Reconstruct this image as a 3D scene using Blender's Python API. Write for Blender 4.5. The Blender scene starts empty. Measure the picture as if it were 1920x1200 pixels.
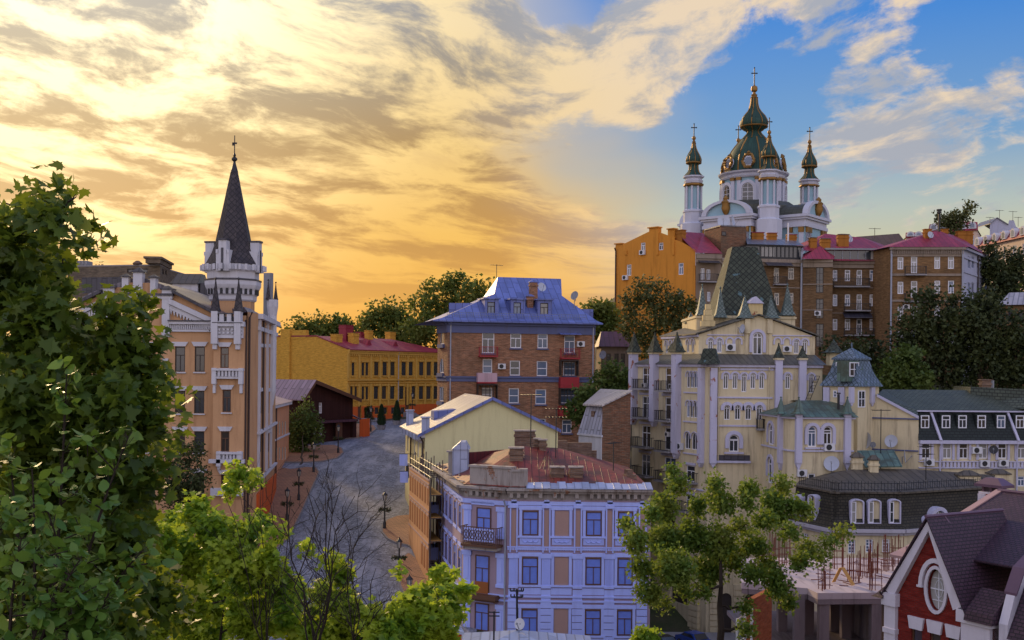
import bpy, bmesh, math, random
import numpy as np
from mathutils import Vector, Matrix
from mathutils.geometry import tessellate_polygon, delaunay_2d_cdt
SC = bpy.context.scene
COL = SC.collection
R = math.radians
# ---------------------------------------------------------------- camera
FOC, HOR, ROLL = 2059.0, 692.0, 0.010          # focal length and horizon measured on the 1920x1200 photograph
cam_d = bpy.data.cameras.new('camera')
cam = bpy.data.objects.new('camera', cam_d); COL.objects.link(cam); SC.camera = cam
cam_d.sensor_width = 36.0; cam_d.lens = 36.0 * FOC / 1920.0
cam_d.shift_y = (HOR - 600.0) / 1920.0
cam_d.clip_start = 0.3; cam_d.clip_end = 6000
cam.location = (0, 0, 0)
cam.rotation_mode = 'QUATERNION'
cam.rotation_quaternion = (Matrix.Rotation(R(90), 3, 'X') @ Matrix.Rotation(ROLL, 3, 'Z')).to_quaternion()
SC.view_settings.view_transform = 'Standard'; SC.view_settings.look = 'None'
SC.view_settings.exposure = 0.0; SC.view_settings.gamma = 1.0
try:
 SC.cycles.max_bounces = 5; SC.cycles.diffuse_bounces = 3; SC.cycles.transparent_max_bounces = 4
 SC.cycles.use_denoising = True
except Exception: pass
# ---------------------------------------------------------------- node helper
class NT:
 def __init__(s, t): s.t = t
 def n(s, typ, **k):
  x = s.t.nodes.new(typ)
  for a, b in k.items(): setattr(x, a, b)
  return x
 def put(s, sock, v):
  if v is None: return
  if isinstance(v, bpy.types.NodeSocket): s.t.links.new(v, sock)
  else:
   if hasattr(sock, 'default_value'):
    dv = sock.default_value
    if hasattr(dv, '__len__') and len(dv) == 4 and hasattr(v, '__len__') and len(v) == 3: v = (*v, 1)
    sock.default_value = v
 def m(s, op, a, b=None, c=None, clamp=False):
  x = s.n('ShaderNodeMath', operation=op); x.use_clamp = clamp
  s.put(x.inputs[0], a); s.put(x.inputs[1], b); s.put(x.inputs[2], c)
  return x.outputs[0]
 def vm(s, op, a, b=None, out=0):
  x = s.n('ShaderNodeVectorMath', operation=op)
  s.put(x.inputs[0], a)
  if b is not None: s.put(x.inputs[1], b)
  return x.outputs[out]
 def mix(s, f, a, b, bt='MIX'):
  x = s.n('ShaderNodeMix', data_type='RGBA', blend_type=bt); x.clamp_factor = True
  s.put(x.inputs[0], f); s.put(x.inputs[6], a); s.put(x.inputs[7], b)
  return x.outputs[2]
 def ss(s, v, lo, hi, a=0., b=1.):
  x = s.n('ShaderNodeMapRange', interpolation_type='SMOOTHSTEP')
  s.put(x.inputs[0], v); s.put(x.inputs[1], lo); s.put(x.inputs[2], hi); s.put(x.inputs[3], a); s.put(x.inputs[4], b)
  return x.outputs[0]
 def ramp(s, f, stops):
  x = s.n('ShaderNodeValToRGB'); e = x.color_ramp.elements
  while len(e) < len(stops): e.new(0.5)
  for k, (p, c) in enumerate(stops): e[k].position = p; e[k].color = (*c, 1)
  s.put(x.inputs[0], f); return x.outputs[0]
 def noise(s, v, scale, det=4, rough=.55, dist=0., out=0):
  x = s.n('ShaderNodeTexNoise'); s.put(x.inputs['Vector'], v)
  s.put(x.inputs['Scale'], scale); s.put(x.inputs['Detail'], det); s.put(x.inputs['Roughness'], rough); s.put(x.inputs['Distortion'], dist)
  return x.outputs[out]
 def mapping(s, v, loc=(0, 0, 0), rot=(0, 0, 0), sc=(1, 1, 1)):
  x = s.n('ShaderNodeMapping'); s.put(x.inputs[0], v); s.put(x.inputs[1], loc); s.put(x.inputs[2], rot); s.put(x.inputs[3], sc)
  return x.outputs[0]
 def comb(s, a, b, c=0.):
  x = s.n('ShaderNodeCombineXYZ'); s.put(x.inputs[0], a); s.put(x.inputs[1], b); s.put(x.inputs[2], c); return x.outputs[0]
 def sep(s, v):
  x = s.n('ShaderNodeSeparateXYZ'); s.put(x.inputs[0], v); return x.outputs
# ---------------------------------------------------------------- sun and sky
SUN_AZ, SUN_EL = R(-27), R(18)               # azimuth from +Y, positive to the right
SDIR = Vector((math.sin(SUN_AZ) * math.cos(SUN_EL), math.cos(SUN_AZ) * math.cos(SUN_EL), math.sin(SUN_EL)))
sl = bpy.data.lights.new('sun', 'SUN'); sl.energy = 3.7; sl.angle = R(6); sl.color = (1.0, .70, .36)
so = bpy.data.objects.new('sun', sl); COL.objects.link(so)
so.rotation_mode = 'QUATERNION'; so.rotation_quaternion = SDIR.to_track_quat('Z', 'Y'); so.location = SDIR * 400
def make_world():
 w = bpy.data.worlds.new('World'); SC.world = w; w.use_nodes = True
 w.node_tree.nodes.clear(); T = NT(w.node_tree)
 d = T.vm('NORMALIZE', T.n('ShaderNodeTexCoord').outputs['Generated'])
 x, y, z = T.sep(d)
 g = T.vm('DOT_PRODUCT', d, tuple(SDIR), out=1)
 e = T.m('MAXIMUM', z, 0.0)
 clear = T.ramp(e, [(0, (.80, .50, .17)), (.085, (.72, .60, .30)), (.14, (.50, .56, .50)), (.20, (.20, .38, .62)),
      (.30, (.065, .26, .70)), (.45, (.05, .21, .66)), (1, (.05, .18, .55))])
 warm = T.ramp(e, [(0, (.92, .38, .05)), (.09, (.90, .46, .07)), (.17, (.86, .53, .15)), (.27, (.86, .68, .38)), (.40, (.6, .6, .6)), (1, (.25, .38, .62))])
 az = T.m('ARCTAN2', x, y)                                           # 0 straight ahead, positive right
 wn = T.noise(T.comb(T.m('MULTIPLY', az, 2.2), T.m('MULTIPLY', e, 5.)), 1.6, 3)
 azj = T.m('ADD', az, T.m('MULTIPLY', T.m('SUBTRACT', wn, .5), .22))
 wlim = T.m('SUBTRACT', .175, T.m('MULTIPLY', e, .42))
 ww = T.m('MULTIPLY', T.ss(azj, T.m('ADD', wlim, .10), T.m('SUBTRACT', wlim, .16)), T.ss(az, -1.6, -.9))
 base = T.mix(ww, clear, warm)
 # cloud deck: fields in azimuth and (compressed) elevation, so that streaks tighten towards the horizon
 el = T.m('MULTIPLY', T.m('LOGARITHM', T.m('ADD', z, .13), 2.718), 1.25)
 p = T.comb(T.m('MULTIPLY', az, 2.3), el)
 wob = T.noise(p, 2.2, 3, .5, out=1)
 p = T.vm('ADD', p, T.vm('SCALE', T.vm('SUBTRACT', wob, (.5, .5, .5)), None))
 p.node.inputs[1].links[0].from_node.inputs['Scale'].default_value = .17
 tilt = T.ss(az, -.1, .3, R(11), R(-20))
 rv = T.n('ShaderNodeVectorRotate', rotation_type='Z_AXIS'); T.put(rv.inputs['Vector'], p); T.put(rv.inputs['Angle'], tilt); rv.inputs['Center'].default_value = (.22, -1.45, 0)
 pr = rv.outputs[0]
 n1 = T.noise(T.mapping(pr, loc=(3.1, 1.7, 0), sc=(1.0, 1.05, 1)), 3.1, 9, .62, .25)
 n2 = T.noise(T.mapping(pr, loc=(9.3, 4.2, 0), sc=(.8, 1.9, 1)), 5.2, 8, .64, .3)
 n3 = T.noise(T.mapping(pr, loc=(1.3, 7.2, 0), sc=(.7, 1.5, 1)), 4.6, 9, .64, .25)
 dens = T.m('ADD', T.m('MULTIPLY', n1, .68), T.m('MULTIPLY', n2, .32))
 for x_, y_, rx, ry, am in ((1210, 85, 120, 105, .20), (1720, 310, 260, 90, .085), (1560, 95, 130, 35, .09), (1430, 15, 120, 35, .10), (1890, 190, 60, 40, .12), (1370, 230, 130, 150, -.16), (1120, 300, 110, 60, -.14), (1060, 5, 90, 45, -.2), (1800, 100, 170, 60, -.12), (960, 130, 130, 70, .06), (1250, 330, 160, 50, -.08), (700, 60, 60, 40, -.14), (400, 75, 70, 35, -.1), (830, 300, 120, 30, -.06)):
  a_ = math.atan((x_ - 960) / FOC); e_ = math.sin(math.atan((HOR - y_) / FOC))
  dx = T.m('DIVIDE', T.m('SUBTRACT', az, a_), rx / FOC); dy = T.m('DIVIDE', T.m('SUBTRACT', z, e_), ry / FOC)
  q = T.m('ADD', T.m('MULTIPLY', dx, dx), T.m('MULTIPLY', dy, dy)); dens = T.m('ADD', dens, T.m('MULTIPLY', T.m('EXPONENT', T.m('MULTIPLY', q, -1.0)), am))
 th = T.m('SUBTRACT', .50, T.m('MULTIPLY', ww, .15))
 cov = T.ss(dens, th, T.m('ADD', th, .10))
 cov = T.m('MULTIPLY', cov, T.ss(e, .03, .12, .35, 1.))
 lit = T.mix(ww, (.88, .70, .50), T.ramp(e, [(0, (.94, .42, .05)), (.12, (.96, .54, .10)), (.2, (.97, .66, .23)), (.3, (.97, .76, .42))]))
 drk = T.mix(ww, (.42, .44, .50), T.ramp(e, [(0, (.72, .30, .035)), (.12, (.60, .30, .06)), (.20, (.46, .28, .10)), (.26, (.38, .31, .22)), (.32, (.34, .34, .36))]))
 sh = T.ss(T.m('ADD', T.m('MULTIPLY', n3, .72), T.m('MULTIPLY', n2, .28)), .435, .57)
 cc = T.mix(sh, lit, drk)
 c = T.mix(cov, base, cc)
 # the sun's own glow behind the cloud
 gl = T.m('POWER', T.ss(g, .875, 1.0), 3.0)
 glm = T.m('MULTIPLY', gl, T.m('SUBTRACT', 1.15, T.m('MULTIPLY', T.m('MULTIPLY', sh, cov), .95)))
 c = T.mix(1.0, c, T.mix(glm, (0, 0, 0), (.75, .68, .45)), 'ADD')
 # the sky behind the photographer: pale to blue, brightened to light the facades
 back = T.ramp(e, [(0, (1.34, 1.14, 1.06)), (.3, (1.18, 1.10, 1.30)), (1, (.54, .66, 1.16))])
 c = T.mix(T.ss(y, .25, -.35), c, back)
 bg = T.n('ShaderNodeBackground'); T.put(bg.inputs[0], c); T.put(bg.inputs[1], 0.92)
 sky = T.n('ShaderNodeTexSky', sky_type='NISHITA'); sky.sun_disc = False
 sky.sun_elevation = SUN_EL; sky.sun_rotation = SUN_AZ; sky.altitude = 150; sky.dust_density = 2.0
 b2 = T.n('ShaderNodeBackground'); T.put(b2.inputs[0], sky.outputs[0]); T.put(b2.inputs[1], 0.004)
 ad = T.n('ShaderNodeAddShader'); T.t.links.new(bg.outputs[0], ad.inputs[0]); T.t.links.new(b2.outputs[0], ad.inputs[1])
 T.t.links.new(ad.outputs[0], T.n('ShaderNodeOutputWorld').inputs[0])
 return w
make_world().name = 'sky'
# ---------------------------------------------------------------- measuring helpers (photograph pixel + distance -> metres)
_c, _s = math.cos(ROLL), math.sin(ROLL)
def ray(px, py):
 u, v = px - 960.0, HOR - py
 return (u * _c - v * _s) / FOC, (u * _s + v * _c) / FOC
def W(px, py, Y):
 a, b = ray(px, py); return Vector((a * Y, Y, b * Y))
def zz(px, py, Y): return ray(px, py)[1] * Y
def lerp(a, b, t): return a + (b - a) * t
def sst(x, a, b):
 t = max(0., min(1., (x - a) / (b - a))); return t * t * (3 - 2 * t)
def interp(x, pts):
 if x <= pts[0][0]: return pts[0][1]
 for (x0, y0), (x1, y1) in zip(pts, pts[1:]):
  if x <= x1: return lerp(y0, y1, (x - x0) / (x1 - x0))
 return pts[-1][1]
STREET = [(60, -21.6), (80, -20.4), (99, -18.4), (113, -16.5), (130, -13.9), (144, -12.2), (158, -11.1), (172, -10.4), (205, -9.6), (240, -8), (300, -4), (400, 0)]
def gz(x, y):
 s = interp(y, STREET)
 low = interp(y, [(100, -27.4), (113, -27.2), (128, -20), (150, -12), (175, 2), (215, 14), (300, 20)])
 q = sst(y, 112, 150); t = sst(x, lerp(-3, 8, q), lerp(14, 42, q))
 v = lerp(s, low, t)
 v += sst(x, 0, 70) * sst(y, 120, 165) * 7.5
 v += sst(y, 205, 300) * (sst(x, -60, 0) * 10) * (1 - sst(x, 10, 50))
 near = -4.0 - .31 * max(0, y)                     # the viewpoint's own hillside
 if y < 64:
  v = lerp(max(near, v - 2), v, sst(y, 54, 64))
 return v
def G(px, py):
 a, b = ray(px, py); y = 30.0
 while y < 400 and b * y > gz(a * y, y): y += .5
 lo, hi = y - .5, y
 for _ in range(25):
  m = (lo + hi) / 2
  if b * m > gz(a * m, m): lo = m
  else: hi = m
 return Vector((a * hi, hi, gz(a * hi, hi)))
# ---------------------------------------------------------------- materials
def new_mat(name):
 m = bpy.data.materials.new(name); m.use_nodes = True
 T = NT(m.node_tree); b = m.node_tree.nodes['Principled BSDF']
 return m, T, b
def lin(r, g, b):
 f = lambda c: (c / 255 / 12.92) if c / 255 <= .04045 else ((c / 255 + .055) / 1.055) ** 2.4
 return (f(r), f(g), f(b))
def mul(c, k): return tuple(min(1, x * k) for x in c)
def uvn(T): return T.n('ShaderNodeTexCoord').outputs['UV']
def bump(T, b, h, d=.02, s=.5):
 x = T.n('ShaderNodeBump'); T.put(x.inputs['Height'], h); x.inputs['Distance'].default_value = d; x.inputs['Strength'].default_value = s
 T.t.links.new(x.outputs[0], b.inputs['Normal'])
def plain(name, col, rough=.7, var=.15, metal=0., spec=.4):
 m, T, b = new_mat(name)
 n = T.noise(T.n('ShaderNodeTexCoord').outputs['Object'], 1.7, 4)
 T.put(b.inputs['Base Color'], T.mix(n, mul(col, 1 - var), mul(col, 1 + var)))
 b.inputs['Roughness'].default_value = rough; b.inputs['Metallic'].default_value = metal
 b.inputs['Specular IOR Level'].default_value = spec
 return m
def stucco(name, col, var=.16, dirt=.45, dcol=(.10, .085, .07), peel=None):
 m, T, b = new_mat(name)
 o = T.n('ShaderNodeTexCoord').outputs['Object']; u = uvn(T)
 n1 = T.noise(o, .45, 5, .6); n2 = T.noise(T.mapping(u, sc=(1.5, .16, 1)), 1.0, 5, .65); n3 = T.noise(o, 7, 3)
 c = T.mix(n1, mul(col, 1 - var), mul(col, 1 + var))
 c = T.mix(T.m('MULTIPLY', n3, .25), c, mul(col, .75))
 c = T.mix(T.m('MULTIPLY', T.ss(n2, .47, .74), dirt), c, dcol)
 if peel:
  n4 = T.noise(o, .9, 6, .65); f = T.ss(n4, .60, .64)
  bt = T.n('ShaderNodeTexBrick'); T.put(bt.inputs['Vector'], u); T.put(bt.inputs['Scale'], 1.0)
  bt.inputs['Brick Width'].default_value = .5; bt.inputs['Row Height'].default_value = .16; bt.inputs['Mortar Size'].default_value = .02
  T.put(bt.inputs['Color1'], peel); T.put(bt.inputs['Color2'], mul(peel, .7)); T.put(bt.inputs['Mortar'], mul(peel, 1.3))
  c = T.mix(f, c, bt.outputs[0])
 T.put(b.inputs['Base Color'], c); b.inputs['Roughness'].default_value = .9; b.inputs['Specular IOR Level'].default_value = .2
 bump(T, b, n3, .03, .35)
 return m
def bricks(name, c1, c2, mortar, w=.52, h=.15, mort=.016, patch=.35, pcol=(.05, .045, .04), bigs=.35):
 m, T, b = new_mat(name)
 o = T.n('ShaderNodeTexCoord').outputs['Object']; u = uvn(T)
 bt = T.n('ShaderNodeTexBrick'); T.put(bt.inputs['Vector'], u); T.put(bt.inputs['Scale'], 1.0)
 bt.inputs['Brick Width'].default_value = w; bt.inputs['Row Height'].default_value = h; bt.inputs['Mortar Size'].default_value = mort
 T.put(bt.inputs['Color1'], c1); T.put(bt.inputs['Color2'], c2); T.put(bt.inputs['Mortar'], mortar)
 st = T.noise(T.mapping(u, sc=(.7, 3.2, 1)), 1.6, 5, .7)
 c = T.mix(T.ss(st, .35, .7), bt.outputs[0], mul(c2, .62))
 n1 = T.noise(o, bigs, 5, .62)
 c = T.mix(T.m('MULTIPLY', T.ss(n1, .45, .75), patch), c, pcol)
 T.put(b.inputs['Base Color'], c); b.inputs['Roughness'].default_value = .92; b.inputs['Specular IOR Level'].default_value = .2
 bump(T, b, bt.outputs['Fac'], -.02, .5)
 return m
def tin(name, col, seam=.62, row=2.4, rough=.42, rust=None, dark=.45, line=.05, spec=.5, offset=.5):
 m, T, b = new_mat(name)
 o = T.n('ShaderNodeTexCoord').outputs['Object']; u = uvn(T)
 bt = T.n('ShaderNodeTexBrick'); T.put(bt.inputs['Vector'], T.mapping(u, rot=(0, 0, R(90)))); T.put(bt.inputs['Scale'], 1.0)
 bt.offset = offset
 bt.inputs['Brick Width'].default_value = row; bt.inputs['Row Height'].default_value = seam; bt.inputs['Mortar Size'].default_value = line
 bt.inputs['Mortar Smooth'].default_value = .3
 T.put(bt.inputs['Color1'], mul(col, .82)); T.put(bt.inputs['Color2'], mul(col, 1.18)); T.put(bt.inputs['Mortar'], mul(col, dark))
 n1 = T.noise(T.mapping(u, sc=(1, .35, 1)), .8, 6, .65)
 c = T.mix(T.m('MULTIPLY', T.ss(n1, .42, .75), .55), bt.outputs[0], mul(col, .55))
 if rust:
  n2 = T.noise(o, .55, 7, .68); c = T.mix(T.ss(n2, .46, .62), c, rust)
 T.put(b.inputs['Base Color'], c); b.inputs['Roughness'].default_value = rough; b.inputs['Specular IOR Level'].default_value = spec
 bump(T, b, bt.outputs['Fac'], .04, .6)
 return m
def scales(name, c1, c2, dark, s=.5, rot=45, spots=None, rough=.6):
 m, T, b = new_mat(name)
 u = uvn(T); o = T.n('ShaderNodeTexCoord').outputs['Object']
 bt = T.n('ShaderNodeTexBrick'); bt.offset = 0.0 if rot else .5
 T.put(bt.inputs['Vector'], T.mapping(u, rot=(0, 0, R(rot)))); T.put(bt.inputs['Scale'], 1.0)
 bt.inputs['Brick Width'].default_value = s; bt.inputs['Row Height'].default_value = s if rot else s * .6; bt.inputs['Mortar Size'].default_value = s * .085
 T.put(bt.inputs['Color1'], c1); T.put(bt.inputs['Color2'], c2); T.put(bt.inputs['Mortar'], dark)
 c = bt.outputs[0]
 n = T.noise(o, .8, 5, .65); c = T.mix(T.m('MULTIPLY', T.ss(n, .45, .7), .5), c, mul(c2, .6))
 if spots:
  n2 = T.noise(o, 1.1, 3); c = T.mix(T.ss(n2, .64, .68), c, spots)
 T.put(b.inputs['Base Color'], c); b.inputs['Roughness'].default_value = rough; b.inputs['Specular IOR Level'].default_value = .35
 bump(T, b, bt.outputs['Fac'], -.03, .6)
 return m
def glassy(name, col, rough=.12, spec=.9, var=.5):
 m, T, b = new_mat(name)
 n = T.noise(T.n('ShaderNodeTexCoord').outputs['Object'], 1.3, 3)
 ri = T.n('ShaderNodeObjectInfo').outputs['Random']
 f = T.m('MULTIPLY', T.m('ADD', n, ri), .5)
 T.put(b.inputs['Base Color'], T.mix(f, mul(col, 1 - var), mul(col, 1 + var)))
 b.inputs['Roughness'].default_value = rough; b.inputs['Specular IOR Level'].default_value = spec
 return m
def leafy(name, c1, c2, trans=.35, tcol=None, rough=.55, patch=None):
 m, T, b = new_mat(name)
 r = T.n('ShaderNodeNewGeometry').outputs['Random Per Island']
 o = T.n('ShaderNodeTexCoord').outputs['Object']
 c = T.mix(r, c1, c2)
 if patch: c = T.mix(T.m('MULTIPLY', T.ss(T.noise(o, patch[1], 3), .45, .6), .8), c, patch[0])
 T.put(b.inputs['Base Color'], c); b.inputs['Roughness'].default_value = rough; b.inputs['Specular IOR Level'].default_value = .35
 t = T.n('ShaderNodeBsdfTranslucent'); T.put(t.inputs[0], T.mix(.5, c, tcol) if tcol else c)
 x = T.n('ShaderNodeMixShader'); x.inputs[0].default_value = trans
 T.t.links.new(b.outputs[0], x.inputs[1]); T.t.links.new(t.outputs[0], x.inputs[2])
 T.t.links.new(x.outputs[0], T.t.nodes['Material Output'].inputs[0])
 return m
# ---------------------------------------------------------------- mesh builder (world coordinates, written out relative to the owner)
class MB:
 def __init__(s): s.v = []; s.f = []; s.mi = []; s.cur = 0
 def poly(s, pts):
  i = len(s.v); s.v += [Vector(p) for p in pts]; s.f.append(list(range(i, i + len(pts)))); s.mi.append(s.cur)
 def hexa(s, a, b):                        # two rings of equal length (bottom ccw, top), closed solid
  n = len(a); i = len(s.v); s.v += [Vector(p) for p in a] + [Vector(p) for p in b]
  s.f.append([i + k for k in reversed(range(n))]); s.f.append([i + n + k for k in range(n)])
  for k in range(n): s.f.append([i + k, i + (k + 1) % n, i + n + (k + 1) % n, i + n + k])
  s.mi += [s.cur] * (n + 2)
 def box(s, x0, x1, y0, y1, z0, z1):
  s.hexa([(x0, y0, z0), (x1, y0, z0), (x1, y1, z0), (x0, y1, z0)], [(x0, y0, z1), (x1, y0, z1), (x1, y1, z1), (x0, y1, z1)])
 def prism(s, pts, z0, z1): s.hexa([(p[0], p[1], z0) for p in pts], [(p[0], p[1], z1) for p in pts])
 def obox(s, c, ang, w, d, z0, z1, taper=1.):
  ca, sa = math.cos(ang), math.sin(ang)
  q = lambda k: [(c[0] + (x * ca - y * sa) * k, c[1] + (x * sa + y * ca) * k) for x, y in ((-w / 2, -d / 2), (w / 2, -d / 2), (w / 2, d / 2), (-w / 2, d / 2))]
  s.hexa([(*p, z0) for p in q(1)], [(*p, z1) for p in q(taper)])
 def fbox(s, F, u0, u1, z0, z1, o0, o1):
  P = F.P
  s.hexa([P(u0, z0, o1), P(u1, z0, o1), P(u1, z0, o0), P(u0, z0, o0)], [P(u0, z1, o1), P(u1, z1, o1), P(u1, z1, o0), P(u0, z1, o0)])
 def fpoly(s, F, pts, o0, o1):             # outline (u,z) counter-clockwise as seen, extruded from o0 (back) to o1 (front)
  s.hexa([F.P(u, z, o0) for u, z in pts], [F.P(u, z, o1) for u, z in pts])
 def tube(s, pts, rad, n=6):
  pts = [Vector(p) for p in pts]
  if not hasattr(rad, '__len__'): rad = [rad] * len(pts)
  i0 = len(s.v)
  for k, p in enumerate(pts):
   t = (pts[min(k + 1, len(pts) - 1)] - pts[max(k - 1, 0)]).normalized()
   a = t.cross(Vector((0, 0, 1)) if abs(t.z) < .9 else Vector((1, 0, 0))).normalized(); b = t.cross(a)
   for j in range(n):
    th = 2 * math.pi * j / n; s.v.append(p + (a * math.cos(th) + b * math.sin(th)) * rad[k])
  for k in range(len(pts) - 1):
   for j in range(n):
    a, b = i0 + k * n + j, i0 + k * n + (j + 1) % n
    s.f.append([a, a + n, b + n, b]); s.mi.append(s.cur)
  s.f.append([i0 + j for j in range(n)]); s.f.append([i0 + (len(pts) - 1) * n + j for j in reversed(range(n))]); s.mi += [s.cur] * 2
 def lathe(s, c, prof, n=16, ph=0., sx=1., sy=1.):   # prof: (radius, z) from the bottom up
  i0 = len(s.v)
  for r, z in prof:
   for j in range(n):
    th = ph + 2 * math.pi * j / n; s.v.append(Vector((c[0] + r * math.cos(th) * sx, c[1] + r * math.sin(th) * sy, z)))
  for k in range(len(prof) - 1):
   for j in range(n):
    a, b = i0 + k * n + j, i0 + k * n + (j + 1) % n
    s.f.append([a, b, b + n, a + n]); s.mi.append(s.cur)
  s.f.append([i0 + j for j in reversed(range(n))]); s.f.append([i0 + (len(prof) - 1) * n + j for j in range(n)]); s.mi += [s.cur] * 2
 def wall(s, F, outline, holes=(), depth=.22, o=0.):
  loops = [[Vector((u, z, 0)) for u, z in outline]] + [[Vector((u, z, 0)) for u, z in hole_pts(h)] for h in holes]
  flat = [p for l in loops for p in l]; i0 = len(s.v)
  s.v += [F.P(p.x, p.y, o) for p in flat]
  for t in tessellate_polygon(loops):
   a, b, c = (flat[k] for k in t)
   ar = (b.x - a.x) * (c.y - a.y) - (b.y - a.y) * (c.x - a.x)
   if abs(ar) < 1e-9: continue
   s.f.append([i0 + k for k in (t if ar > 0 else t[::-1])]); s.mi.append(s.cur)
  for l in loops[1:]:
   n = len(l)
   for k in range(n):
    a, b = l[k], l[(k + 1) % n]
    s.poly([F.P(a.x, a.y, o), F.P(a.x, a.y, o - depth), F.P(b.x, b.y, o - depth), F.P(b.x, b.y, o)][::-1])
 def build(s, name, mats, root=None, smooth=False, at=None, kind=None):
  me = bpy.data.meshes.new(name)
  org = Vector(at) if at is not None else (ORG[root] if root is not None else Vector((0, 0, 0)))
  me.from_pydata([v - org for v in s.v], [], s.f)
  for m in (mats if isinstance(mats, (list, tuple)) else [mats]): me.materials.append(m)
  me.polygons.foreach_set('material_index', s.mi)
  if smooth: me.polygons.foreach_set('use_smooth', [True] * len(s.f))
  me.update()
  uv = me.uv_layers.new(name='UVMap').data
  for p in me.polygons:
   n = p.normal
   if abs(n.z) > .96: t, b = Vector((1, 0, 0)), Vector((0, 1, 0))
   else: t = Vector((-n.y, n.x, 0)).normalized(); b = n.cross(t)
   for li in p.loop_indices:
    q = s.v[me.loops[li].vertex_index]; uv[li].uv = (q.dot(t), q.dot(b))
  if smooth:
   try: me.set_sharp_from_angle(angle=R(38))
   except Exception: pass
  o = bpy.data.objects.new(name, me); COL.objects.link(o)
  if root is not None: o.parent = root
  ORG[o] = org
  if at is not None: o.location = org
  if kind: o['kind'] = kind
  return o
ORG = {}
def hole_pts(h):
 u0, u1, z0, z1 = h[:4]; arch = h[4] if len(h) > 4 else 0
 if not arch: return [(u0, z0), (u1, z0), (u1, z1), (u0, z1)]
 r = (u1 - u0) / 2; c = (u0 + u1) / 2; rise = r if arch == 1 else arch * r
 return [(u0, z0), (u1, z0)] + [(c + r * math.cos(math.pi * k / 8), z1 - rise + rise * math.sin(math.pi * k / 8)) for k in range(9)]
def thing(name, label, cat, loc, group=None):
 o = bpy.data.objects.new(name, None); COL.objects.link(o); o.location = loc; o.empty_display_size = .5
 o['label'] = label; o['category'] = cat
 if group: o['group'] = group
 ORG[o] = Vector(loc); return o
def tag(o, label, cat, group=None):
 o['label'] = label; o['category'] = cat
 if group: o['group'] = group
 return o
class Fac:
 def __init__(s, p0, p1):
  s.p0 = Vector(p0[:2]); s.p1 = Vector(p1[:2]); d = s.p1 - s.p0; s.L = d.length; s.d = d.normalized(); s.n = Vector((s.d.y, -s.d.x)); s.ang = math.atan2(s.d.y, s.d.x)
 def P(s, u, z, o=0.):
  q = s.p0 + s.d * u + s.n * o; return Vector((q.x, q.y, z))
 def uz(s, px, py, o=0.):
  a, b = ray(px, py); x0, y0 = s.p0 + s.n * o
  u = (a * y0 - x0) / (s.d.x - a * s.d.y); return u, b * (y0 + s.d.y * u)
 def z(s, px, py): return s.uz(px, py)[1]
 def rect(s, x0, x1, y0, y1, arch=0):     # pixel box -> opening
  c = (x0 + x1) / 2; m = (y0 + y1) / 2
  return (s.uz(x0, m)[0], s.uz(x1, m)[0], s.uz(c, y1)[1], s.uz(c, y0)[1], arch)
 def rects(s, xs, w, y0, y1, arch=0): return [s.rect(x - w / 2, x + w / 2, y0, y1, arch) for x in xs]
# windows ------------------------------------------------------------------
_wm = {}
def bar(mb, x0, x1, z0, z1, y0, y1): mb.box(x0, x1, y0, y1, z0, z1)
def win_mesh(w, h, arch, style, fm, t):
 key = (round(w, 2), round(h, 2), arch, style, fm.name, round(t, 3))
 if key in _wm: return _wm[key]
 hp = hole_pts((-w / 2, w / 2, 0, h, arch)); mb = MB()
 inner = hole_pts((-w / 2 + t, w / 2 - t, t, h - t, arch)); n = len(hp)
 for k in range(n):
  a, b, c, d = hp[k], hp[(k + 1) % n], inner[(k + 1) % n], inner[k]
  q = lambda p, y: (p[0], y, p[1])
  mb.hexa([q(a, .16), q(d, .16), q(c, .16), q(b, .16)], [q(a, .08), q(d, .08), q(c, .08), q(b, .08)])
 sp = h - (w / 2 if arch == 1 else 0)
 th = t * .8
 if 'v' in style: bar(mb, -th / 2, th / 2, t, h - t - (.02 if arch else 0), .095, .15)
 if 't' in style: bar(mb, -th / 2, th / 2, t, h * .66, .095, .15)
 if 'T' in style or 't' in style: bar(mb, -w / 2 + t, w / 2 - t, h * .66 - th / 2, h * .66 + th / 2, .09, .145)
 if 'x' in style: bar(mb, -w / 2 + t, w / 2 - t, h * .5 - th / 2, h * .5 + th / 2, .09, .145)
 if 's' in style: bar(mb, -w / 2 + t, w / 2 - t, sp - th / 2, sp + th / 2, .09, .145)
 if 'g' in style:
  for k in range(1, 4): bar(mb, -w / 2 + t, w / 2 - t, h * k / 4 - th / 3, h * k / 4 + th / 3, .1, .145)
 def mk(m, nm, mat):
  me = bpy.data.meshes.new(nm); me.from_pydata(m.v, [], m.f); me.materials.append(mat); me.update(); return me
 pm = MB(); pm.poly([(x, .13, z) for x, z in inner])
 pn = bpy.data.meshes.new('pane'); pn.from_pydata(pm.v, [], pm.f); pn.materials.append(None); pn.update()
 _wm[key] = (mk(mb, 'window', fm), pn); return _wm[key]
rw = random.Random(7)
def window(root, F, h, fm, panes, style='t', t=.09, o=0., name='window'):
 u0, u1, z0, z1 = h[:4]; arch = h[4] if len(h) > 4 else 0
 me, pn = win_mesh(abs(u1 - u0), z1 - z0, arch, style, fm, t)
 w = bpy.data.objects.new(name, me); COL.objects.link(w); w.parent = root
 w.location = F.P((u0 + u1) / 2, z0, o) - ORG[root]; w.rotation_euler = (0, 0, F.ang)
 p = bpy.data.objects.new('pane', pn); COL.objects.link(p); p.parent = w
 p.material_slots[0].link = 'OBJECT'; p.material_slots[0].material = rw.choice(panes)
 ORG[w] = ORG[root]
 return w
def windows(root, F, holes, fm, panes, style='t', t=.09, o=0., name='window'):
 return [window(root, F, h, fm, panes, style, t, o, name) for h in holes]
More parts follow.
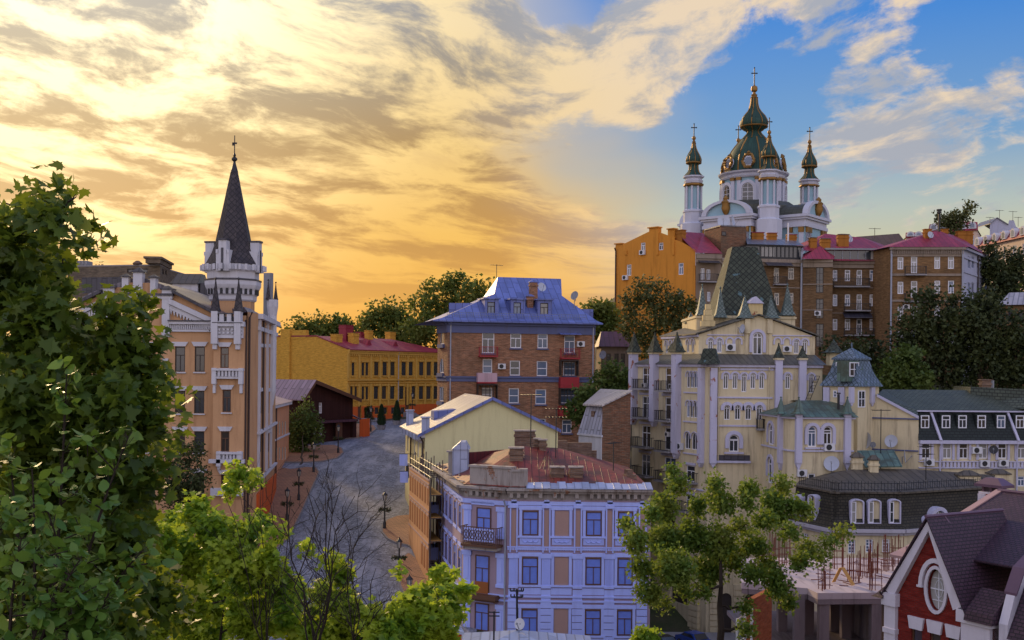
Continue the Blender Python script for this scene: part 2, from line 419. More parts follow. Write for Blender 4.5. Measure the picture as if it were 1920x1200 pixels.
# building pieces -------------------------------------------------------------
def shell(root, mat, foot, z0, z1, faces={}, name='wall', depth=.22, extra=None):
 """Walls round a footprint (ccw); faces[i] = dict(out=[...], holes=[...]) overrides edge i."""
 mb = MB(); Fs = []
 for i in range(len(foot)):
  F = Fac(foot[i], foot[(i + 1) % len(foot)]); Fs.append(F); f = faces.get(i, {})
  out = f.get('out') or [(0, z0), (F.L, z0), (F.L, z1), (0, z1)]
  mb.wall(F, out, f.get('holes', ()), depth)
 if extra: extra(mb, Fs)
 return mb.build(name, mat, root), Fs
def band(root, mat, F, items, name='cornice'):
 mb = MB()
 for u0, u1, z0, z1, o in items: mb.fbox(F, u0, u1, z0, z1, -.02, o)
 return mb.build(name, mat, root)
def balcony(root, F, u0, u1, z, dep=1.0, h=1.0, slab=None, rail=None, solid=False, nb=None):
 mb = MB(); mb.fbox(F, u0, u1, z - .18, z, .0, dep); b = mb.build('balcony', slab, root)
 mb = MB()
 if solid:
  mb.fbox(F, u0, u1, z + .002, z + h, dep - .08, dep); mb.fbox(F, u0, u0 + .08, z + .002, z + h, 0, dep - .082); mb.fbox(F, u1 - .08, u1, z + .002, z + h, 0, dep - .082)
 else:
  mb.fbox(F, u0, u1, z + h - .06, z + h, dep - .07, dep - .01); mb.fbox(F, u0, u1, z + .08, z + .12, dep - .06, dep - .02)
  for uu in (u0, u1 - .05): mb.fbox(F, uu, uu + .05, z + h - .06, z + h - .005, 0, dep - .075)
  n = nb or max(4, int((u1 - u0) / .22))
  for k in range(n + 1):
   uu = lerp(u0, u1 - .035, k / n); mb.fbox(F, uu, uu + .035, z, z + h - .062, dep - .055, dep - .025)
  for uu in (u0, u1 - .035):
   for k in range(1, 4): mb.fbox(F, uu, uu + .035, z, z + h - .062, dep * k / 4 - .02, dep * k / 4 + .02)
 mb.build('railing', rail, b); return b
def ac_unit(root, F, u, z, w=.85, h=.6):
 mb = MB(); mb.fbox(F, u - w / 2, u + w / 2, z, z + h, .06, .4); a = mb.build('ac_unit', M['white_metal'], root)
 mb = MB(); c = F.P(u - .08, z + h / 2, .41)
 mb.tube([c, c + Vector((*F.n, 0)) * .015], h * .4, 14); mb.build('fan_grille', M['black'], a); return a
def dish(root, p, aim, r, mat=None):
 """satellite dish: shallow bowl facing aim, with arm and foot"""
 aim = Vector(aim).normalized(); a = aim.cross(Vector((0, 0, 1))).normalized(); b = a.cross(aim); p = Vector(p)
 mb = MB(); n = 18; rings = [(0, -.16), (.5, -.12), (.85, -.04), (1, 0)]
 i0 = 0
 for rr, dd in rings:
  for j in range(n):
   th = 2 * math.pi * j / n; mb.v.append(p + (a * math.cos(th) + b * math.sin(th)) * rr * r + aim * dd * r)
 for k in range(3):
  for j in range(n): mb.f.append([k * n + j, k * n + (j + 1) % n, (k + 1) * n + (j + 1) % n, (k + 1) * n + j]); mb.mi.append(0)
 d = mb.build('satellite_dish', mat or M['dish'], root, smooth=True)
 mb = MB(); mb.tube([p - b * r * .9, p + aim * r * .9], .03, 5); mb.tube([p + aim * r * .85, p + aim * r], .07, 6)
 mb.tube([p - aim * .15 * r, p - aim * .4 * r, p - aim * .4 * r - Vector((0, 0, r * 1.1))], .05, 5)
 mb.build('feed_arm', M['grey_metal'], d); return d
def chimney(root, c, ang, w, d, z0, z1, mat, cap=None, cap_h=.25):
 mb = MB(); mb.obox(c, ang, w, d, z0, z1)
 mb.obox(c, ang, w + .16, d + .16, z1 - .5, z1 - .3); o = mb.build('chimney', mat, root)
 mb = MB(); mb.obox(c, ang, w + .2, d + .2, z1, z1 + .1)
 if cap_h > .15: mb.obox(c, ang, w + .2, d + .2, z1 + .1, z1 + cap_h, .3)
 mb.build('cap', cap or mat, o); return o
def antenna(root, p, h, rows=2, ang=0., name='antenna'):
 mb = MB(); x, y, z = p; mb.tube([(x, y, z), (x, y, z + h)], .045, 5); ca, sa = math.cos(ang), math.sin(ang)
 for r in range(rows):
  zr = z + h - .12 - r * .7; mb.tube([(x - ca * .9, y - sa * .9, zr), (x + ca * .9, y + sa * .9, zr)], .025, 4)
  for k in range(-3, 4):
   q = .28 * k; mb.tube([(x + ca * q + sa * .35, y + sa * q - ca * .35, zr + .03), (x + ca * q - sa * .35, y + sa * q + ca * .35, zr + .03)], .016, 4)
 return mb.build(name, M['iron'], root)
def pipe(root, F, u, z0, z1, mat, o=.14, r=.09):
 mb = MB(); mb.tube([F.P(u, z0, o), F.P(u, z1 - .5, o), F.P(u, z1, o + .25)], r, 6); return mb.build('downpipe', mat, root)
def pinnacle(root, c, ang, w, z0, z1, mat, name='pinnacle', flare=1.25, n=4):
 mb = MB(); h = z1 - z0; r = w / 2 * math.sqrt(2) if n == 4 else w / 2; ph = ang + math.pi / 4 if n == 4 else ang
 mb.lathe(c, [(r * flare, z0), (r * flare, z0 + .06), (r, z0 + h * .12), (r * .62, z0 + h * .42), (r * .07, z0 + h * .93)], n, ph)
 mb.lathe(c, [(.05, z0 + h * .9), (.13, z0 + h * .94), (.05, z0 + h * .97), (.02, z1)], 6)
 return mb.build(name, mat, root)
M = {}
def mats():
 M['white'] = plain('white_paint', (.72, .72, .76), .6, .08)
 M['white_trim'] = stucco('white_trim', (.56, .55, .58), .10, .25)
 M['cream_frame'] = plain('cream_frame', (.55, .50, .42), .6)
 M['brown_frame'] = plain('brown_frame', (.11, .05, .025), .6)
 M['dark_frame'] = plain('dark_frame', (.04, .03, .025), .6)
 M['white_metal'] = plain('white_metal', (.60, .60, .62), .45)
 M['grey_metal'] = plain('grey_metal', (.22, .23, .25), .45)
 M['black'] = plain('black_plastic', (.02, .02, .022), .5)
 M['iron'] = plain('black_iron', (.018, .018, .02), .5)
 M['dish'] = plain('dish_grey', (.42, .45, .52), .5)
 M['gold'] = plain('gold', (.25, .135, .035), .5, .3, .6)
 M['glass'] = glassy('dark_glass', (.030, .034, .042))
 M['glass_warm'] = glassy('brown_glass', (.05, .04, .035))
 M['glass_curtain'] = glassy('curtained_glass', (.30, .29, .27), .25, .6)
 M['glass_blue'] = glassy('blue_glass', (.10, .14, .22), .15, .8)
 M['rust_red'] = plain('red_paint', (.30, .022, .03), .5, .25)
 M['concrete'] = stucco('concrete', (.27, .26, .27), .2, .4)
 M['pipe_grey'] = plain('pipe_grey', (.30, .32, .38), .45)
 M['pipe_dark'] = plain('pipe_dark', (.045, .025, .02), .5)
 M['wood'] = plain('timber', (.50, .27, .07), .7, .3)
 M['brick_old'] = bricks('old_brick', (.26, .16, .10), (.18, .11, .08), (.20, .18, .15))
mats()
PN = lambda *k: [M[x] for x in k]
# ---------------------------------------------------------------- ground, street, pavements
def drape(poly, off, step=2.0):
 """flat outline laid over the terrain, triangulated finely enough to follow it"""
 xs = [p[0] for p in poly]; ys = [p[1] for p in poly]
 vs = []; ed = []
 n = len(poly)
 for i in range(n):
  a, b = poly[i], poly[(i + 1) % n]; k = max(1, int(math.hypot(b[0] - a[0], b[1] - a[1]) / step))
  for j in range(k): vs.append(Vector((lerp(a[0], b[0], j / k), lerp(a[1], b[1], j / k))))
 ne = len(vs); ed = [(i, (i + 1) % ne) for i in range(ne)]
 x = min(xs) + step / 2
 while x < max(xs):
  y = min(ys) + step / 2
  while y < max(ys): vs.append(Vector((x, y))); y += step
  x += step
 r = delaunay_2d_cdt(vs, ed, [], 1, 1e-4)
 return [Vector((v.x, v.y, gz(v.x, v.y) + off)) for v in r[0]], [list(f) for f in r[2]], [list(e) for e in ed]
def ground():
 m, T, b = new_mat('hillside_soil_and_grass')
 o = T.n('ShaderNodeTexCoord').outputs['Object']
 n = T.noise(o, .15, 6, .6); n2 = T.noise(o, 1.8, 5, .7)
 c = T.mix(T.ss(n, .4, .6), (.035, .05, .014), (.075, .06, .035)); c = T.mix(T.m('MULTIPLY', n2, .6), c, (.02, .025, .01))
 T.put(b.inputs['Base Color'], c); b.inputs['Roughness'].default_value = 1
 bump(T, b, n2, .2, .6)
 xs = sorted(set([-1800, -900, -500, -300, -200, -150, -120] + list(range(-100, 121, 2)) + [140, 170, 220, 320, 550, 900, 1800]))
 ys = sorted(set([-60, -30, -10] + list(range(0, 64, 3)) + list(range(64, 260, 2)) + [270, 285, 300, 330, 370, 420, 520, 700, 1000, 1600, 3000]))
 mb = MB()
 mb.v = [Vector((x, y, gz(x, y))) for y in ys for x in xs]; nx = len(xs)
 for j in range(len(ys) - 1):
  for i in range(nx - 1):
   a = j * nx + i; mb.f.append([a, a + 1, a + 1 + nx, a + nx]); mb.mi.append(0)
 mb.build('ground', m, kind='structure', smooth=True)
 m, T, b = new_mat('grey_cobbles')
 o = T.n('ShaderNodeTexCoord').outputs['Object']
 vo = T.n('ShaderNodeTexVoronoi', feature='F1'); T.put(vo.inputs['Vector'], o); vo.inputs['Scale'].default_value = 3.2
 ve = T.n('ShaderNodeTexVoronoi', feature='DISTANCE_TO_EDGE'); T.put(ve.inputs['Vector'], o); ve.inputs['Scale'].default_value = 3.2
 n = T.noise(T.mapping(o, rot=(0, 0, R(8)), sc=(.5, .07, 1)), 1.0, 5, .62); n2 = T.noise(o, .5, 5, .65)
 cell = T.sep(vo.outputs['Color'])[0]
 c = T.mix(cell, (.10, .11, .145), (.25, .26, .31))
 c = T.mix(T.ss(ve.outputs['Distance'], .01, .07), (.035, .036, .045), c)
 c = T.mix(T.m('MULTIPLY', T.ss(n, .48, .66), .62), c, (.36, .36, .40))
 c = T.mix(T.m('MULTIPLY', T.ss(n2, .48, .72), .35), c, (.075, .078, .095))
 T.put(b.inputs['Base Color'], c); b.inputs['Roughness'].default_value = .62; b.inputs['Specular IOR Level'].default_value = .35
 bump(T, b, ve.outputs['Distance'], .05, .7)
 st = [(-39, 66), (-34, 110), (-34, 150), (-34, 171), (-28, 192), (-11, 219), (2, 219), (-8.5, 150), (-8.2, 128), (-2.5, 88), (-2.5, 66)]
 v, f, _ = drape(st, .05)
 mb = MB(); mb.v = v; mb.f = f; mb.mi = [0] * len(f); mb.build('street', m, kind='structure', smooth=True)
 m, T, b = new_mat('ochre_paving')
 o = T.n('ShaderNodeTexCoord').outputs['Object']
 bt = T.n('ShaderNodeTexBrick'); T.put(bt.inputs['Vector'], T.mapping(o, rot=(0, 0, R(20)))); T.put(bt.inputs['Scale'], 1.)
 bt.inputs['Brick Width'].default_value = .6; bt.inputs['Row Height'].default_value = .3; bt.inputs['Mortar Size'].default_value = .03
 T.put(bt.inputs['Color1'], (.40, .19, .095)); T.put(bt.inputs['Color2'], (.31, .145, .075)); T.put(bt.inputs['Mortar'], (.16, .09, .05))
 n = T.noise(o, .4, 5, .65)
 T.put(b.inputs['Base Color'], T.mix(T.m('MULTIPLY', T.ss(n, .45, .7), .5), bt.outputs[0], (.15, .08, .05))); b.inputs['Roughness'].default_value = .85
 kerb = stucco('kerb_stone', (.22, .20, .19), .2, .3)
 def walk(pix, extra=()):
  pts = [G(*p).xy for p in pix] + [Vector(e) for e in extra]
  ar = sum(a.x * c.y - c.x * a.y for a, c in zip(pts, pts[1:] + pts[:1]))
  if ar < 0: pts.reverse()
  P = [(p.x, p.y) for p in pts]
  v, f, _ = drape(P, .17)
  mb = MB(); mb.v = v; mb.f = f; mb.mi = [0] * len(f); mb.cur = 1
  n = len(P)
  for i in range(n):
   a, c = P[i], P[(i + 1) % n]; L = math.hypot(c[0] - a[0], c[1] - a[1]); k = max(1, int(L / 2))
   if L < .05: continue
   nx, ny = (c[1] - a[1]) / L * .16, -(c[0] - a[0]) / L * .16
   for j in range(k):
    p, q = [(lerp(a[0], c[0], t / k), lerp(a[1], c[1], t / k)) for t in (j, j + 1)]
    p2, q2 = (p[0] + nx, p[1] + ny), (q[0] + nx, q[1] + ny)
    zp, zq = gz(*p), gz(*q)
    mb.hexa([(*p, zp - .1), (*p2, zp - .1), (*q2, zq - .1), (*q, zq - .1)], [(*p, zp + .175), (*p2, zp + .175), (*q2, zq + .175), (*q, zq + .175)])
  return mb.build('pavement', [m, kerb], kind='structure')
 walk([(440, 1100), (540, 1010), (565, 960), (580, 925), (592, 900), (597, 887), (592, 879), (575, 878), (545, 882)], [(-31.5, 140), (-31.5, 92)])
 walk([(575, 868), (605, 866), (632, 860), (643, 850), (640, 842), (625, 836), (560, 838)], [(-36, 160), (-33, 142)])
 walk([(640, 824), (672, 822), (693, 815), (704, 806), (700, 799), (660, 795)], [(-32, 196), (-33, 168)])
 walk([(766, 968), (745, 970), (727, 977), (718, 988), (718, 1000), (728, 1012), (745, 1020), (766, 1024)], [(-7, 101), (-8, 114)])
 walk([(766, 1040), (752, 1052), (748, 1075), (752, 1100), (768, 1140)], [(-5.5, 80), (-4, 88), (-7, 99)])
ground()
# street furniture --------------------------------------------------------------
M['leaf_basket'] = leafy('basket_leaves', (.03, .07, .015), (.09, .06, .03), .2)
M['lamp_glass'] = glassy('lamp_glass', (.45, .42, .35), .2, .6, .15)
def make_lamp(p, h, label, baskets=True):
 t = thing('street_lamp', label, 'street lamp', p, 'cast iron street lamps along the cobbled street')
 x, y, z = p; k = h / 4.2
 mb = MB()
 mb.lathe((x, y), [(.20, z), (.22, z + .12), (.15, z + .3), (.17, z + .7), (.10, z + .85), (.085, z + 1.1), (.07, z + 2.9 * k), (.11, z + 2.95 * k), (.06, z + 3.05 * k), (.06, z + h - 1.0)], 10)
 mb.build('pole', M['iron'], t, smooth=True)
 mb = MB()
 mb.tube([(x - .42, y, z + h * .56), (x + .42, y, z + h * .56)], .03, 5); mb.build('cross_bar', M['iron'], t)
 zl = z + h - .95
 mb = MB(); mb.lathe((x, y), [(.12, zl), (.22, zl + .55)], 6); g = mb.build('lantern', M['lamp_glass'], t)
 mb = MB(); mb.lathe((x, y), [(.30, zl + .552), (.26, zl + .62), (.10, zl + .80), (.05, zl + .83), (.07, zl + .88), (.015, zl + .97)], 6)
 mb.lathe((x, y), [(.06, zl - .06), (.14, zl - .005)], 6)
 for j in range(6):
  a = math.pi / 3 * j; mb.tube([(x + .13 * math.cos(a), y + .13 * math.sin(a), zl), (x + .235 * math.cos(a), y + .235 * math.sin(a), zl + .56)], .022, 4)
 mb.build('lantern_frame', M['iron'], g)
 if baskets:
  for sx in (-1, 1):
   mb = MB(); rr = random.Random(int(x * 9) + sx)
   c = Vector((x + sx * .36, y, z + h * .55 - .12))
   for _ in range(110):
    q = Vector((rr.gauss(0, .16), rr.gauss(0, .16), rr.gauss(0, .11))); d = Vector((rr.uniform(-1, 1), rr.uniform(-1, 1), rr.uniform(-1, 1))).normalized() * .09
    e = d.cross(Vector((rr.uniform(-1, 1), .3, rr.uniform(-1, 1)))).normalized() * .06
    mb.poly([c + q - d, c + q + e, c + q + d, c + q - e])
   mb.build('flower_basket', M['leaf_basket'], t)
 return t
for px, py, top, lab in [
  (721, 993, 921, 'black street lamp standing alone on the near end of the right pavement with flower baskets'),
  (748, 1088, 1007, 'black street lamp with flower baskets in front of the printed hoarding'),
  (767, 1163, 1085, 'nearest street lamp, its lantern rising behind the maple leaves by the lilac house'),
  (634, 851, 795, 'black street lamp on the rounded pavement tip beside the dark wooden house'),
  (588, 887, 828, 'black street lamp at the tip of the left pavement beside the street tree'),
  (560, 940, 877, 'black street lamp in the middle of the left ochre pavement'),
  (538, 978, 918, 'black street lamp on the left pavement behind the bare twigs nearest the spired castle'),
  (695, 811, 761, 'black street lamp with flower baskets before the doorway of the yellow house'),
  (773, 786, 735, 'farthest street lamp in front of the brown door of the yellow house')]:
 p = G(px, py); h = max(3.6, min(5.2, (py - top) / FOC * p.y)); make_lamp(p, h, lab)
# ================================================================ yellow house with the crimson roof
M['yellow'] = bricks('painted_yellow_brick', lin(216, 166, 70), lin(210, 158, 64), lin(200, 150, 60), .52, .16, .012, .15, lin(110, 80, 30))
M['orange'] = stucco('orange_plinth', lin(205, 96, 44), .12, .3, lin(110, 60, 30))
M['crimson'] = tin('crimson_tin', lin(146, 44, 62), .7, 2.6, .5, None, .55)
M['yellow_trim'] = stucco('yellow_trim', lin(202, 158, 74), .1, .3, lin(110, 80, 30))
M['crimson_paint'] = plain('crimson_paint', lin(130, 36, 52), .55)
def yellow_house():
 C = W(651, 790, 196).xy; d = Vector((.53, .85)).normalized(); b = Vector((-d.y, d.x))
 foot = [C, C + d * 31, C + d * 31 + b * 22, C + b * 22]
 t = thing('yellow_house', 'two storey yellow ochre house with orange base and crimson roof at the street end', 'house', (*(C + d * 15 + b * 11), -10))
 F = Fac(foot[0], foot[1]); L = Fac(foot[3], foot[0])
 ze = F.z(651, 655); zr = L.z(592, 630); ur = L.uz(592, 630)[0]
 mx = [705.7, 721.4, 736, 757, 770, 790, 804, 817]
 H = F.rects(mx, 8, 679, 704) + F.rects([662, 680.5, 688], 5, 680, 704) + F.rects([659, 667, 680.5, 688], 4.5, 725, 749) + F.rects([705, 720, 735.5, 752.5, 776, 789.5, 803.5, 817], 8, 724.5, 748)
 Hb = F.rects([706, 722, 737, 755], 7, 764, 776)
 D = [F.rect(759.5, 767.5, 725, 773)]; A = [F.rect(683, 696, 765, 797, 1)]; D2 = [F.rect(671, 677, 760, 790)]
 zf = gz(*C) - 3
 out = [(0, zf), (L.L, zf), (L.L, ze), (ur, zr), (0, zr)]
 shell(t, M['yellow'], foot, zf, ze, {0: dict(holes=H + Hb + D + A + D2), 3: dict(out=out)})
 windows(t, F, H, M['dark_frame'], PN('glass', 'glass_warm'), 't', .10)
 windows(t, F, Hb, M['dark_frame'], PN('glass'), 'v', .10)
 for h in D + D2: mb = MB(); mb.fbox(F, h[0], h[1], h[2], h[3], -.2, -.12); mb.build('door', M['brown_frame'], t)
 mb = MB(); mb.fpoly(F, hole_pts(A[0]), -.21, -.15); mb.build('archway_door', M['dark_frame'], t)
 zp = F.z(651, 763)
 mb = MB()                                                     # orange base, split round its openings
 cuts = sorted([(h[0] - .1, h[1] + .1, h[2] - .1, h[3] + .1) for h in Hb + D + A + D2]); u = 0
 for c in cuts:
  mb.fbox(F, u, c[0], zf, zp, -.02, .09); u = c[1]
  if c[3] < zp: mb.fbox(F, c[0], c[1], c[3], zp, -.02, .088)
  if c[2] > zf + 3.6: mb.fbox(F, c[0], c[1], zf, c[2], -.02, .088)
 mb.fbox(F, u, F.L, zf, zp, -.02, .09); mb.build('plinth', M['orange'], t)
 mb = MB()
 for za, zb, o in ((ze - .35, ze, .45), (ze - .75, ze - .36, .28), (F.z(651, 714), F.z(651, 711), .25), (F.z(651, 719), F.z(651, 717.5), .15)): mb.fbox(F, 0, F.L, za, zb, -.02, o)
 u = .2
 while u < F.L - .3: mb.fbox(F, u, u + .28, ze - 1.15, ze - .76, -.02, .22); u += .6
 for x in (652.5, 673, 695, 712, 728, 746, 764, 780, 797, 811):
  u = F.uz(x, 690)[0]; mb.fbox(F, u - .25, u + .25, F.z(651, 710), ze - .76, -.02, .14); mb.fbox(F, u - .25, u + .25, zp, F.z(651, 720), -.02, .14)
 for h in H: mb.fbox(F, h[0] - .2, h[1] + .2, h[3] + .12, h[3] + .38, -.02, .2); mb.fbox(F, h[0] - .15, h[1] + .15, h[2] - .22, h[2] - .05, -.02, .16)
 mb.build('cornice', M['yellow_trim'], t)
 pipe(t, F, F.uz(746, 700)[0], zf + 3, ze - .3, M['pipe_grey'])
 # roof: front slope, hip at the far end, flat top behind
 q = lambda p, z: (*p, z)
 o = -d * .25 - b * .6; dr = L.L - ur
 a0, a1 = C - b * .6, C + d * 31.6 - b * .6
 r0, r1 = C + b * dr, C + d * 22 + b * dr
 mb = MB(); mb.poly([q(a0, ze + .02), q(a1, ze + .02), q(r1, zr + .05), q(r0, zr + .05)])
 mb.poly([q(a1, ze + .02), q(C + d * 31.6 + b * 22.5, ze), q(C + d * 22 + b * 22.5, zr + .05), q(r1, zr + .05)])
 mb.poly([q(r0, zr + .05), q(r1, zr + .05), q(C + d * 22 + b * 22.5, zr + .05), q(C + b * 22, zr + .05)])
 mb.hexa([q(a0, ze - .12), q(a1, ze - .12), q(a1 + b * .08, ze - .12), q(a0 + b * .08, ze - .12)], [q(a0, ze + .019), q(a1, ze + .019), q(a1 + b * .08, ze + .019), q(a0 + b * .08, ze + .019)])
 for s in (8, 16):                                              # low dormer hoods
  e0 = C + d * s + b * 2.6; z0 = lerp(ze, zr, 3.2 / (dr + .6))
  mb.hexa([q(e0, z0 - .4), q(e0 + d * 2.2, z0 - .4), q(e0 + d * 2.2 + b * 3.4, z0 - .4), q(e0 + b * 3.4, z0 - .4)], [q(e0 + d * .9, z0 + .9), q(e0 + d * 1.3, z0 + .9), q(e0 + d * 1.3 + b * 3.6, z0 + 1.1), q(e0 + d * .9 + b * 3.6, z0 + 1.1)])
 rf = mb.build('roof', M['crimson'], t)
 mb = MB(); mb.fbox(L, 0, ur, zr - .1, zr + .14, -.35, .12); n = 8
 for k in range(n):
  ua, ub = lerp(ur, L.L, k / n), lerp(ur, L.L, (k + 1) / n); za, zb = lerp(zr, ze, k / n), lerp(zr, ze, (k + 1) / n)
  mb.hexa([L.P(ua, za, -.3), L.P(ua, za, .12), L.P(ub, zb, .12), L.P(ub, zb, -.3)], [L.P(ua, za + .16, -.3), L.P(ua, za + .16, .12), L.P(ub, zb + .16, .12), L.P(ub, zb + .16, -.3)])
 mb.build('roof_edge', M['crimson_paint'], t)
 mb = MB(); u0, u1 = L.uz(529, 650)[0], L.uz(546, 650)[0]
 mb.fbox(L, u0, u1, zf, L.z(537, 617), -.6, .45); mb.fbox(L, u1, L.uz(574, 630)[0], zr - .5, L.z(560, 619), -.7, .08)
 mb.build('buttress', M['yellow'], t)
 ang = math.atan2(d.y, d.x)
 for px, py, w, top, Y, mt, cp in ((631, 645, 1.7, 626, 200, 'yellow', 'yellow_trim'), (649, 640, 2.1, 609, 204, 'crimson_paint', 'crimson_paint'), (663, 640, 1.6, 624, 203, 'yellow', 'yellow_trim'),
          (677, 635, 1.6, 622, 214, 'crimson_paint', 'crimson_paint'), (691.5, 635, 1.3, 619, 212, 'yellow', 'yellow_trim'), (732, 640, 1.7, 622, 222, 'yellow', 'yellow_trim')):
  p = W(px, top, Y); chimney(rf, p.xy, ang, w, w * .8, p.z - 3.2, p.z - .15, M[mt], M[cp], .14)
 mb = MB(); p = F.P((A[0][0] + A[0][1]) / 2, 0, .5); rr = random.Random(3)
 for k in range(300):
  a = rr.uniform(0, math.pi); r = 1.0 + rr.gauss(0, .18)
  c = F.P((A[0][0] + A[0][1]) / 2 + r * math.cos(a), A[0][3] - .8 + r * math.sin(a) * 1.1 - (rr.random() < .4) * rr.uniform(0, 2), rr.uniform(.05, .5))
  v1 = Vector((rr.uniform(-1, 1), rr.uniform(-1, 1), rr.uniform(-1, 1))).normalized() * .16; v2 = v1.cross(Vector((0, rr.random(), 1))).normalized() * .12
  mb.poly([c - v1, c + v2, c + v1, c - v2])
 mb.build('climbing_plant', leafy('ivy_leaf', (.03, .06, .015), (.06, .09, .02), .2), t)
 # steps in front of the doors
 for x0, x1, n in ((668, 700, 3), (755, 772, 5)):
  mb = MB(); u0, u1 = F.uz(x0, 790)[0], F.uz(x1, 790)[0]
  g = gz(*F.P((u0 + u1) / 2, 0).xy)
  for k in range(n): mb.fbox(F, u0 + .001 * k, u1 - .001 * k, g - .6, g + .17 * (k + 1), .1, 2.0 - .36 * k)
  mb.build('entrance_steps', M['concrete'], t)
yellow_house()
# potted conifers before the yellow house
def potted_conifer(px, py, h, label):
 p = G(px, py); t = thing('potted_conifer', label, 'potted tree', p, 'clipped conifers in tubs by the yellow house'); x, y, z = p
 mb = MB(); mb.lathe((x, y), [(.55, z), (.8, z + .75), (.86, z + .8), (.7, z + .8)], 10); mb.build('tub', M['concrete'], t)
 mb = MB(); rr = random.Random(px)
 for _ in range(900):
  k = rr.random(); zz_ = z + .75 + h * k; r = (.85 * (1 - k) ** .55 * min(1, .5 + k * 4)) * (h / 3.4) * rr.uniform(.7, 1.08); a = rr.uniform(0, 6.283)
  c = Vector((x + r * math.cos(a), y + r * math.sin(a), zz_)); v1 = Vector((math.cos(a) * .5, math.sin(a) * .5, .9)).normalized() * .2
  v2 = Vector((-math.sin(a), math.cos(a), rr.uniform(-.3, .3))) * .11
  mb.poly([c - v1, c + v2, c + v1, c - v2])
 mb.build('foliage', leafy('conifer_green', (.018, .04, .015), (.03, .06, .02), .1), t)
potted_conifer(715, 806, 3.4, 'shorter clipped conifer in a tub on the cobbles, the left of the two')
potted_conifer(744, 797, 3.5, 'clipped conifer in a tub right of its twin, close to the orange base')
# ================================================================ dark wooden house and its shed
M['dark_wood'] = tin('dark_timber_boards', lin(62, 36, 32), .28, 5, .8, None, .4, .03, .2)
M['mauve_tin'] = tin('mauve_tin', lin(150, 128, 140), .75, 6, .45, None, .55, .09)
M['plum_tin'] = tin('plum_tin', lin(84, 52, 66), .7, 3, .5, None, .5, .07)
def wooden_house():
 d = Vector((.50, .866)); b = Vector((-d.y, d.x))
 C = W(566, 830, 156).xy; Ln = 11.5
 foot = [C, C + d * Ln, C + d * Ln + b * 13, C + b * 13]
 t = thing('wooden_house', 'dark brown timber house with a mauve striped tin gable roof behind the street tree', 'house', (*(C + d * 5 + b * 6), -11))
 F = Fac(foot[0], foot[1]); zf = -13.5; ze = F.z(612, 745); um = F.uz(584, 715)[0]; zr = F.z(584, 714)
 H = [F.rect(598, 604, 755, 775), F.rect(598, 604, 797, 817), F.rect(588, 593, 797, 815)]
 shell(t, M['dark_wood'], foot, zf, ze, {0: dict(out=[(0, zf), (F.L, zf), (F.L, ze), (um, zr), (0, ze)], holes=H), 2: dict(out=[(0, zf), (F.L, zf), (F.L, ze), (F.L - um, zr), (0, ze)])})
 windows(t, F, H, M['white'], PN('glass', 'glass_curtain'), 't', .1)
 mb = MB(); n, o = -b * .9, .5; q = lambda u, w, z: (*(C + d * u + b * w), z)
 for ua, za, ub, zb in ((-.7, ze - .35, um, zr), (um, zr, F.L + 1.0, ze - .45)):
  mb.hexa([q(ua, -.9, za), q(ub, -.9, zb), q(ub, 13.5, zb), q(ua, 13.5, za)], [q(ua, -.9, za + .14), q(ub, -.9, zb + .14), q(ub, 13.5, zb + .14), q(ua, 13.5, za + .14)])
 mb.build('roof', M['mauve_tin'], t)
 mb = MB()
 for ua, za, ub, zb in ((-.7, ze - .45, um, zr - .1), (um, zr - .1, F.L + 1.0, ze - .55)):
  mb.hexa([F.P(ua, za - .3, .92), F.P(ub, zb - .3, .92), F.P(ub, zb - .3, .8), F.P(ua, za - .3, .8)], [F.P(ua, za + .22, .92), F.P(ub, zb + .22, .92), F.P(ub, zb + .22, .8), F.P(ua, za + .22, .8)])
 mb.build('barge_board', M['brown_frame'], t)
 mb = MB(); mb.fbox(F, F.uz(586, 800)[0], F.L, F.z(600, 793), F.z(600, 789), 0, 1.0); mb.build('awning', M['plum_tin'], t)
 # the low shed towards the yellow house
 t = thing('timber_shed', 'low dark shed with plum tin lean-to roof between the wooden house and the yellow house', 'shed', (*(C + d * 17 + b * 2), -10.5))
 S = C + d * (Ln + .3) - b * .5; LS = Fac(S, S + d).uz(662, 790)[0]; foot = [S, S + d * LS, S + d * LS + b * 8, S + b * 8]
 F2 = Fac(foot[0], foot[1]); z1 = F2.z(648, 786); dr = [F2.rect(628, 640, 788, 822)]
 shell(t, M['dark_wood'], foot, -13, z1, {0: dict(holes=dr)})
 mb = MB(); mb.fbox(F2, dr[0][0], dr[0][1], dr[0][2], dr[0][3], -.2, -.1); mb.build('door', M['brown_frame'], t)
 q = lambda u, w, z: (*(S + d * u + b * w), z)
 mb = MB(); mb.hexa([q(-.2, -1, z1 - .1), q(LS + .3, -1, z1 - .1), q(LS + .3, 8, z1 + 2.9), q(-.2, 8, z1 + 2.9)], [q(-.2, -1, z1 + .06), q(LS + .3, -1, z1 + .06), q(LS + .3, 8, z1 + 3.06), q(-.2, 8, z1 + 3.06)])
 mb.build('roof', M['plum_tin'], t)
 mb = MB(); mb.fbox(F2, LS - 2.4, LS, -13, z1 - .1, -.02, .12); mb.build('gate_pier', M['orange'], t)
wooden_house()
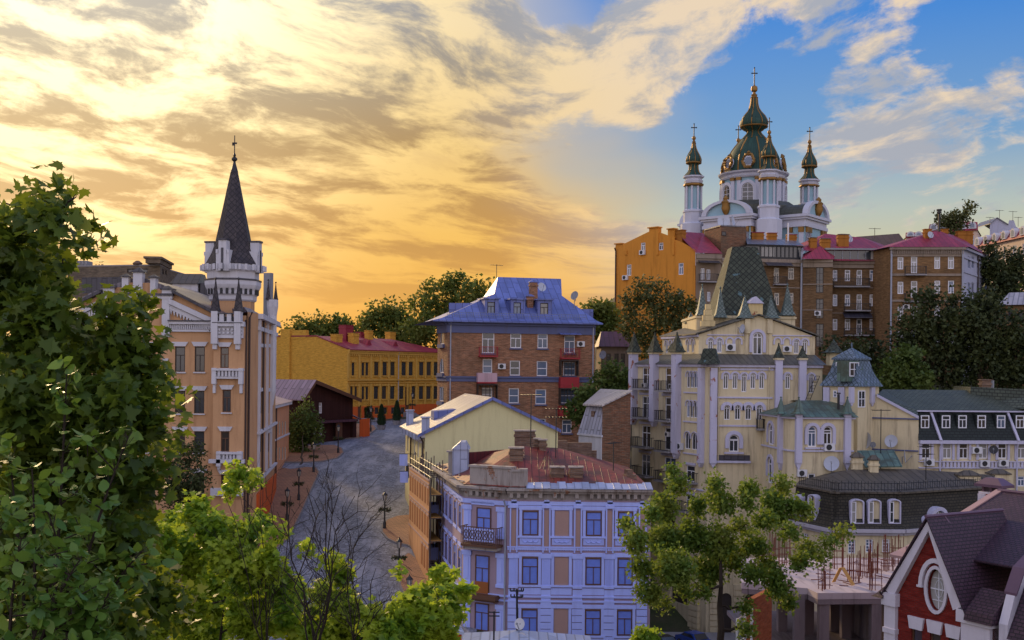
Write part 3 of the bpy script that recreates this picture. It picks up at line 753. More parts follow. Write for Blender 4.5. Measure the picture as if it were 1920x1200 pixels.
# ================================================================ narrow peach house beside the castle
M['peach'] = stucco('peach_stucco', lin(206, 150, 112), .12, .3)
def peach_house():
 A, B = W(507, 870, 129).xy, W(541, 870, 146).xy
 d = (B - A).normalized(); b = Vector((-d.y, d.x)); foot = [A, B, B + b * 12, A + b * 12]
 t = thing('peach_house', 'narrow peach coloured house seen edge-on between the castle and the street tree', 'house', (*A, -13))
 F = Fac(A, B); z1 = F.z(525, 756); zf = -15.5
 H = F.rects([514, 519.5, 525, 530.5, 535.5], 3, 790, 815) + F.rects([514, 519.5, 525, 530.5, 535.5], 3, 838, 862)
 shell(t, M['peach'], foot, zf, z1, {0: dict(holes=H)})
 windows(t, F, H, M['cream_frame'], PN('glass', 'glass_curtain'), 'v', .1)
 band(t, M['white_trim'], F, [(-.1, F.L, z1 - .4, z1, .4), (0, F.L, F.z(525, 822), F.z(525, 819), .15)])
 band(t, M['orange'], F, [(0, F.L, zf, F.z(525, 885), .1)], 'plinth')
 pipe(t, F, F.uz(516, 800)[0], zf, z1, M['pipe_dark'])
 q = lambda p, z: (*p, z)
 mb = MB(); m = (A + B) / 2
 mb.hexa([q(A - b * .5 - d * .4, z1), q(B - b * .5 + d * .4, z1), q(B + b * 12 + d * .4, z1), q(A + b * 12 - d * .4, z1)], [q(A + b * 5, z1 + 1.7), q(B + b * 5 - d * 3, z1 + 1.7), q(B + b * 6 - d * 3, z1 + 1.7), q(A + b * 6, z1 + 1.7)])
 mb.build('roof', M['mauve_tin'], t)
peach_house()
# ================================================================ house under the blue tin roof
M['brown_brick'] = bricks('brown_brick', lin(172, 118, 86), lin(136, 98, 76), lin(172, 148, 124), .5, .15, .015, .5, lin(100, 84, 66), .22)
M['blue_tin'] = tin('blue_tin', lin(96, 108, 166), .95, 2.6, .5, None, .6, .06)
M['blue_trim'] = stucco('blue_grey_trim', lin(92, 98, 132), .1, .35)
def blue_house():
 p0, p1 = W(838, 800, 140).xy, W(1114, 800, 144.5).xy
 c0 = W(819, 800, 145).xy; d = (p1 - p0).normalized(); b = Vector((-d.y, d.x))
 foot = [c0, p0, p1, p1 + b * 15 + d * 1.5, c0 + b * 11 + d * 2.6]
 t = thing('blue_roofed_house', 'brown brick apartment house under a steep blue tin roof with three dormers', 'apartment house', (*(p0 + d * 10 + b * 7), -11.5))
 F = Fac(p0, p1); K = Fac(c0, p0); zf = -15; ze = F.z(975, 604)
 r1 = [F.rect(904, 927, 622, 662), F.rect(957, 977.5, 625, 652.5), F.rect(1008, 1027, 626, 653), F.rect(1058, 1078, 629, 662)]
 r2 = [F.rect(905, 923, 673, 700), F.rect(956, 975, 676, 704), F.rect(1006.5, 1026, 677, 705), F.rect(1056, 1079, 679, 704)]
 r3 = [F.rect(903, 923, 727, 752), F.rect(954, 973, 728, 756), F.rect(1004, 1024, 730, 758), F.rect(1050, 1078, 728, 756)]
 r4 = [F.rect(954, 973, 782, 808), F.rect(1003, 1023, 785, 811), F.rect(1054, 1072, 787, 812)]
 H = r1 + r2 + r3 + r4; Hk = [K.rect(825, 833, 619, 645, 1), K.rect(824, 832, 672, 699, 1), K.rect(823.5, 831.5, 725, 752)]
 shell(t, M['brown_brick'], foot, zf, ze, {0: dict(holes=Hk), 1: dict(holes=H)})
 gl = PN('glass_curtain', 'glass_blue', 'glass')
 windows(t, F, r1, M['white'], gl, 't', .11); windows(t, F, r2, M['white'], gl, 'x', .11); windows(t, F, r3, M['white'], PN('glass_blue', 'glass_curtain'), 'x', .11); windows(t, F, r4, M['white'], gl, 't', .11)
 windows(t, K, Hk, M['white'], gl, 'v', .1)
 zb0, zb1 = F.z(975, 716), F.z(975, 707)
 mb = MB()
 for Q, e in ((F, 0), (K, 0)):
  mb.fbox(Q, 0, Q.L, ze - 1.5, ze - .5, -.02, .14); mb.fbox(Q, 0, Q.L, ze - .5, ze - .22, -.02, .4); mb.fbox(Q, -.3, Q.L + .3, ze - .22, ze, -.02, .75)
  mb.fbox(Q, 0, Q.L, zb0, zb1 - .15, -.02, .12); mb.fbox(Q, 0, Q.L, zb1 - .15, zb1 + .05, -.02, .24)
 for h in H + []: mb.fbox(F, h[0] - .12, h[1] + .12, h[2] - .2, h[2] - .04, -.02, .18)
 for h in Hk: mb.fbox(K, h[0] - .3, h[1] + .3, h[2] - .5, h[2] - .04, -.02, .3)
 mb.build('cornice', M['blue_trim'], t)
 # balconies
 sl = M['concrete']
 u = lambda x, y: F.uz(x, y)[0]
 balcony(t, F, u(897, 665), u(931, 665), F.z(914, 667), 1.0, 1.15, M['rust_red'], M['rust_red'])
 balcony(t, F, u(893, 715), u(929, 715), F.z(911, 716), 1.0, 1.15, M['rust_red'], stucco('pink_panel', lin(190, 160, 170), .1), True)
 balcony(t, F, u(1049, 672), u(1084, 672), F.z(1066, 671), 1.0, 1.2, M['rust_red'], M['rust_red'])
 balcony(t, F, u(1047, 724), u(1082, 724), F.z(1064, 725), 1.0, 1.25, M['rust_red'], M['rust_red'], True)
 balcony(t, F, u(1046, 775), u(1080, 775), F.z(1062, 777), 1.0, 1.1, M['rust_red'], M['rust_red'], True)
 balcony(t, F, u(892, 775), u(930, 775), F.z(911, 768), 1.0, 1.1, sl, M['rust_red'], True)
 # glazed loggias above two of the balconies
 for x0, x1, ya, yb in ((893, 930, 722, 752), (1048, 1081, 677, 704), (1047, 1080, 729, 758)):
  mb = MB(); u0, u1 = u(x0, yb), u(x1, yb); za, zb = F.z((x0 + x1) / 2, yb), F.z((x0 + x1) / 2, ya)
  for k in range(6): q = lerp(u0, u1 - .07, k / 5); mb.fbox(F, q, q + .07, za, zb, .9, .98)
  mb.fbox(F, u0, u1, zb, zb + .12, 0, 1.05); mb.fbox(F, u0, u1, lerp(za, zb, .68), lerp(za, zb, .68) + .06, .91, .97)
  mb.fbox(F, u0, u0 + .06, za, zb, 0, .89); mb.fbox(F, u1 - .06, u1, za, zb, 0, .89)
  mb.build('loggia_frame', M['dark_frame'], t)
 mb = MB(); mb.hexa([F.P(u(1047, 630), F.z(1066, 628), 1.2), F.P(u(1086, 630), F.z(1066, 628), 1.2), F.P(u(1086, 630), F.z(1066, 625), 0), F.P(u(1047, 630), F.z(1066, 625), 0)],
      [F.P(u(1047, 630), F.z(1066, 627), 1.2), F.P(u(1086, 630), F.z(1066, 627), 1.2), F.P(u(1086, 630), F.z(1066, 624), 0), F.P(u(1047, 630), F.z(1066, 624), 0)]); mb.build('canopy', M['blue_tin'], t)
 ac_unit(t, F, u(1088, 645), F.z(1088, 650), 1.0, .7); ac_unit(t, F, u(940, 686), F.z(940, 692), 1.0, .7)
 pipe(t, F, u(844, 700), zf, ze - .2, M['pipe_grey']); pipe(t, F, u(1111, 700), F.z(1111, 735), ze - .2, M['pipe_grey'])
 # roof with hips that end in small gables
 q = lambda a, w, z: Vector((*(p0 + d * a + b * w), z))
 ax = lambda px, w, y: Fac(p0 + b * w, p0 + b * w + d).uz(px, y)[0]
 e0, e1 = ax(812, -.9, 596), ax(1131, -.9, 602); D = 17
 zr = zz(975, 518, 149); hp = .60; wr = 8.8
 wh = lerp(-.9, wr, hp); xh0, xh1 = ax(927, wh, 545), ax(1053.5, wh, 550)
 EL, ER, BL, BR = q(e0, -.9, ze + .02), q(e1, -.9, ze + .02), q(e0, D, ze + .02), q(e1, D, ze + .02)
 zh = lerp(ze, zr, hp); wh = lerp(-.9, wr, hp); wb = lerp(D, wr, hp)
 HL, HR, HLb, HRb = q(xh0, wh, zh), q(xh1, wh, zh), q(xh0, wb, zh), q(xh1, wb, zh)
 RL, RR = q(ax(933.5, wr, 517), wr, zr), q(ax(1052, wr, 519), wr, zr)
 # front slope flares slightly at the eaves
 f = .14; fl = lambda A, B, dz: A.lerp(B, f) - Vector((0, 0, dz))
 EL2, ER2 = fl(EL, HL, .22), fl(ER, HR, .22); BL2, BR2 = fl(BL, HLb, .22), fl(BR, HRb, .22)
 mb = MB()
 mb.poly([EL, ER, ER2, EL2]); mb.poly([EL2, ER2, HR, RR, RL, HL])
 mb.poly([ER, BR, BR2, ER2]); mb.poly([ER2, BR2, HRb, HR]); mb.poly([BL, EL, EL2, BL2]); mb.poly([BL2, EL2, HL, HLb])
 mb.poly([BR, BL, BL2, BR2]); mb.poly([BR2, BL2, HLb, RL, RR, HRb]); mb.poly([HR, HRb, RR]); mb.poly([HLb, HL, RL])
 mb.hexa([EL - Vector((0, 0, .16)), ER - Vector((0, 0, .16)), ER - Vector((0, -.1, .16)), EL - Vector((0, -.1, .16))], [EL - Vector((0, 0, .01)), ER - Vector((0, 0, .01)), ER - Vector((0, -.1, .01)), EL - Vector((0, -.1, .01))])
 mb.box(EL.x + 1.6, EL.x + 6.0, EL.y + 7, EL.y + 10, ze + .5, ze + 2.6)          # side dormers left and right
 mb.box(ER.x - 6, ER.x - 1.0, ER.y + 4.5, ER.y + 7.5, ze + .4, ze + 2.1)
 rf = mb.build('roof', M['blue_tin'], t)
 for x0, x1, wy0, wy1 in ((909, 935, 565, 591), (958, 984, 566, 592), (1008, 1035, 567, 593)):
  Q = Fac(q(0, 1.0, 0).xy, q(F.L, 1.0, 0).xy); u0, u1 = Q.uz(x0, 580)[0], Q.uz(x1, 580)[0]
  za, zb = Q.z((x0 + x1) / 2, wy1 + 1), Q.z((x0 + x1) / 2, wy0 - 4)
  h = (u0 + .35, u1 - .5, za + .12, zb - .35)
  mb = MB(); mb.wall(Q, [(u0, za - .6), (u1, za - .6), (u1, zb), (u0, zb)], [h])
  for a in (u0, u1): mb.poly([Q.P(a, za - .6), Q.P(a, zb), Q.P(a, zb, -3.6), Q.P(a, za - .6, -3.6)])
  mb.hexa([Q.P(u0 - .2, zb, .25), Q.P(u1 + .2, zb, .25), Q.P(u1 + .2, zb + .1, -4.2), Q.P(u0 - .2, zb + .1, -4.2)], [Q.P(u0 - .2, zb + .16, .25), Q.P(u1 + .2, zb + .16, .25), Q.P(u1 + .2, zb + .3, -4.2), Q.P(u0 - .2, zb + .3, -4.2)])
  dm = mb.build('dormer', M['blue_tin'], t)
  ORG[dm] = ORG[t]; window(dm, Q, h, M['dark_frame'], PN('glass_curtain', 'glass_blue'), 't', .1)
 mb = MB(); n = 60                                                # snow guard along the eaves
 for k in range(n + 1):
  a = lerp(e0 + 2, e1 - 2, k / n); P = q(a, .1, lerp(ze, zh, .14)); mb.tube([P - Vector((0, 0, .3)), P + Vector((0, 0, .55))], .02, 4)
 for h in (.25, .55): mb.tube([q(e0 + 2, .1, lerp(ze, zh, .14) + h), q(e1 - 2, .1, lerp(ze, zh, .14) + h)], .02, 4)
 mb.build('snow_guard', M['grey_metal'], rf)
 p = W(1000, 530, 146); chimney(rf, p.xy, F.ang, 1.0, .8, p.z - 3.4, p.z, M['brown_brick'], M['blue_tin'], .35)
 p = W(993, 556, 145.2); chimney(rf, p.xy, F.ang, .8, .8, p.z - 2.2, p.z, M['brown_brick'], M['blue_tin'], .3)
 dish(t, W(1016, 538, 146), (.5, -1, .35), .62); dish(t, W(1077, 554, 146), (-.9, -1, .4), .62, M['grey_metal'])
 mb = MB(); p = W(1077, 556, 146.3); mb.tube([p, p - Vector((0, 0, 2.6))], .05, 5); mb.build('dish_pole', M['grey_metal'], t)
 antenna(t, W(931, 522, 149), 1.9, 1, .4)
 # bicycle stored on the right balcony: a thing of its own
 Z = F.z(1066, 671) + .02; bc = thing('bicycle', 'dark red bicycle parked behind the open railing of the upper right balcony', 'bicycle', F.P(u(1066, 668), Z, .5))
 for du in (-.55, .55):
  c = F.P(u(1066, 668) + du, Z + .36, .5); mb = MB()
  ring = [c + Vector((*F.d, 0)) * math.cos(k * math.pi / 8) * .34 + Vector((0, 0, math.sin(k * math.pi / 8) * .34)) for k in range(17)]; mb.tube(ring, .03, 5)
  for k in range(0, 16, 2): mb.tube([c, ring[k]], .008, 3)
  mb.build('wheel', M['black'], bc)
 mb = MB(); uc = u(1066, 668); pt = lambda a, z: F.P(uc + a, Z + z, .5)
 for a, c in (((-.55, .36), (-.15, .85)), ((-.15, .85), (.4, .85)), ((.4, .9), (.55, .36)), ((-.02, .36), (.4, .85)), ((-.02, .36), (-.18, .95)), ((-.55, .36), (-.02, .36))): mb.tube([pt(*a), pt(*c)], .025, 5)
 mb.build('frame', M['rust_red'], bc)
 mb = MB(); mb.tube([pt(-.32, .96), pt(-.05, .98)], [.06, .03], 6); mb.build('saddle', M['black'], bc)
 mb = MB(); c = pt(.38, 1.0); mb.tube([pt(.4, .88), c], .02, 5); mb.tube([c - Vector((*F.n, 0)) * .28, c + Vector((*F.n, 0)) * .28], .02, 5); mb.build('handlebar', M['iron'], bc)
blue_house()
# ================================================================ castle with the spire (left)
M['apricot'] = stucco('apricot_stucco', lin(192, 150, 110), .12, .4, lin(120, 80, 50))
M['dark_tin'] = tin('dark_roof_tin', lin(58, 56, 66), .7, 3, .4, None, .5, .07)
M['slate_scale'] = scales('slate_scales', lin(74, 66, 66), lin(56, 50, 54), lin(30, 27, 28), .42)
M['striped_tin'] = tin('striped_roof_tin', lin(120, 112, 122), .55, 8, .35, None, .35, .14)
def spired_castle():
 Y = 103.0; k = Y / FOC
 A, B = W(105, 800, Y).xy, W(462, 800, Y).xy; C = W(482, 800, 106).xy; D = W(516, 800, 127).xy
 foot = [A, B, C, D, D + Vector((-14, 3)), A + Vector((0, 16))]
 t = thing('spired_castle', 'apricot castle house with white trim and a tall dark spire left of the street', 'castle', (*(A.lerp(B, .6) + Vector((0, 8))), -14))
 F = Fac(A, B); Q = Fac(B, C); S = Fac(C, D); u = lambda x, y: F.uz(x, y)[0]; z = lambda x, y: F.uz(x, y)[1]
 P = lambda x, y: F.uz(x, y)
 zf = -22
 out = [(0, zf), (F.L, zf), P(462, 592), P(398, 588), P(325, 550), P(195, 550), P(105, 592)]
 H = [F.rect(328, 347, 650, 697), F.rect(365, 384, 650, 697), F.rect(364, 383, 733, 775), F.rect(328, 347, 733, 775), F.rect(364, 383, 809, 848), F.rect(328, 347, 809, 848), F.rect(364, 383, 888, 925)] + \
  [F.rect(x, x + 19, a, b) for x in (150, 235, 270) for a, b in ((650, 697), (733, 775), (809, 848))]
 HS = S.rects([489, 494, 503.5], 3.4, 652, 700, 1) + S.rects([489, 503.5], 3.4, 735, 775) + S.rects([489, 503.5], 3.4, 812, 848)
 HS += [S.rect(508.5, 512.5, 645, 692, 1)]
 zs = S.z(492, 592)
 shell(t, M['apricot'], foot, zf, zs, {0: dict(out=out, holes=H), 1: dict(out=[(0, zf), (Q.L, zf), (Q.L, zs), (0, zs)]), 2: dict(holes=HS)})
 for h in H[:7] + H[7:]: window(t, F, h, M['dark_frame'], PN('glass', 'glass_warm'), 't', .09)
 windows(t, S, HS, M['dark_frame'], PN('glass'), 'v', .08)
 # projecting bay on the right
 zb0 = -14
 Bf = Fac(W(399, 800, Y - 1.1).xy, W(457, 800, Y - 1.1).xy)
 HB = [Bf.rect(413, 429, 651, 690), Bf.rect(417, 433, 731, 773), Bf.rect(414, 430, 809, 847), Bf.rect(414, 430, 890, 925)]
 zt = Bf.z(428, 608)
 bf = [Bf.p0, Bf.p1, Bf.p1 + Vector((0, 1.09)), Bf.p0 + Vector((0, 1.09))]
 shell(t, M['apricot'], bf, zf, zt, {0: dict(holes=HB)}, 'bay_wall')
 windows(t, Bf, HB, M['brown_frame'], PN('glass', 'glass_warm'), 't', .09)
 mb = MB()
 def flint(Fx, h):                                              # flared white lintel
  mb.fpoly(Fx, [(h[0] - .05, h[3] + .04), (h[1] + .05, h[3] + .04), (h[1] + .3, h[3] + .45), (h[0] - .3, h[3] + .45)], -.02, .14)
 for h in H: flint(F, h)
 for h in HB: flint(Bf, h)
 for h in HS: mb.fbox(S, h[0] - .25, h[1] + .25, h[3] + .06, h[3] + .4, -.02, .14)
 for h in H + HB: mb.fbox(F if h in H else Bf, h[0] - .1, h[1] + .1, h[2] - .14, h[2] - .02, -.02, .14)
 mb.build('lintel', M['white_trim'], t)
 # white trim: pilasters, sloped lace cornice, dentil band
 mb = MB()
 for x0, x1 in ((195, 212), (305, 319)):
  mb.fbox(F, u(x0, 600), u(x1, 600), z(310, 632), z(310, 551), -.02, .3); mb.fbox(F, u(x0 + 2, 600), u(x1 - 2, 600), z(310, 680), z(310, 672), -.02, .25)
 for x0, y0, x1, y1 in ((319, 560, 397, 596), (195, 560, 112, 600)):
  a, b = (P(x0, y0), P(x1, y1)) if x0 < x1 else (P(x1, y1), P(x0, y0))
  mb.fpoly(F, [(a[0], a[1] - .5), (b[0], b[1] - .5), b, a], -.02, .42)
  mb.fpoly(F, [(a[0], a[1] - 1.0), (b[0], b[1] - 1.0), (b[0], b[1] - .56), (a[0], a[1] - .56)], -.02, .22)
  n = 13
  for j in range(n):
   c = (lerp(a[0], b[0], (j + .5) / n), lerp(a[1], b[1], (j + .5) / n) - 1.0); w = abs(b[0] - a[0]) / n * .36
   mb.fpoly(F, [(c[0] - w, c[1]), (c[0], c[1] - .42), (c[0] + w, c[1]), (c[0] + w, c[1] + .1), (c[0] - w, c[1] + .1)], -.02, .2)
 for x0, x1 in ((319, 396), (112, 195)):
  mb.fbox(F, u(x0, 610), u(x1, 610), z(350, 608), z(350, 603), -.02, .4); mb.fbox(F, u(x0, 610), u(x1, 610), z(350, 622), z(350, 618), -.02, .2)
  mb.fbox(F, u(x0, 610), u(x1, 610), z(350, 617.9), z(350, 608.1), -.02, .1)
  x = x0 + 1
  while x < x1 - 2: mb.fbox(F, u(x, 612), u(x + 1.8, 612), z(350, 617), z(350, 609), -.02, .26); x += 3.6
 mb.fbox(F, u(195, 556), u(325, 556), z(258, 560), z(258, 554), -.02, .35)
 mb.build('white_cornice', M['white_trim'], t)
 mb = MB()
 mb.fbox(F, u(193, 552), u(327, 552), z(258, 553.9), z(258, 550), -.4, .5)
 mb.fbox(F, u(317, 602), u(397, 602), z(350, 602.9), z(350, 600.5), -.02, .5)
 for x0, y0, x1, y1 in ((325, 549, 400, 587), (193, 549, 103, 594)):
  a, b = (P(x0, y0), P(x1, y1)) if x0 < x1 else (P(x1, y1), P(x0, y0))
  mb.hexa([F.P(*a, -.3), F.P(a[0], a[1], .6), F.P(b[0], b[1], .6), F.P(*b, -.3)], [F.P(a[0], a[1] + .3, -.3), F.P(a[0], a[1] + .3, .6), F.P(b[0], b[1] + .3, .6), F.P(b[0], b[1] + .3, -.3)])
 mb.build('eaves_flashing', M['dark_tin'], t)
 # stepped merlons in the middle of the front
 for x0, x1, yt, yc in ((251, 268, 511, 501), (230, 242, 520, 513), (283, 293, 521, 514), (195, 216, 541, 533), (305, 324, 543, 535)):
  mb = MB(); mb.fbox(F, u(x0, 530), u(x1, 530), z(258, 549.9), z(258, yt), -.6, .25); m = mb.build('merlon', M['white_trim'], t)
  c = F.P((u(x0, 530) + u(x1, 530)) / 2, 0, -.17); w = (x1 - x0) * k
  mb = MB(); mb.obox(c, 0, w + .3, 1.15, z(258, yt) + .003, z(258, yt) + .1); mb.obox(c, 0, w + .25, 1.1, z(258, yt) + .103, z(258, yc), .12); mb.build('merlon_cap', M['dark_tin'], m)
 mb = MB()
 for x0, x1 in ((242, 251), (268, 283)): mb.fbox(F, u(x0, 530), u(x1, 530), z(258, 549.9), z(258, 530), -.4, 0)
 mb.fbox(F, u(216, 545), u(230, 545), z(258, 549.9), z(258, 539), -.4, 0); mb.fbox(F, u(293, 545), u(305, 545), z(258, 549.9), z(258, 541), -.4, 0)
 mb.build('parapet', M['apricot'], t)
 # roof: vaulted tin slopes both ways from a ridge running back
 mb = MB(); sec = [(100, 588), (130, 567), (165, 549), (205, 533), (245, 522), (258, 520), (272, 522), (310, 536), (350, 557), (400, 580), (425, 592)]
 fr = [F.P(*P(x, y), -.5) for x, y in sec]; bk = [p + Vector((0, 15, 0)) for p in fr]
 for j in range(len(sec) - 1): mb.poly([fr[j], fr[j + 1], bk[j + 1], bk[j]])
 mb.poly([Vector(p) for p in fr][::-1] + [])
 mb.hexa([Vector((*B, zs + .01)) + Vector((-.0, .0, 0)), Vector((*C, zs + .01)), Vector((*D, zs + .01)), Vector((D.x - 9, D.y - 6, zs + .01))], [Vector((B.x - .5, B.y + .6, zs + .5)), Vector((C.x - .8, C.y, zs + .5)), Vector((D.x - 1, D.y - .5, zs + .5)), Vector((D.x - 9, D.y - 6, zs + .5))])
 mb.build('roof', M['striped_tin'], t)
 # bay crown: corbels, crenels and two pinnacles
 mb = MB(); b = lambda x, y=620: Bf.uz(x, y)[0]; bz = lambda y: Bf.z(428, y)
 mb.fbox(Bf, b(397), b(459), bz(612), bz(603), -.3, .45); mb.fbox(Bf, b(399), b(457), bz(634), bz(629), -.02, .3)
 mb.fbox(Bf, b(399), b(457), bz(628.9), bz(612.1), -.02, .12)
 for j in range(7):
  for yy in (616, 622): mb.fbox(Bf, b(403 + j * 8), b(407 + j * 8), bz(yy + 4), bz(yy), -.02, .33)
 for x in (404, 447):
  mb.fbox(Bf, b(x - 6), b(x + 6), bz(645), bz(584), -.4, .5); mb.fbox(Bf, b(x - 4), b(x + 4), bz(655), bz(645.1), -.02, .3)
 for x in (417, 431): mb.fbox(Bf, b(x - 4), b(x + 4), bz(602.9), bz(589), -.3, .4)
 mb.build('crenellation', M['white_trim'], t)
 mb = MB()
 for x in (410.5, 424, 437.5): mb.fbox(Bf, b(x - 2.6), b(x + 2.6), bz(602.9), bz(594), -.28, .1)
 mb.fbox(Bf, b(410), b(441), bz(588.9), bz(587), -.35, .45); mb.fbox(Bf, b(400), b(457), bz(606), bz(604.5), .46, .52)
 mb.build('dark_infill', M['dark_tin'], t)
 for x in (404, 447): pinnacle(t, Bf.P(b(x), 0, .05).xy, 0, 13 * k, bz(583.9), bz(519), M['slate_scale'])
 # white bracketed panels under the bay windows
 for y0, y1, x0, x1, yl in ((691, 706, 400, 459, 737), (847, 860, 410, 458, 880)):
  mb = MB(); mb.fbox(Bf, b(x0), b(x1), bz(y0 + 4), bz(y0), -.02, .55); mb.fbox(Bf, b(x0 + 2), b(x1 - 2), bz(y1 + 4), bz(y1), -.02, .4)
  mb.fbox(Bf, b(x0 + 2), b(x1 - 2), bz(y1 - .1), bz(y0 + 4.1), -.02, .2)
  for j in range(6): mb.fbox(Bf, b(x0 + 12 + j * 6.5), b(x0 + 15.5 + j * 6.5), bz(y1 - .1), bz(y0 + 4.1), -.02, .46)
  for xx in (x0 + 4, x1 - 5): mb.fbox(Bf, b(xx - 4), b(xx + 4), bz(y1 + 14), bz(y0 - 1), -.02, .5); mb.fbox(Bf, b(xx - 2.4), b(xx + 2.4), bz(yl), bz(y1 + 14.1), -.02, .32)
  mb.build('corbel_panel', M['white_trim'], t)
 mb = MB(); mb.fbox(Bf, b(399), b(459), -12, bz(915), -.02, .35); mb.fbox(Bf, b(396), b(462), bz(868), bz(861), -.02, .5); mb.build('lower_cornice', M['white_trim'], t)
 pipe(t, Q, .2, zf, zs, M['pipe_dark'], .15, .1); pipe(t, S, S.uz(491, 700)[0], zf, zs, M['pipe_dark'], .15, .11); pipe(t, Bf, Bf.L + .05, zb0, bz(600), M['pipe_dark'], -.4, .1)
 # street side trim and end turret
 mb = MB()
 mb.fbox(S, 0, S.L, zs - .5, zs, -.02, .5); mb.fbox(S, 0, S.L, zs - 1.6, zs - 1.2, -.02, .22)
 for y in (800, 882): mb.fbox(S, 0, S.L, S.z(500, y + 4), S.z(500, y), -.02, .3)
 for x in (484, 499, 507): uu = S.uz(x, 700)[0]; mb.fbox(S, uu - .22, uu + .22, S.z(500, 880), zs - .51, -.02, .25)
 mb.build('side_trim', M['white_trim'], t)
 mb = MB(); uu = S.uz(492, 930)[0]; mb.fbox(S, 0, S.L, zf, S.z(500, 905), -.02, .2); mb.build('plinth', M['orange'], t)
 tc = S.P(S.uz(509, 600)[0], 0, .1); zk = zz(508, 600, tc.y)
 r = 10 * tc.y / FOC
 zq = lambda y: zz(508, y, tc.y)
 mb = MB(); mb.lathe(tc.xy, [(r * .3, zq(760)), (r * .75, zq(735)), (r * .8, zq(650)), (r * .8, zq(592)), (r * 1.05, zq(575)), (r * 1.05, zq(566)), (r, zq(562))], 8, .3); mb.build('corner_turret', M['white_trim'], t)
 for x, dy in ((503.5, -.3), (513.5, .8)): pinnacle(t, (W(x, 600, tc.y).x, tc.y + dy), .3, 7.5 * tc.y / FOC, zq(562), zq(524 + 3 * dy), M['slate_scale'])
 mb = MB(); p = W(503, 560, 121); mb.obox(p.xy, S.ang + R(60), .9, .55, zs, zz(503, 512, 121)); mb.build('chimney_stack', M['grey_metal'], t)
 # the great tower
 Yt = 108.5; kt = Yt / FOC; c = W(437, 560, Yt); c2 = (c.x, c.y); zt = lambda y: zz(437, y, Yt)
 mb = MB(); mb.lathe(c2, [(40 * kt, -12), (40 * kt, zt(566))], 8, R(22.5)); mb.build('tower_shaft', M['apricot'], t)
 mb = MB(); pr = [(41, 566), (44, 563), (44, 556), (47, 553), (47, 546), (50, 541), (52, 536), (52, 528)]
 mb.lathe(c2, [(a * kt, zt(y)) for a, y in pr], 8, R(22.5))
 mb.lathe(c2, [(a * kt, zt(y)) for a, y in [(48, 524), (48, 512), (50, 509), (50, 499), (47, 497)]], 8, R(22.5))
 for j in range(8):                                              # little arches, as upright ribs
  for m_ in range(-3, 4):
   a = R(45 * j - 90); Fn = Vector((math.cos(a), math.sin(a))); tt = Vector((-Fn.y, Fn.x)); p = Vector(c2) + Fn * 50 * kt * .93 + tt * m_ * .62
   mb.obox(p, a, .22, .22, zt(509), zt(498.5))
 mb.build('tower_crown', M['white_trim'], t)
 mb = MB(); mb.lathe(c2, [(53 * kt, zt(527.9)), (53 * kt, zt(525)), (48 * kt, zt(524.05))], 8, R(22.5)); mb.build('tower_flashing', M['dark_tin'], t)
 mb = MB()
 for j in range(8):
  a = R(45 * j - 90); Fn = Vector((math.cos(a), math.sin(a))); tt = Vector((-Fn.y, Fn.x))
  for m_ in (-1, 0, 1): p = Vector(c2) + Fn * 45.5 * kt * .93 + tt * m_ * .55; mb.obox(p, a + math.pi / 2, .24, .35, zt(553.5), zt(543))
 mb.build('tower_slit', M['black'], t)
 mb = MB(); pr = [(51, 496.9), (50, 495), (40, 476), (34, 458), (6, 318)]; mb.lathe(c2, [(a * kt, zt(y)) for a, y in pr], 8, R(22.5)); sp = mb.build('spire', M['slate_scale'], t)
 mb = MB(); pr = [(7.5, 323), (3, 308), (2.2, 303), (5.5, 300), (5.5, 297), (2, 294), (3, 291), (1, 287), (.9, 254)]
 mb.lathe(c2, [(a * kt, zt(y)) for a, y in pr], 8); mb.obox((c.x, c.y), 0, 9 * kt, .05, zt(270), zt(267)); mb.obox((c.x - 2.5 * kt, c.y), 0, 4 * kt, .05, zt(273), zt(269)); mb.build('finial', M['iron'], sp)
 for j in range(4):
  a = R(90 * j - 98); Fn = Vector((math.cos(a), math.sin(a))); p = Vector(c2) + Fn * 44 * kt; an = a + math.pi / 2
  mb = MB(); mb.obox(p, an, 15 * kt, .9, zt(512), zt(456)); mb.obox(p, an, 25 * kt, .8, zt(512), zt(480))
  m = mb.build('tower_merlon', M['white_trim'], t)
  mb = MB(); mb.obox(p, an, 16.5 * kt, 1.1, zt(455.95), zt(452.5)); q = p + Fn * .46; mb.obox(q, an, .22, .1, zt(512), zt(470)); mb.build('merlon_cap', M['dark_tin'], m)
  mb = MB()
  for e in (-1, 1):
   tt = Vector((math.cos(an), math.sin(an))) * e * 10.5 * kt; mb.obox(p + tt, an, 4 * kt, .95, zt(480), zt(473))
  mb.build('merlon_step', M['white_trim'], m)
spired_castle()
M['grey_brick'] = bricks('grey_brick', lin(128, 112, 92), lin(108, 96, 82), lin(120, 110, 96), .6, .2, .02, .5, lin(70, 64, 58), .2)
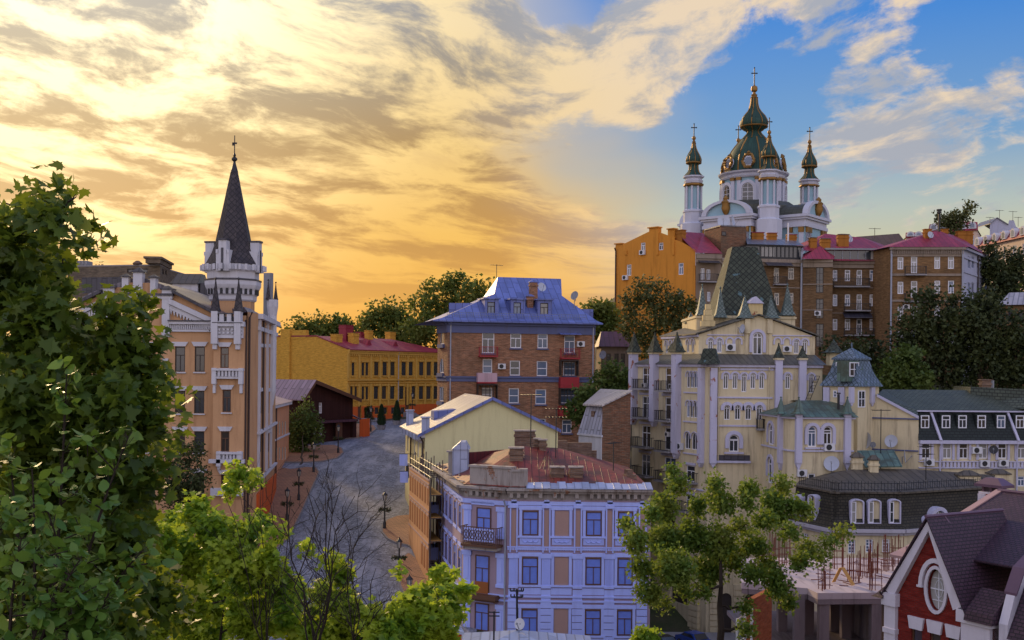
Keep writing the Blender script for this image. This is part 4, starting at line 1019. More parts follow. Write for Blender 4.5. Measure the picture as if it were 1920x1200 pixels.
def flat_block():
 A, B = W(126, 560, 134).xy, W(300, 560, 131).xy; E = W(319, 560, 138).xy
 foot = [A, B, E, E + Vector((0, 8)), A + Vector((0, 12))]
 t = thing('flat_roofed_block', 'drab grey brick block with a flat roof behind the castle gable', 'building', (*A.lerp(B, .5), -12))
 F = Fac(A, B); z1 = F.z(220, 499); H = [F.rect(238, 277, 504, 511)]
 F1 = Fac(B, E); H1 = [F1.rect(304, 308, 505, 515), F1.rect(309.5, 313.5, 506, 516)]; z2 = F1.z(310, 492)
 shell(t, M['grey_brick'], foot, -14, z1, {0: dict(holes=H), 1: dict(holes=H1)})
 windows(t, F, H, M['dark_frame'], PN('glass'), 'v', .1); windows(t, F1, H1, M['dark_frame'], PN('glass'), 'v', .1)
 mb = MB(); mb.prism([(p.x, p.y) for p in (A, B, E, E + Vector((0, 8)), A + Vector((0, 12)))], z1 + .01, z1 + .15); mb.build('roof_slab', M['concrete'], t)
 mb = MB(); mb.fbox(F1, -1.2, F1.L, z1 + .16, z2, -1.5, .2); mb.fbox(F1, -1.4, F1.L + .2, z2, z2 + .25, -1.7, .4); mb.build('stair_tower', M['grey_brick'], t)
 mb = MB(); mb.fbox(F, F.uz(154, 550)[0], F.uz(238, 550)[0], F.z(190, 550), F.z(190, 520), -.02, .04); mb.build('dark_panel', M['dark_tin'], t)
 p = W(155, 490, 136); mb = MB(); mb.obox(p.xy, 0, 1.8, 1.8, z1 + .16, p.z)
 for j in range(5): mb.obox((p.x - .8 + j * .4, p.y - .95), 0, .18, .1, p.z - .5, p.z - .05)
 mb.build('roof_vent', M['concrete'], t)
 for x, y in ((258, 489), ): p = W(x, y, 132); mb = MB(); mb.lathe(p.xy, [(.45, z1 + .16), (.5, p.z - .5), (.62, p.z - .3), (.2, p.z)], 8); mb.build('chimney_pot', M['brick_old'], t)
 for x in (180, 186, 191, 193): p = W(x, 495, 134); mb = MB(); mb.tube([(p.x, p.y, z1 + .15), (p.x, p.y, p.z)], .05, 4); mb.build('roof_rod', M['iron'], t)
 # dark tin attic between block and tower
 A, B = W(323, 560, 122).xy, W(370, 560, 122).xy
 t = thing('tin_attic', 'small white brick attic with a dark tin slope between the flat block and the spire', 'attic', (*A, -10))
 F = Fac(A, B); za, zb = F.z(346, 532), F.z(346, 511)
 shell(t, M['white_trim'], [A, B, B + Vector((0, 4)), A + Vector((0, 4))], -12, za)
 mb = MB(); mb.hexa([F.P(-.2, za + .01, .3), F.P(F.L + .2, za + .01, .3), F.P(F.L + .2, za + .01, -4), F.P(-.2, za + .01, -4)], [F.P(.1, zb, -1.6), F.P(F.L, zb, -1.6), F.P(F.L, zb, -3), F.P(.1, zb, -3)]); mb.build('roof', M['dark_tin'], t)
 mb = MB(); mb.fbox(F, F.L + .25, F.L + 3.2, -12, F.z(380, 530), -3, -.2); mb.build('dark_side', M['dark_tin'], t)
flat_block()
# ================================================================ lilac corner house wrapped in printed banners
M['lilac'] = stucco('printed_lilac', (.35, .39, .82), .09, .35, (.2, .2, .4))
M['lilac_trim'] = stucco('printed_pale_lilac', (.43, .51, .96), .08, .3, (.25, .25, .5))
M['print_beige'] = stucco('printed_beige', (.35, .26, .31), .07, .2, (.25, .18, .2))
M['print_tan'] = stucco('printed_tan', (.40, .26, .22), .06, .1)
M['print_pane'] = plain('printed_blue_pane', (.15, .23, .68), .5, .25)
M['decay'] = stucco('decayed_plaster', (.34, .30, .27), .25, .8, (.08, .05, .035), (.25, .13, .08))
M['rust_tin'] = tin('rusty_red_tin', lin(128, 56, 44), .55, 1.9, .6, lin(84, 46, 38), .5, .05)
M['red_tin'] = tin('dark_red_tin', lin(92, 34, 38), .5, 6, .5, None, .5, .06)
M['pale_tin'] = tin('pale_blue_tin', (.36, .40, .55), .6, 2.5, .4, None, .6, .05)
M['hoard'] = stucco('printed_ochre_hoarding', lin(192, 142, 98), .12, .45, lin(120, 80, 60))
M['hoard_dark'] = stucco('printed_brown_window', lin(150, 92, 52), .1, .2)
LF = Fac(W(950, 1100, 83).xy, W(1219, 1100, 83).xy)
def lilac_house():
 B, C = LF.p0, LF.p1; A = W(869, 1000, 84.8).xy; D = W(818, 1000, 100.6).xy
 foot = [D, A, B, C, C + Vector((.2, 18)), D + Vector((3, 3))]
 S, K, F = Fac(D, A), Fac(A, B), LF
 t = thing('lilac_house', 'pale lilac corner house wrapped in printed facade banners under a rusty red roof', 'house', (3, 92, -25))
 zf = -27.5; zt = F.z(1084, 938); zc = F.z(1084, 908)
 rows = [(F.z(1084, 1004), F.z(1084, 959)), (F.z(1084, 1096), F.z(1084, 1046)), (F.z(1084, 1190), F.z(1084, 1143)), (F.z(1084, 1285), F.z(1084, 1238))]
 shell(t, M['print_beige'], foot, zf, zt)
 u = lambda x: F.uz(x, 1060)[0]
 cols = [(979, 1008.5), (1039.5, 1066), (1098, 1127), (1158, 1186)]
 ku = lambda x: K.uz(x, 1040)[0]
 # windows printed on the banner, each with frame and panes
 for j, (za, zb) in enumerate(rows):
  for i, (x0, x1) in enumerate(cols):
   if i != 1: window(t, F, (u(x0), u(x1), za, zb), M['brown_frame'], [M['print_pane']], 'tT', .075, .16)
 su = [S.uz(x, 960)[0] for x in (826, 832, 838.5, 846, 854.5, 863.5)]
 for za, zb in rows[:3]:
  for uu in su: window(t, S, (uu - .55, uu + .55, za, zb), M['brown_frame'], [M['print_pane']], 't', .07, .16)
 kx = [(893.5, 920.5), (891, 917), (889, 915)]
 window(t, K, (ku(893.5), ku(920.5), rows[0][0] - .35, rows[0][1] + .1), M['brown_frame'], [M['print_pane']], 't', .08, .16)
 window(t, K, (ku(892), ku(918), K.z(905, 1112), K.z(905, 1041)), M['brown_frame'], [M['print_pane']], 't', .08, .16)
 window(t, K, (ku(892), ku(918), rows[2][0], rows[2][1] + .2), M['brown_frame'], [M['print_pane']], 'tT', .08, .16)
 mb = MB(); mb.fbox(K, ku(893), ku(917), K.z(905, 1112), K.z(905, 1090), .10, .14); mb.build('door_panel', M['hoard_dark'], t)
 # blind tan niches
 for za, zb in rows: mb = MB(); mb.fpoly(F, hole_pts((u(1040), u(1066), za - .2, zb + .05, .25)), .0, .03); mb.build('blind_niche', M['print_tan'], t)
 # trim: surrounds, pilasters, string courses, garlands
 mb = MB(); tr = lambda a, b, c, d, o=.07, Q=F: mb.fbox(Q, a, b, c, d, -.01, o)
 for j, (za, zb) in enumerate(rows):
  for (x0, x1) in cols:
   a, b = u(x0), u(x1)
   tr(a - .24, a - .03, za - .05, zb + .1, .085); tr(b + .03, b + .24, za - .05, zb + .1, .085); tr(a - .3, b + .3, zb + .1, zb + .38, .11); tr(a - .36, b + .36, za - .2, za - .05, .12)
   if j == 0:
    tr(a - .2, b + .2, za - .72, za - .24, .04)
    for k in range(3):                                   # garlands
     c0 = lerp(a, b, (k + .5) / 3); pts = [F.P(c0 + .2 * math.cos(q), za - .32 - .22 * math.sin(q), .1) for q in [math.pi * n / 6 for n in range(7)]]; mb.tube(pts, .035, 4)
    tr(a - .42, b + .42, za - 1.1, za - .98, .09)
   else: tr(a - .25, b + .25, za - .78, za - .28, .05)
 px = [962.5, 1024, 1083, 1142.5, 1204]
 for x in px:
  c = u(x); w = .30
  tr(c - w, c - w + .1, rows[0][0] - 1.3, rows[0][1] + .25, .13); tr(c + w - .1, c + w, rows[0][0] - 1.3, rows[0][1] + .25, .13)
  tr(c - .34, c + .34, rows[0][1] + .25, rows[0][1] + .5, .16); tr(c - .2, c + .2, rows[0][1] + .6, rows[0][1] + .85, .1)
  tr(c - .34, c + .34, rows[1][0] - .1, rows[1][1] - .05, .06)
  for k in range(4): tr(c - .27 + k * .16, c - .21 + k * .16, rows[1][0], rows[1][1] - .15, .10)
  tr(c - .42, c + .42, rows[1][1] - .05, rows[1][1] + .3, .15); tr(c - .36, c + .36, rows[1][0] - .3, rows[1][0] - .1, .13)
  for k in range(6): tr(c - .40, c + .40, rows[2][0] - .6 + k * .52, rows[2][0] - .14 + k * .52, .10)
  for k in range(6): tr(c - .40, c + .40, rows[3][0] - .6 + k * .52, rows[3][0] - .14 + k * .52, .10)
  tr(c - .36, c + .36, rows[2][1] + .5, rows[1][0] - .4, .06)
 for z in (rows[1][0] - 1.0, rows[2][1] + .55, rows[2][0] - .9): tr(0, F.L, z, z + .14, .12)
 for k in range(60):
  a = F.L * k / 60; tr(a + .03, a + .17, rows[1][1] + .55, rows[1][1] + .72, .06)
  tr(a + .03, a + .2, zt - .62, zt - .44, .07)
 tr(0, F.L, zt - .4, zt - .12, .10); tr(0, F.L, rows[1][1] + .74, rows[1][1] + .84, .09)
 for Q, ws in ((S, su), (K, [ku(905)])):
  hw = .8 if Q is S else 1.0
  for j, (za, zb) in enumerate(rows):
   for uu in ws:
    if Q is S: tr(uu - hw, uu - .58, za, zb + .1, .06, Q); tr(uu + .58, uu + hw, za, zb + .1, .06, Q); tr(uu - hw - .1, uu + hw + .1, za - .3, za - .06, .1, Q)
    tr(uu - hw, uu + hw, zb + .3, zb + .55, .1, Q)
  for z in (rows[1][0] - 1.0, rows[2][1] + .55): tr(0, Q.L, z, z + .14, .11, Q)
  tr(0, Q.L, zt - .45, zt - .12, .1, Q)
 for x in (876, 939):
  c = ku(x)
  for j, (za, zb) in enumerate(rows[:3]):
   tr(c - .32, c + .32, za - .1, zb - .1, .06, K); tr(c - .4, c + .4, zb - .1, zb + .25, .14, K); tr(c - .38, c + .38, za - .35, za - .1, .12, K)
   tr(c - .14, c + .14, za + .1, zb - .25, .1, K)
 mb.build('printed_trim', M['lilac_trim'], t)
 mb = MB()
 for x in px: c = u(x); mb.fbox(F, c - .19, c + .19, rows[0][0] - 1.2, rows[0][1] + .05, .0, .05)
 mb.build('tan_panel', M['print_tan'], t)
 # decayed cornice above the banner
 mb = MB(); rr = random.Random(5)
 for Q, e in ((F, 0), (K, 0), (S, 0)):
  mb.fbox(Q, 0, Q.L, zt, zt + .5, -.3, .02); mb.fbox(Q, -.05, Q.L + .05, zt + .5, zt + .72, -.3, .35)
  mb.fbox(Q, -.1, Q.L + .1, zt + .72, zt + .9, -.3, .62)
  x = .15
  while x < Q.L - .4:
   if rr.random() < .86: mb.fbox(Q, x, x + .26, zt + .18, zt + .5, .02, .38)
   x += .55
 mb.build('decayed_cornice', M['decay'], t)
 mb = MB(); mb.fbox(K, .4, K.L + .2, zt + .9, zt + 2.3, -.9, -.2); mb.fbox(F, 0, u(985), zt + .9, zt + 2.1, -.9, -.2)
 mb.fbox(K, .3, K.L + .2, zt + 2.3, zt + 2.45, -1.0, -.1); mb.fbox(F, 0, u(987), zt + 2.1, zt + 2.25, -1.0, -.1); mb.fbox(F, u(972), u(988), zt + .9, zt + 2.3, -1.0, -.15)
 mb.build('parapet', M['decay'], t)
 mb = MB()                                                       # sagging tin edge
 for k in range(16):
  a, b = lerp(u(985), F.L, k / 16), lerp(u(985), F.L, (k + 1) / 16); s = rr.uniform(-.05, .08)
  mb.hexa([F.P(a, zt + .9, .7), F.P(b + .05, zt + .9, .7), F.P(b + .05, zt + 1.2 + s, -.8), F.P(a, zt + 1.2 + s, -.8)], [F.P(a, zt + .94, .72), F.P(b + .05, zt + .96 + s * .3, .72), F.P(b + .05, zt + 1.25 + s, -.8), F.P(a, zt + 1.25 + s, -.8)])
 mb.build('tin_edge', M['pale_tin'], t)
 # rusty hip roof
 ze = zt + .95
 R0, R1 = W(978, 836, 92.0), W(1048, 840, 92.5)
 a, b, c, d, e, f = (Vector((*p, ze)) for p in (D, A, B, C, foot[4], foot[5]))
 mb = MB(); mb.poly([c, d, R1, R0]); mb.poly([d, e, R1]); mb.poly([b, c, R0]); mb.poly([a, b, R0]); mb.poly([f, a, R0]); mb.poly([e, f, R0, R1])
 rf = mb.build('roof', M['rust_tin'], t)
 mb = MB(); p, q = W(872, 876, 92), W(960, 866, 97); mb.hexa([p - Vector((0, 0, 1.4)), q - Vector((0, 0, 1.6)), q + Vector((0, .3, -1.6)), p + Vector((0, .3, -1.4))], [Vector((p.x, p.y, zz(876, 849, 92))), Vector((q.x, q.y, zz(955, 842, 97))), Vector((q.x, q.y + .3, zz(955, 842, 97))), Vector((p.x, p.y + .3, zz(876, 849, 92)))]); mb.build('fire_wall', M['red_tin'], rf)
 p = W(863, 876, 91); wz = zz(863, 843, 91); wt = zz(863, 829, 91)
 mb = MB(); mb.box(p.x - .66, p.x + .66, p.y, p.y + 2.4, p.z - 1.5, wz)
 mb.hexa([(p.x - .75, p.y - .1, wz + .003), (p.x + .75, p.y - .1, wz + .003), (p.x + .75, p.y + 2.5, wz + .003), (p.x - .75, p.y + 2.5, wz + .003)], [(p.x - .05, p.y - .1, wt), (p.x + .4, p.y - .1, wt), (p.x + .4, p.y + 2.5, wt), (p.x - .05, p.y + 2.5, wt)]); mb.build('tin_dormer', M['pale_tin'], rf)
 p = W(846, 876, 92); mb = MB(); mb.box(p.x - .25, p.x + .25, p.y, p.y + .5, p.z - 1, zz(846, 848, 92)); mb.obox((p.x, p.y + .25), 0, .8, .8, zz(846, 848, 92) + .003, zz(846, 845, 92)); mb.build('vent_shaft', M['decay'], rf)
 for x, top, bot, w, dd, Y, m in ((984, 806, 836, 38, 1.0, 95, 'brick_old'), (968, 838, 868, 25, 1.0, 89, 'brick_old'), (1007, 821, 850, 10, .6, 92.4, 'brick_old'), (1018, 823, 850, 13, .7, 91.8, 'brick_old'),
         (1045, 874, 912, 24, .9, 85.6, 'brick_old'), (1080, 874, 912, 24, .9, 85.6, 'brick_old')):
  p = W(x, top, Y); chimney(rf, p.xy, 0, w * Y / FOC, dd, zz(x, bot, Y), p.z - .1, M[m], M['decay'], .12)
 mb = MB();
 for x0, x1, top, Y in ((1046, 1064, 826, 97), (1064, 1110, 830, 97.5), (1108, 1119, 845, 98)):
  p, q = W(x0, top, Y), W(x1, top, Y); mb.box(p.x, q.x - .003, Y, Y + .5, -11, p.z)
 mb.build('brick_parapet', M['brick_old'], t)
 p = W(1181, 880, 87); mb = MB(); mb.obox(p.xy, .2, .9, .7, p.z - 1.6, p.z - .4); mb.obox((p.x - .1, p.y), .5, .5, .5, p.z - .397, p.z); mb.build('broken_chimney', M['brick_old'], t)
 p = W(995, 832, 92); antenna(t, (p.x, p.y, p.z - .4), 4.6, 1, .3)
 p = W(1042, 860, 90); antenna(t, (p.x, p.y, p.z - .8), 5.0, 2, .1)
 p = W(1150, 880, 88); antenna(t, (p.x, p.y, p.z - .8), 3.0, 1, 1.0)
 p = W(1098, 880, 88)
 mb = MB(); top = W(1022, 838, 90)
 for x in (1000, 1012, 1030, 1050): mb.tube([W(1028, 845, 91), W(x, 905, 84.5)], .018, 3)
 mb.build('guy_wires', M['iron'], t)
 # chamfer balconies
 sl = M['brown_frame']
 b1 = balcony(t, K, ku(877), ku(943), K.z(910, 1018), 1.1, 1.35, sl, M['brown_frame'])
 mb = MB(); ua, ub, zb = ku(881), ku(939), K.z(910, 1018)
 mb.fbox(K, ua, ub, zb + .28, zb + 1.22, 1.02, 1.05)
 mb.build('printed_panel', M['lilac_trim'], b1)
 mb = MB()
 for k in range(5):
  c = lerp(ua, ub, (k + .5) / 5); r = .24
  mb.tube([K.P(c + r * math.cos(q), zb + .75 + r * 1.4 * math.sin(q), 1.09) for q in [math.pi * n / 6 for n in range(13)]], .03, 4)
  mb.tube([K.P(c - .28, zb + .34, 1.09), K.P(c + .28, zb + 1.16, 1.09)], .022, 4); mb.tube([K.P(c + .28, zb + .34, 1.09), K.P(c - .28, zb + 1.16, 1.09)], .022, 4)
 mb.build('scrollwork', M['brown_frame'], b1)
 mb = MB(); mb.fbox(K, ku(879), ku(941), zb - .42, zb - .19, 0, .9); mb.build('bracket', M['decay'], b1)
 mb = MB(); mb.fbox(K, ku(887), ku(938), K.z(910, 1121), K.z(910, 1113), 0, .8); mb.fbox(K, ku(890), ku(936), K.z(910, 1126), K.z(910, 1121.1), 0, .5); mb.build('bare_slab', M['brown_frame'], t)
 for z in (rows[0][0] - .75, rows[1][0] - .85):
  b2 = balcony(t, S, .3, 2.6, z, 1.15, 1.1, M['decay'], M['lilac_trim'], True)
 # debris and scaffold poles along the street eaves
 mb = MB()
 for k in range(46):
  a = rr.uniform(.5, S.L - .5); o = rr.uniform(-2.2, .5); z = ze + rr.uniform(.0, .25); an = rr.uniform(-.5, .5); l = rr.uniform(.3, 1.1)
  p = S.P(a, z, o); mb.obox(p.xy, S.ang + an, l, rr.uniform(.08, .3), z, z + rr.uniform(.05, .14))
 mb.build('loose_boards', M['decay'], t)
 pipe(t, K, K.L - .1, zf, zt, M['pipe_grey'], .15, .07)
 return S, zt, rows
LS_, LZT, LROWS = lilac_house()
# scaffold with the ochre hoarding on the street side
def hoarding():
 A, B = W(767, 960, 107.5).xy, W(804, 1000, 94.8).xy
 F = Fac(A, B); t = thing('printed_hoarding', 'tall ochre hoarding printed with windows, hung on scaffolding along the pavement', 'hoarding', (*A.lerp(B, .5), -18))
 z1 = -9.75; zf = -20.2
 mb = MB(); n = 8                                               # lower edge follows the sloping pavement
 out = [(F.L * k / n, gz(*F.P(F.L * k / n, 0).xy) + .2) for k in range(n + 1)] + [(F.L, z1), (0, z1)]
 mb.wall(F, out, (), 0, .0); mb.wall(Fac(B, A), [(F.L - u, z) for u, z in out][::-1], (), 0, .04); mb.build('banner', M['hoard'], t)
 mb = MB(); zz_ = [(-11.9, -10.5), (-14.7, -12.9), (-17.6, -15.8)]
 for za, zb in zz_:
  for k in range(8):
   u = F.L * (k + .5) / 8;
   if za > gz(*F.P(u, 0).xy) + .8: mb = MB(); mb.fbox(F, u - .42, u + .42, za, zb, .004, .035); mb.build('printed_window', M['hoard_dark'], t)
 mb = MB()
 for z in (-10.15, -12.5, -15.3): mb.fbox(F, 0, F.L, z, z + .16, .003, .06)
 mb.fbox(F, 0, F.L, z1 - .02, z1 + .1, -.06, .08)
 for za, zb in zz_:
  for k in range(8):
   u = F.L * (k + .5) / 8
   if za > gz(*F.P(u, 0).xy) + .8: mb.fbox(F, u - .6, u + .6, zb + .08, zb + .25, .003, .05)
 mb.build('printed_cornice', M['print_tan'], t)
 t = thing('scaffolding', 'rusty tube scaffolding behind the ochre hoarding beside the lilac house', 'scaffolding', (*A.lerp(B, .5), -18.5))
 mb = MB()
 for k in range(9):
  u = F.L * k / 8 + (.02 if k == 0 else 0)
  for o in (-.12, -1.15): p = F.P(u, 0, o); mb.tube([(p.x, p.y, gz(p.x, p.y) - .1), (p.x, p.y, z1 + 1.2 + .3 * (k % 3))], .05, 5)
  for z in (-17, -15, -13, -11, -9.4): mb.tube([F.P(u, z, -.12), F.P(u, z, -1.15)], .04, 4)
 for o in (-.12, -1.15):
  for z in (-17, -15, -13, -11, -9.4, -8.8): mb.tube([F.P(-.3, z, o), F.P(F.L + .3, z, o)], .04, 4)
 for k in range(0, 8, 2): mb.tube([F.P(F.L * k / 8, -11, -1.15), F.P(F.L * (k + 1) / 8, -8.9, -1.15)], .035, 4)
 mb.build('tubes', plain('scaffold_tube', (.10, .075, .06), .6, .3), t)
 mb = MB()
 for z in (-15, -13, -11): mb.fbox(F, 0, F.L, z + .06, z + .11, -1.1, -.16)
 mb.build('walk_boards', M['wood'], t)
hoarding()
# ================================================================ cream house with the tin gable
M['pale_yellow'] = stucco('pale_yellow_wall', lin(208, 202, 154), .06, .3, lin(140, 128, 96))
M['light_tin'] = tin('light_roof_tin', lin(168, 160, 160), .62, 7, .35, None, .55, .09, .6)
def gable_house():
 Y = 109.0; N, E = W(797, 820, Y).xy, W(1046, 820, Y).xy; b = Vector((-.215, .977)); D = 16
 foot = [N, E, E + b * D, N + b * D]; t = thing('cream_gable_house', 'house with a blank pale yellow gable wall and a light ribbed tin roof', 'house', (*(N.lerp(E, .5) + b * 8), -18))
 F = Fac(N, E); S = Fac(foot[3], N); zf = -20; ze = F.z(797, 812); a = F.uz(924, 747); er = F.z(1046, 806)
 HS = S.rects([766, 771.5, 777, 783, 789.5], 3.2, 815, 835) if False else [(1.5 + k * 2.9, 2.6 + k * 2.9, zl, zl + 1.7, 0) for k in range(5) for zl in (ze - 2.9, ze - 6.4)]
 shell(t, M['pale_yellow'], foot, zf, ze, {0: dict(out=[(0, zf), (F.L, zf), (F.L, er), a, (0, ze)]), 1: dict(out=[(0, zf), (D, zf), (D, er), (0, er)]), 3: dict(holes=HS)})
 windows(t, S, HS, M['white'], PN('glass', 'glass_curtain'), 't', .09)
 band(t, M['white_trim'], S, [(0, S.L, ze - .45, ze, .4), (0, S.L, ze - 4.3, ze - 4.0, .15)] + [(1.2 + k * 2.9, 2.9 + k * 2.9, zl + 1.75, zl + 2.0, .15) for k in range(5) for zl in (ze - 2.9, ze - 6.4)])
 q = lambda u, w, z: Vector((*(N + F.d * u + b * w), z)); um, zm = a
 mb = MB()
 for ua, za, ub, zb in ((-.7, ze - .28, um, zm), (um, zm, F.L + .3, er - .1)):
  mb.hexa([q(ua, -.25, za), q(ub, -.25, zb), q(ub, D, zb), q(ua, D, za)], [q(ua, -.25, za + .12), q(ub, -.25, zb + .12), q(ub, D, zb + .12), q(ua, D, za + .12)])
 rf = mb.build('roof', M['light_tin'], t)
 mb = MB()
 for ua, za, ub, zb in ((-.7, ze - .28, um, zm), (um, zm, F.L + .3, er - .1)):
  mb.hexa([F.P(ua, za - .16, .38), F.P(ub, zb - .16, .38), F.P(ub, zb - .16, .26), F.P(ua, za - .16, .26)], [F.P(ua, za + .16, .38), F.P(ub, zb + .16, .38), F.P(ub, zb + .16, .26), F.P(ua, za + .16, .26)])
 mb.build('gable_edge', M['blue_tin'], t)
 sl = lambda u: lerp(ze - .28, zm, (u + .7) / (um + .7)) + .12
 # tin posts, eaves brackets and roof hatch
 for w, h in ((.4, 1.5), (13.0, 1.7)):
  mb = MB(); c = q(.1, w, 0); mb.obox(c.xy, F.ang, .75, .7, ze - .4, ze + h); mb.obox(c.xy, F.ang, .95, .9, ze + h, ze + h + .12); mb.build('tin_post', M['pale_tin'], t)
 for k in range(9): c = q(-.35, 1.6 + k * 1.35, 0); mb = MB(); mb.obox(c.xy, F.ang, .9, .4, ze - .75, ze - .22); mb.build('eaves_bracket', M['pale_tin'], t)
 mb = MB(); u0 = 1.6; z0 = sl(u0); mb.hexa([q(u0, 5, z0 - .3), q(u0 + 2.3, 5, sl(u0 + 2.3) - .2), q(u0 + 2.3, 7.2, sl(u0 + 2.3) - .2), q(u0, 7.2, z0 - .3)], [q(u0, 5, z0 + .95), q(u0 + 2.3, 5, sl(u0 + 2.3) + .02), q(u0 + 2.3, 7.2, sl(u0 + 2.3) + .02), q(u0, 7.2, z0 + .95)]); mb.build('roof_hatch', M['blue_tin'], rf)
 for uu in (.4, S.L - 6): pipe(t, S, S.L - uu, zf, ze - .4, M['pipe_dark'], .16, .1)
 balcony(t, S, S.L - 6.6, S.L - 4.2, S.z(782, 890), 1.1, 1.1, M['concrete'], M['iron'])
 # cloth banners on brackets
 for w, y0, y1, lab in ((5.2, 852, 874, 'upper lilac cloth panel hanging from a bracket on the cream house'), (4.6, 884, 905, 'lower lilac cloth panel hanging under the small balcony of the cream house')):
  p = S.P(S.L - w, S.z(785, y0), 1.5); zb = S.z(785, y1); s = thing('hanging_banner', lab, 'banner', p, 'lilac cloth banners on the cream house')
  mb = MB(); n = 6; bend = lambda k: .06 * math.sin(k * 1.3)
  for k in range(n):
   x0, x1 = lerp(-.42, .42, k / n), lerp(-.42, .42, (k + 1) / n)
   mb.hexa([(p.x + x0, p.y + bend(k), zb), (p.x + x1, p.y + bend(k + 1), zb), (p.x + x1, p.y + bend(k + 1) + .03, zb), (p.x + x0, p.y + bend(k) + .03, zb)], [(p.x + x0, p.y + bend(k) * .3, p.z), (p.x + x1, p.y + bend(k + 1) * .3, p.z), (p.x + x1, p.y + bend(k + 1) * .3 + .03, p.z), (p.x + x0, p.y + bend(k) * .3 + .03, p.z)])
  mb.build('cloth', M['lilac_trim'], s)
  mb = MB(); mb.tube([p + Vector((-.5, 0, .03)), p + Vector((1.4, 0, .03))], .035, 5); mb.build('bracket', M['iron'], s)
gable_house()
# ================================================================ old brick outbuilding with a slanted tin front
M['sooty_brick'] = bricks('sooty_brick', lin(140, 92, 66), lin(112, 84, 66), lin(130, 116, 98), .55, .17, .02, .75, lin(92, 84, 70), .28)
M['seam_tin'] = tin('weathered_seam_tin', lin(150, 152, 168), .55, 3.0, .45, None, .45, .07)
def brick_outbuilding():
 Y = 114; A, B, C = W(1086, 800, 116.5).xy, W(1129, 800, 113).xy, W(1182, 800, 114).xy
 t = thing('brick_outbuilding', 'old sooty brick outbuilding with a slanted grey tin front beside the cream castle', 'outbuilding', (*B, -22))
 F = Fac(B, C); L = Fac(A, B); zf = -24; z0, z1 = F.z(1131, 762), F.z(1182, 735); zl = L.z(1110, 816)
 shell(t, M['sooty_brick'], [A, B, C, C + Vector((0, 8)), A + Vector((1, 8))], zf, zl, {1: dict(out=[(0, zf), (F.L, zf), (F.L, z1), (0, z0)])})
 band(t, M['white_trim'], L, [(0, L.L, zf, zl - .1, .06), (-.1, L.L + .1, zl - .1, zl + .1, .2)], 'white_base')
 mb = MB(); q = lambda u, z, o: L.P(u, z, o)
 mb.hexa([q(-.1, zl + .1, .12), q(L.L - .02, zl + .1, .12), q(L.L - .02, zl + .1, -2), q(-.1, zl + .1, -2)], [q(.3, z0 - .1, -.75), q(L.L - .02, z0 - .1, -.75), q(L.L - .02, z0 - .1, -2), q(.3, z0 - .1, -2)]); mb.build('tin_front', M['seam_tin'], t)
 mb = MB(); a, b, c, d = L.P(0, z0 - .05, -.45), F.P(-.1, z0 - .02, .2), F.P(F.L + .1, z1 + .02, .2), F.P(F.L, z1 + .02, -8)
 e = Vector((0, 0, .16)); mb.hexa([a, b, c, d], [a + e, b + e, c + e, d + e]); mb.build('roof', M['light_tin'], t)
 h = (.2, .75, 0, 0); mb = MB(); cx, cz = L.L * .45, lerp(zl, z0, .72); mb.fbox(L, cx - .25, cx + .25, cz - .3, cz + .3, -.9, -.38); mb.build('hatch', M['brick_old'], t)
brick_outbuilding()
# ================================================================ tin roofed pavilion and orange kiosk at the bottom edge
M['white_tin'] = tin('pale_white_tin', (.42, .46, .58), .55, 6, .35, None, .6, .05)
def bottom_roofs():
 Y = 60; P0 = W(970, 1181, Y + 2)
 t = thing('tin_pavilion', 'low pavilion with a pale tin hip roof in front of the lilac house', 'pavilion', (P0.x, P0.y, -21))
 x0, x1 = P0.x - 4.4, P0.x + 4.4; y0, y1 = Y - 2, Y + 6; ze = P0.z - 1.25
 mb = MB(); mb.box(x0 + .4, x1 - .4, y0 + .4, y1 - .4, -26, ze - .01); mb.build('wall', M['lilac'], t)
 mb = MB(); a, b, c, d = (Vector((x, y, ze)) for x, y in ((x0, y0), (x1, y0), (x1, y1), (x0, y1))); p = Vector((P0.x, P0.y, P0.z));
 for q, r in ((a, b), (b, c), (c, d), (d, a)): mb.poly([q, r, p])
 mb.poly([d, c, b, a]); mb.build('roof', M['white_tin'], t)
 mb = MB(); mb.tube([p - Vector((0, 0, .3)), p + Vector((-.05, 0, 2.3))], .07, 6)
 for z, w in ((2.2, .42), (1.85, .38)): mb.tube([p + Vector((-w, 0, z)), p + Vector((w - .1, 0, z))], .045, 4)
 for z, w in ((2.2, .42), (1.85, .38)):
  for e in (-w, -w * .5, w * .5, w - .1): mb.tube([p + Vector((e, 0, z)), p + Vector((e, 0, z + .16))], .04, 5)
 mb.build('wire_mast', M['iron'], t)
 dish(t, p + Vector((.12, -.35, .42)), (-.6, -1, .25), .33, M['white_metal']); dish(t, p + Vector((.25, -.5, -.35)), (-.6, -1, .2), .33, M['white_metal'])
 q = W(926, 1196, Y); mb = MB(); mb.tube([Vector((q.x, q.y, q.z - .5)), Vector((q.x, q.y, zz(926, 1146, Y)))], .05, 5)
 for yy in (1148, 1155): z = zz(926, yy, Y); mb.tube([(q.x - .3, q.y, z), (q.x + .3, q.y, z)], .035, 4)
 mb.build('wire_mast', M['iron'], t)
 q = W(851, 1186, 58); t = thing('orange_kiosk', 'small orange kiosk with a pale lid among the maple leaves at the bottom', 'kiosk', (q.x, q.y, -20))
 mb = MB(); mb.obox(q.xy, .2, .72, .72, -26, q.z); mb.build('body', M['orange'], t)
 mb = MB(); mb.obox(q.xy, .2, .95, .95, q.z + .003, q.z + .14); mb.obox(q.xy, .2, .9, .9, q.z + .143, q.z + .3, .5); mb.build('lid', M['white_tin'], t)
bottom_roofs()
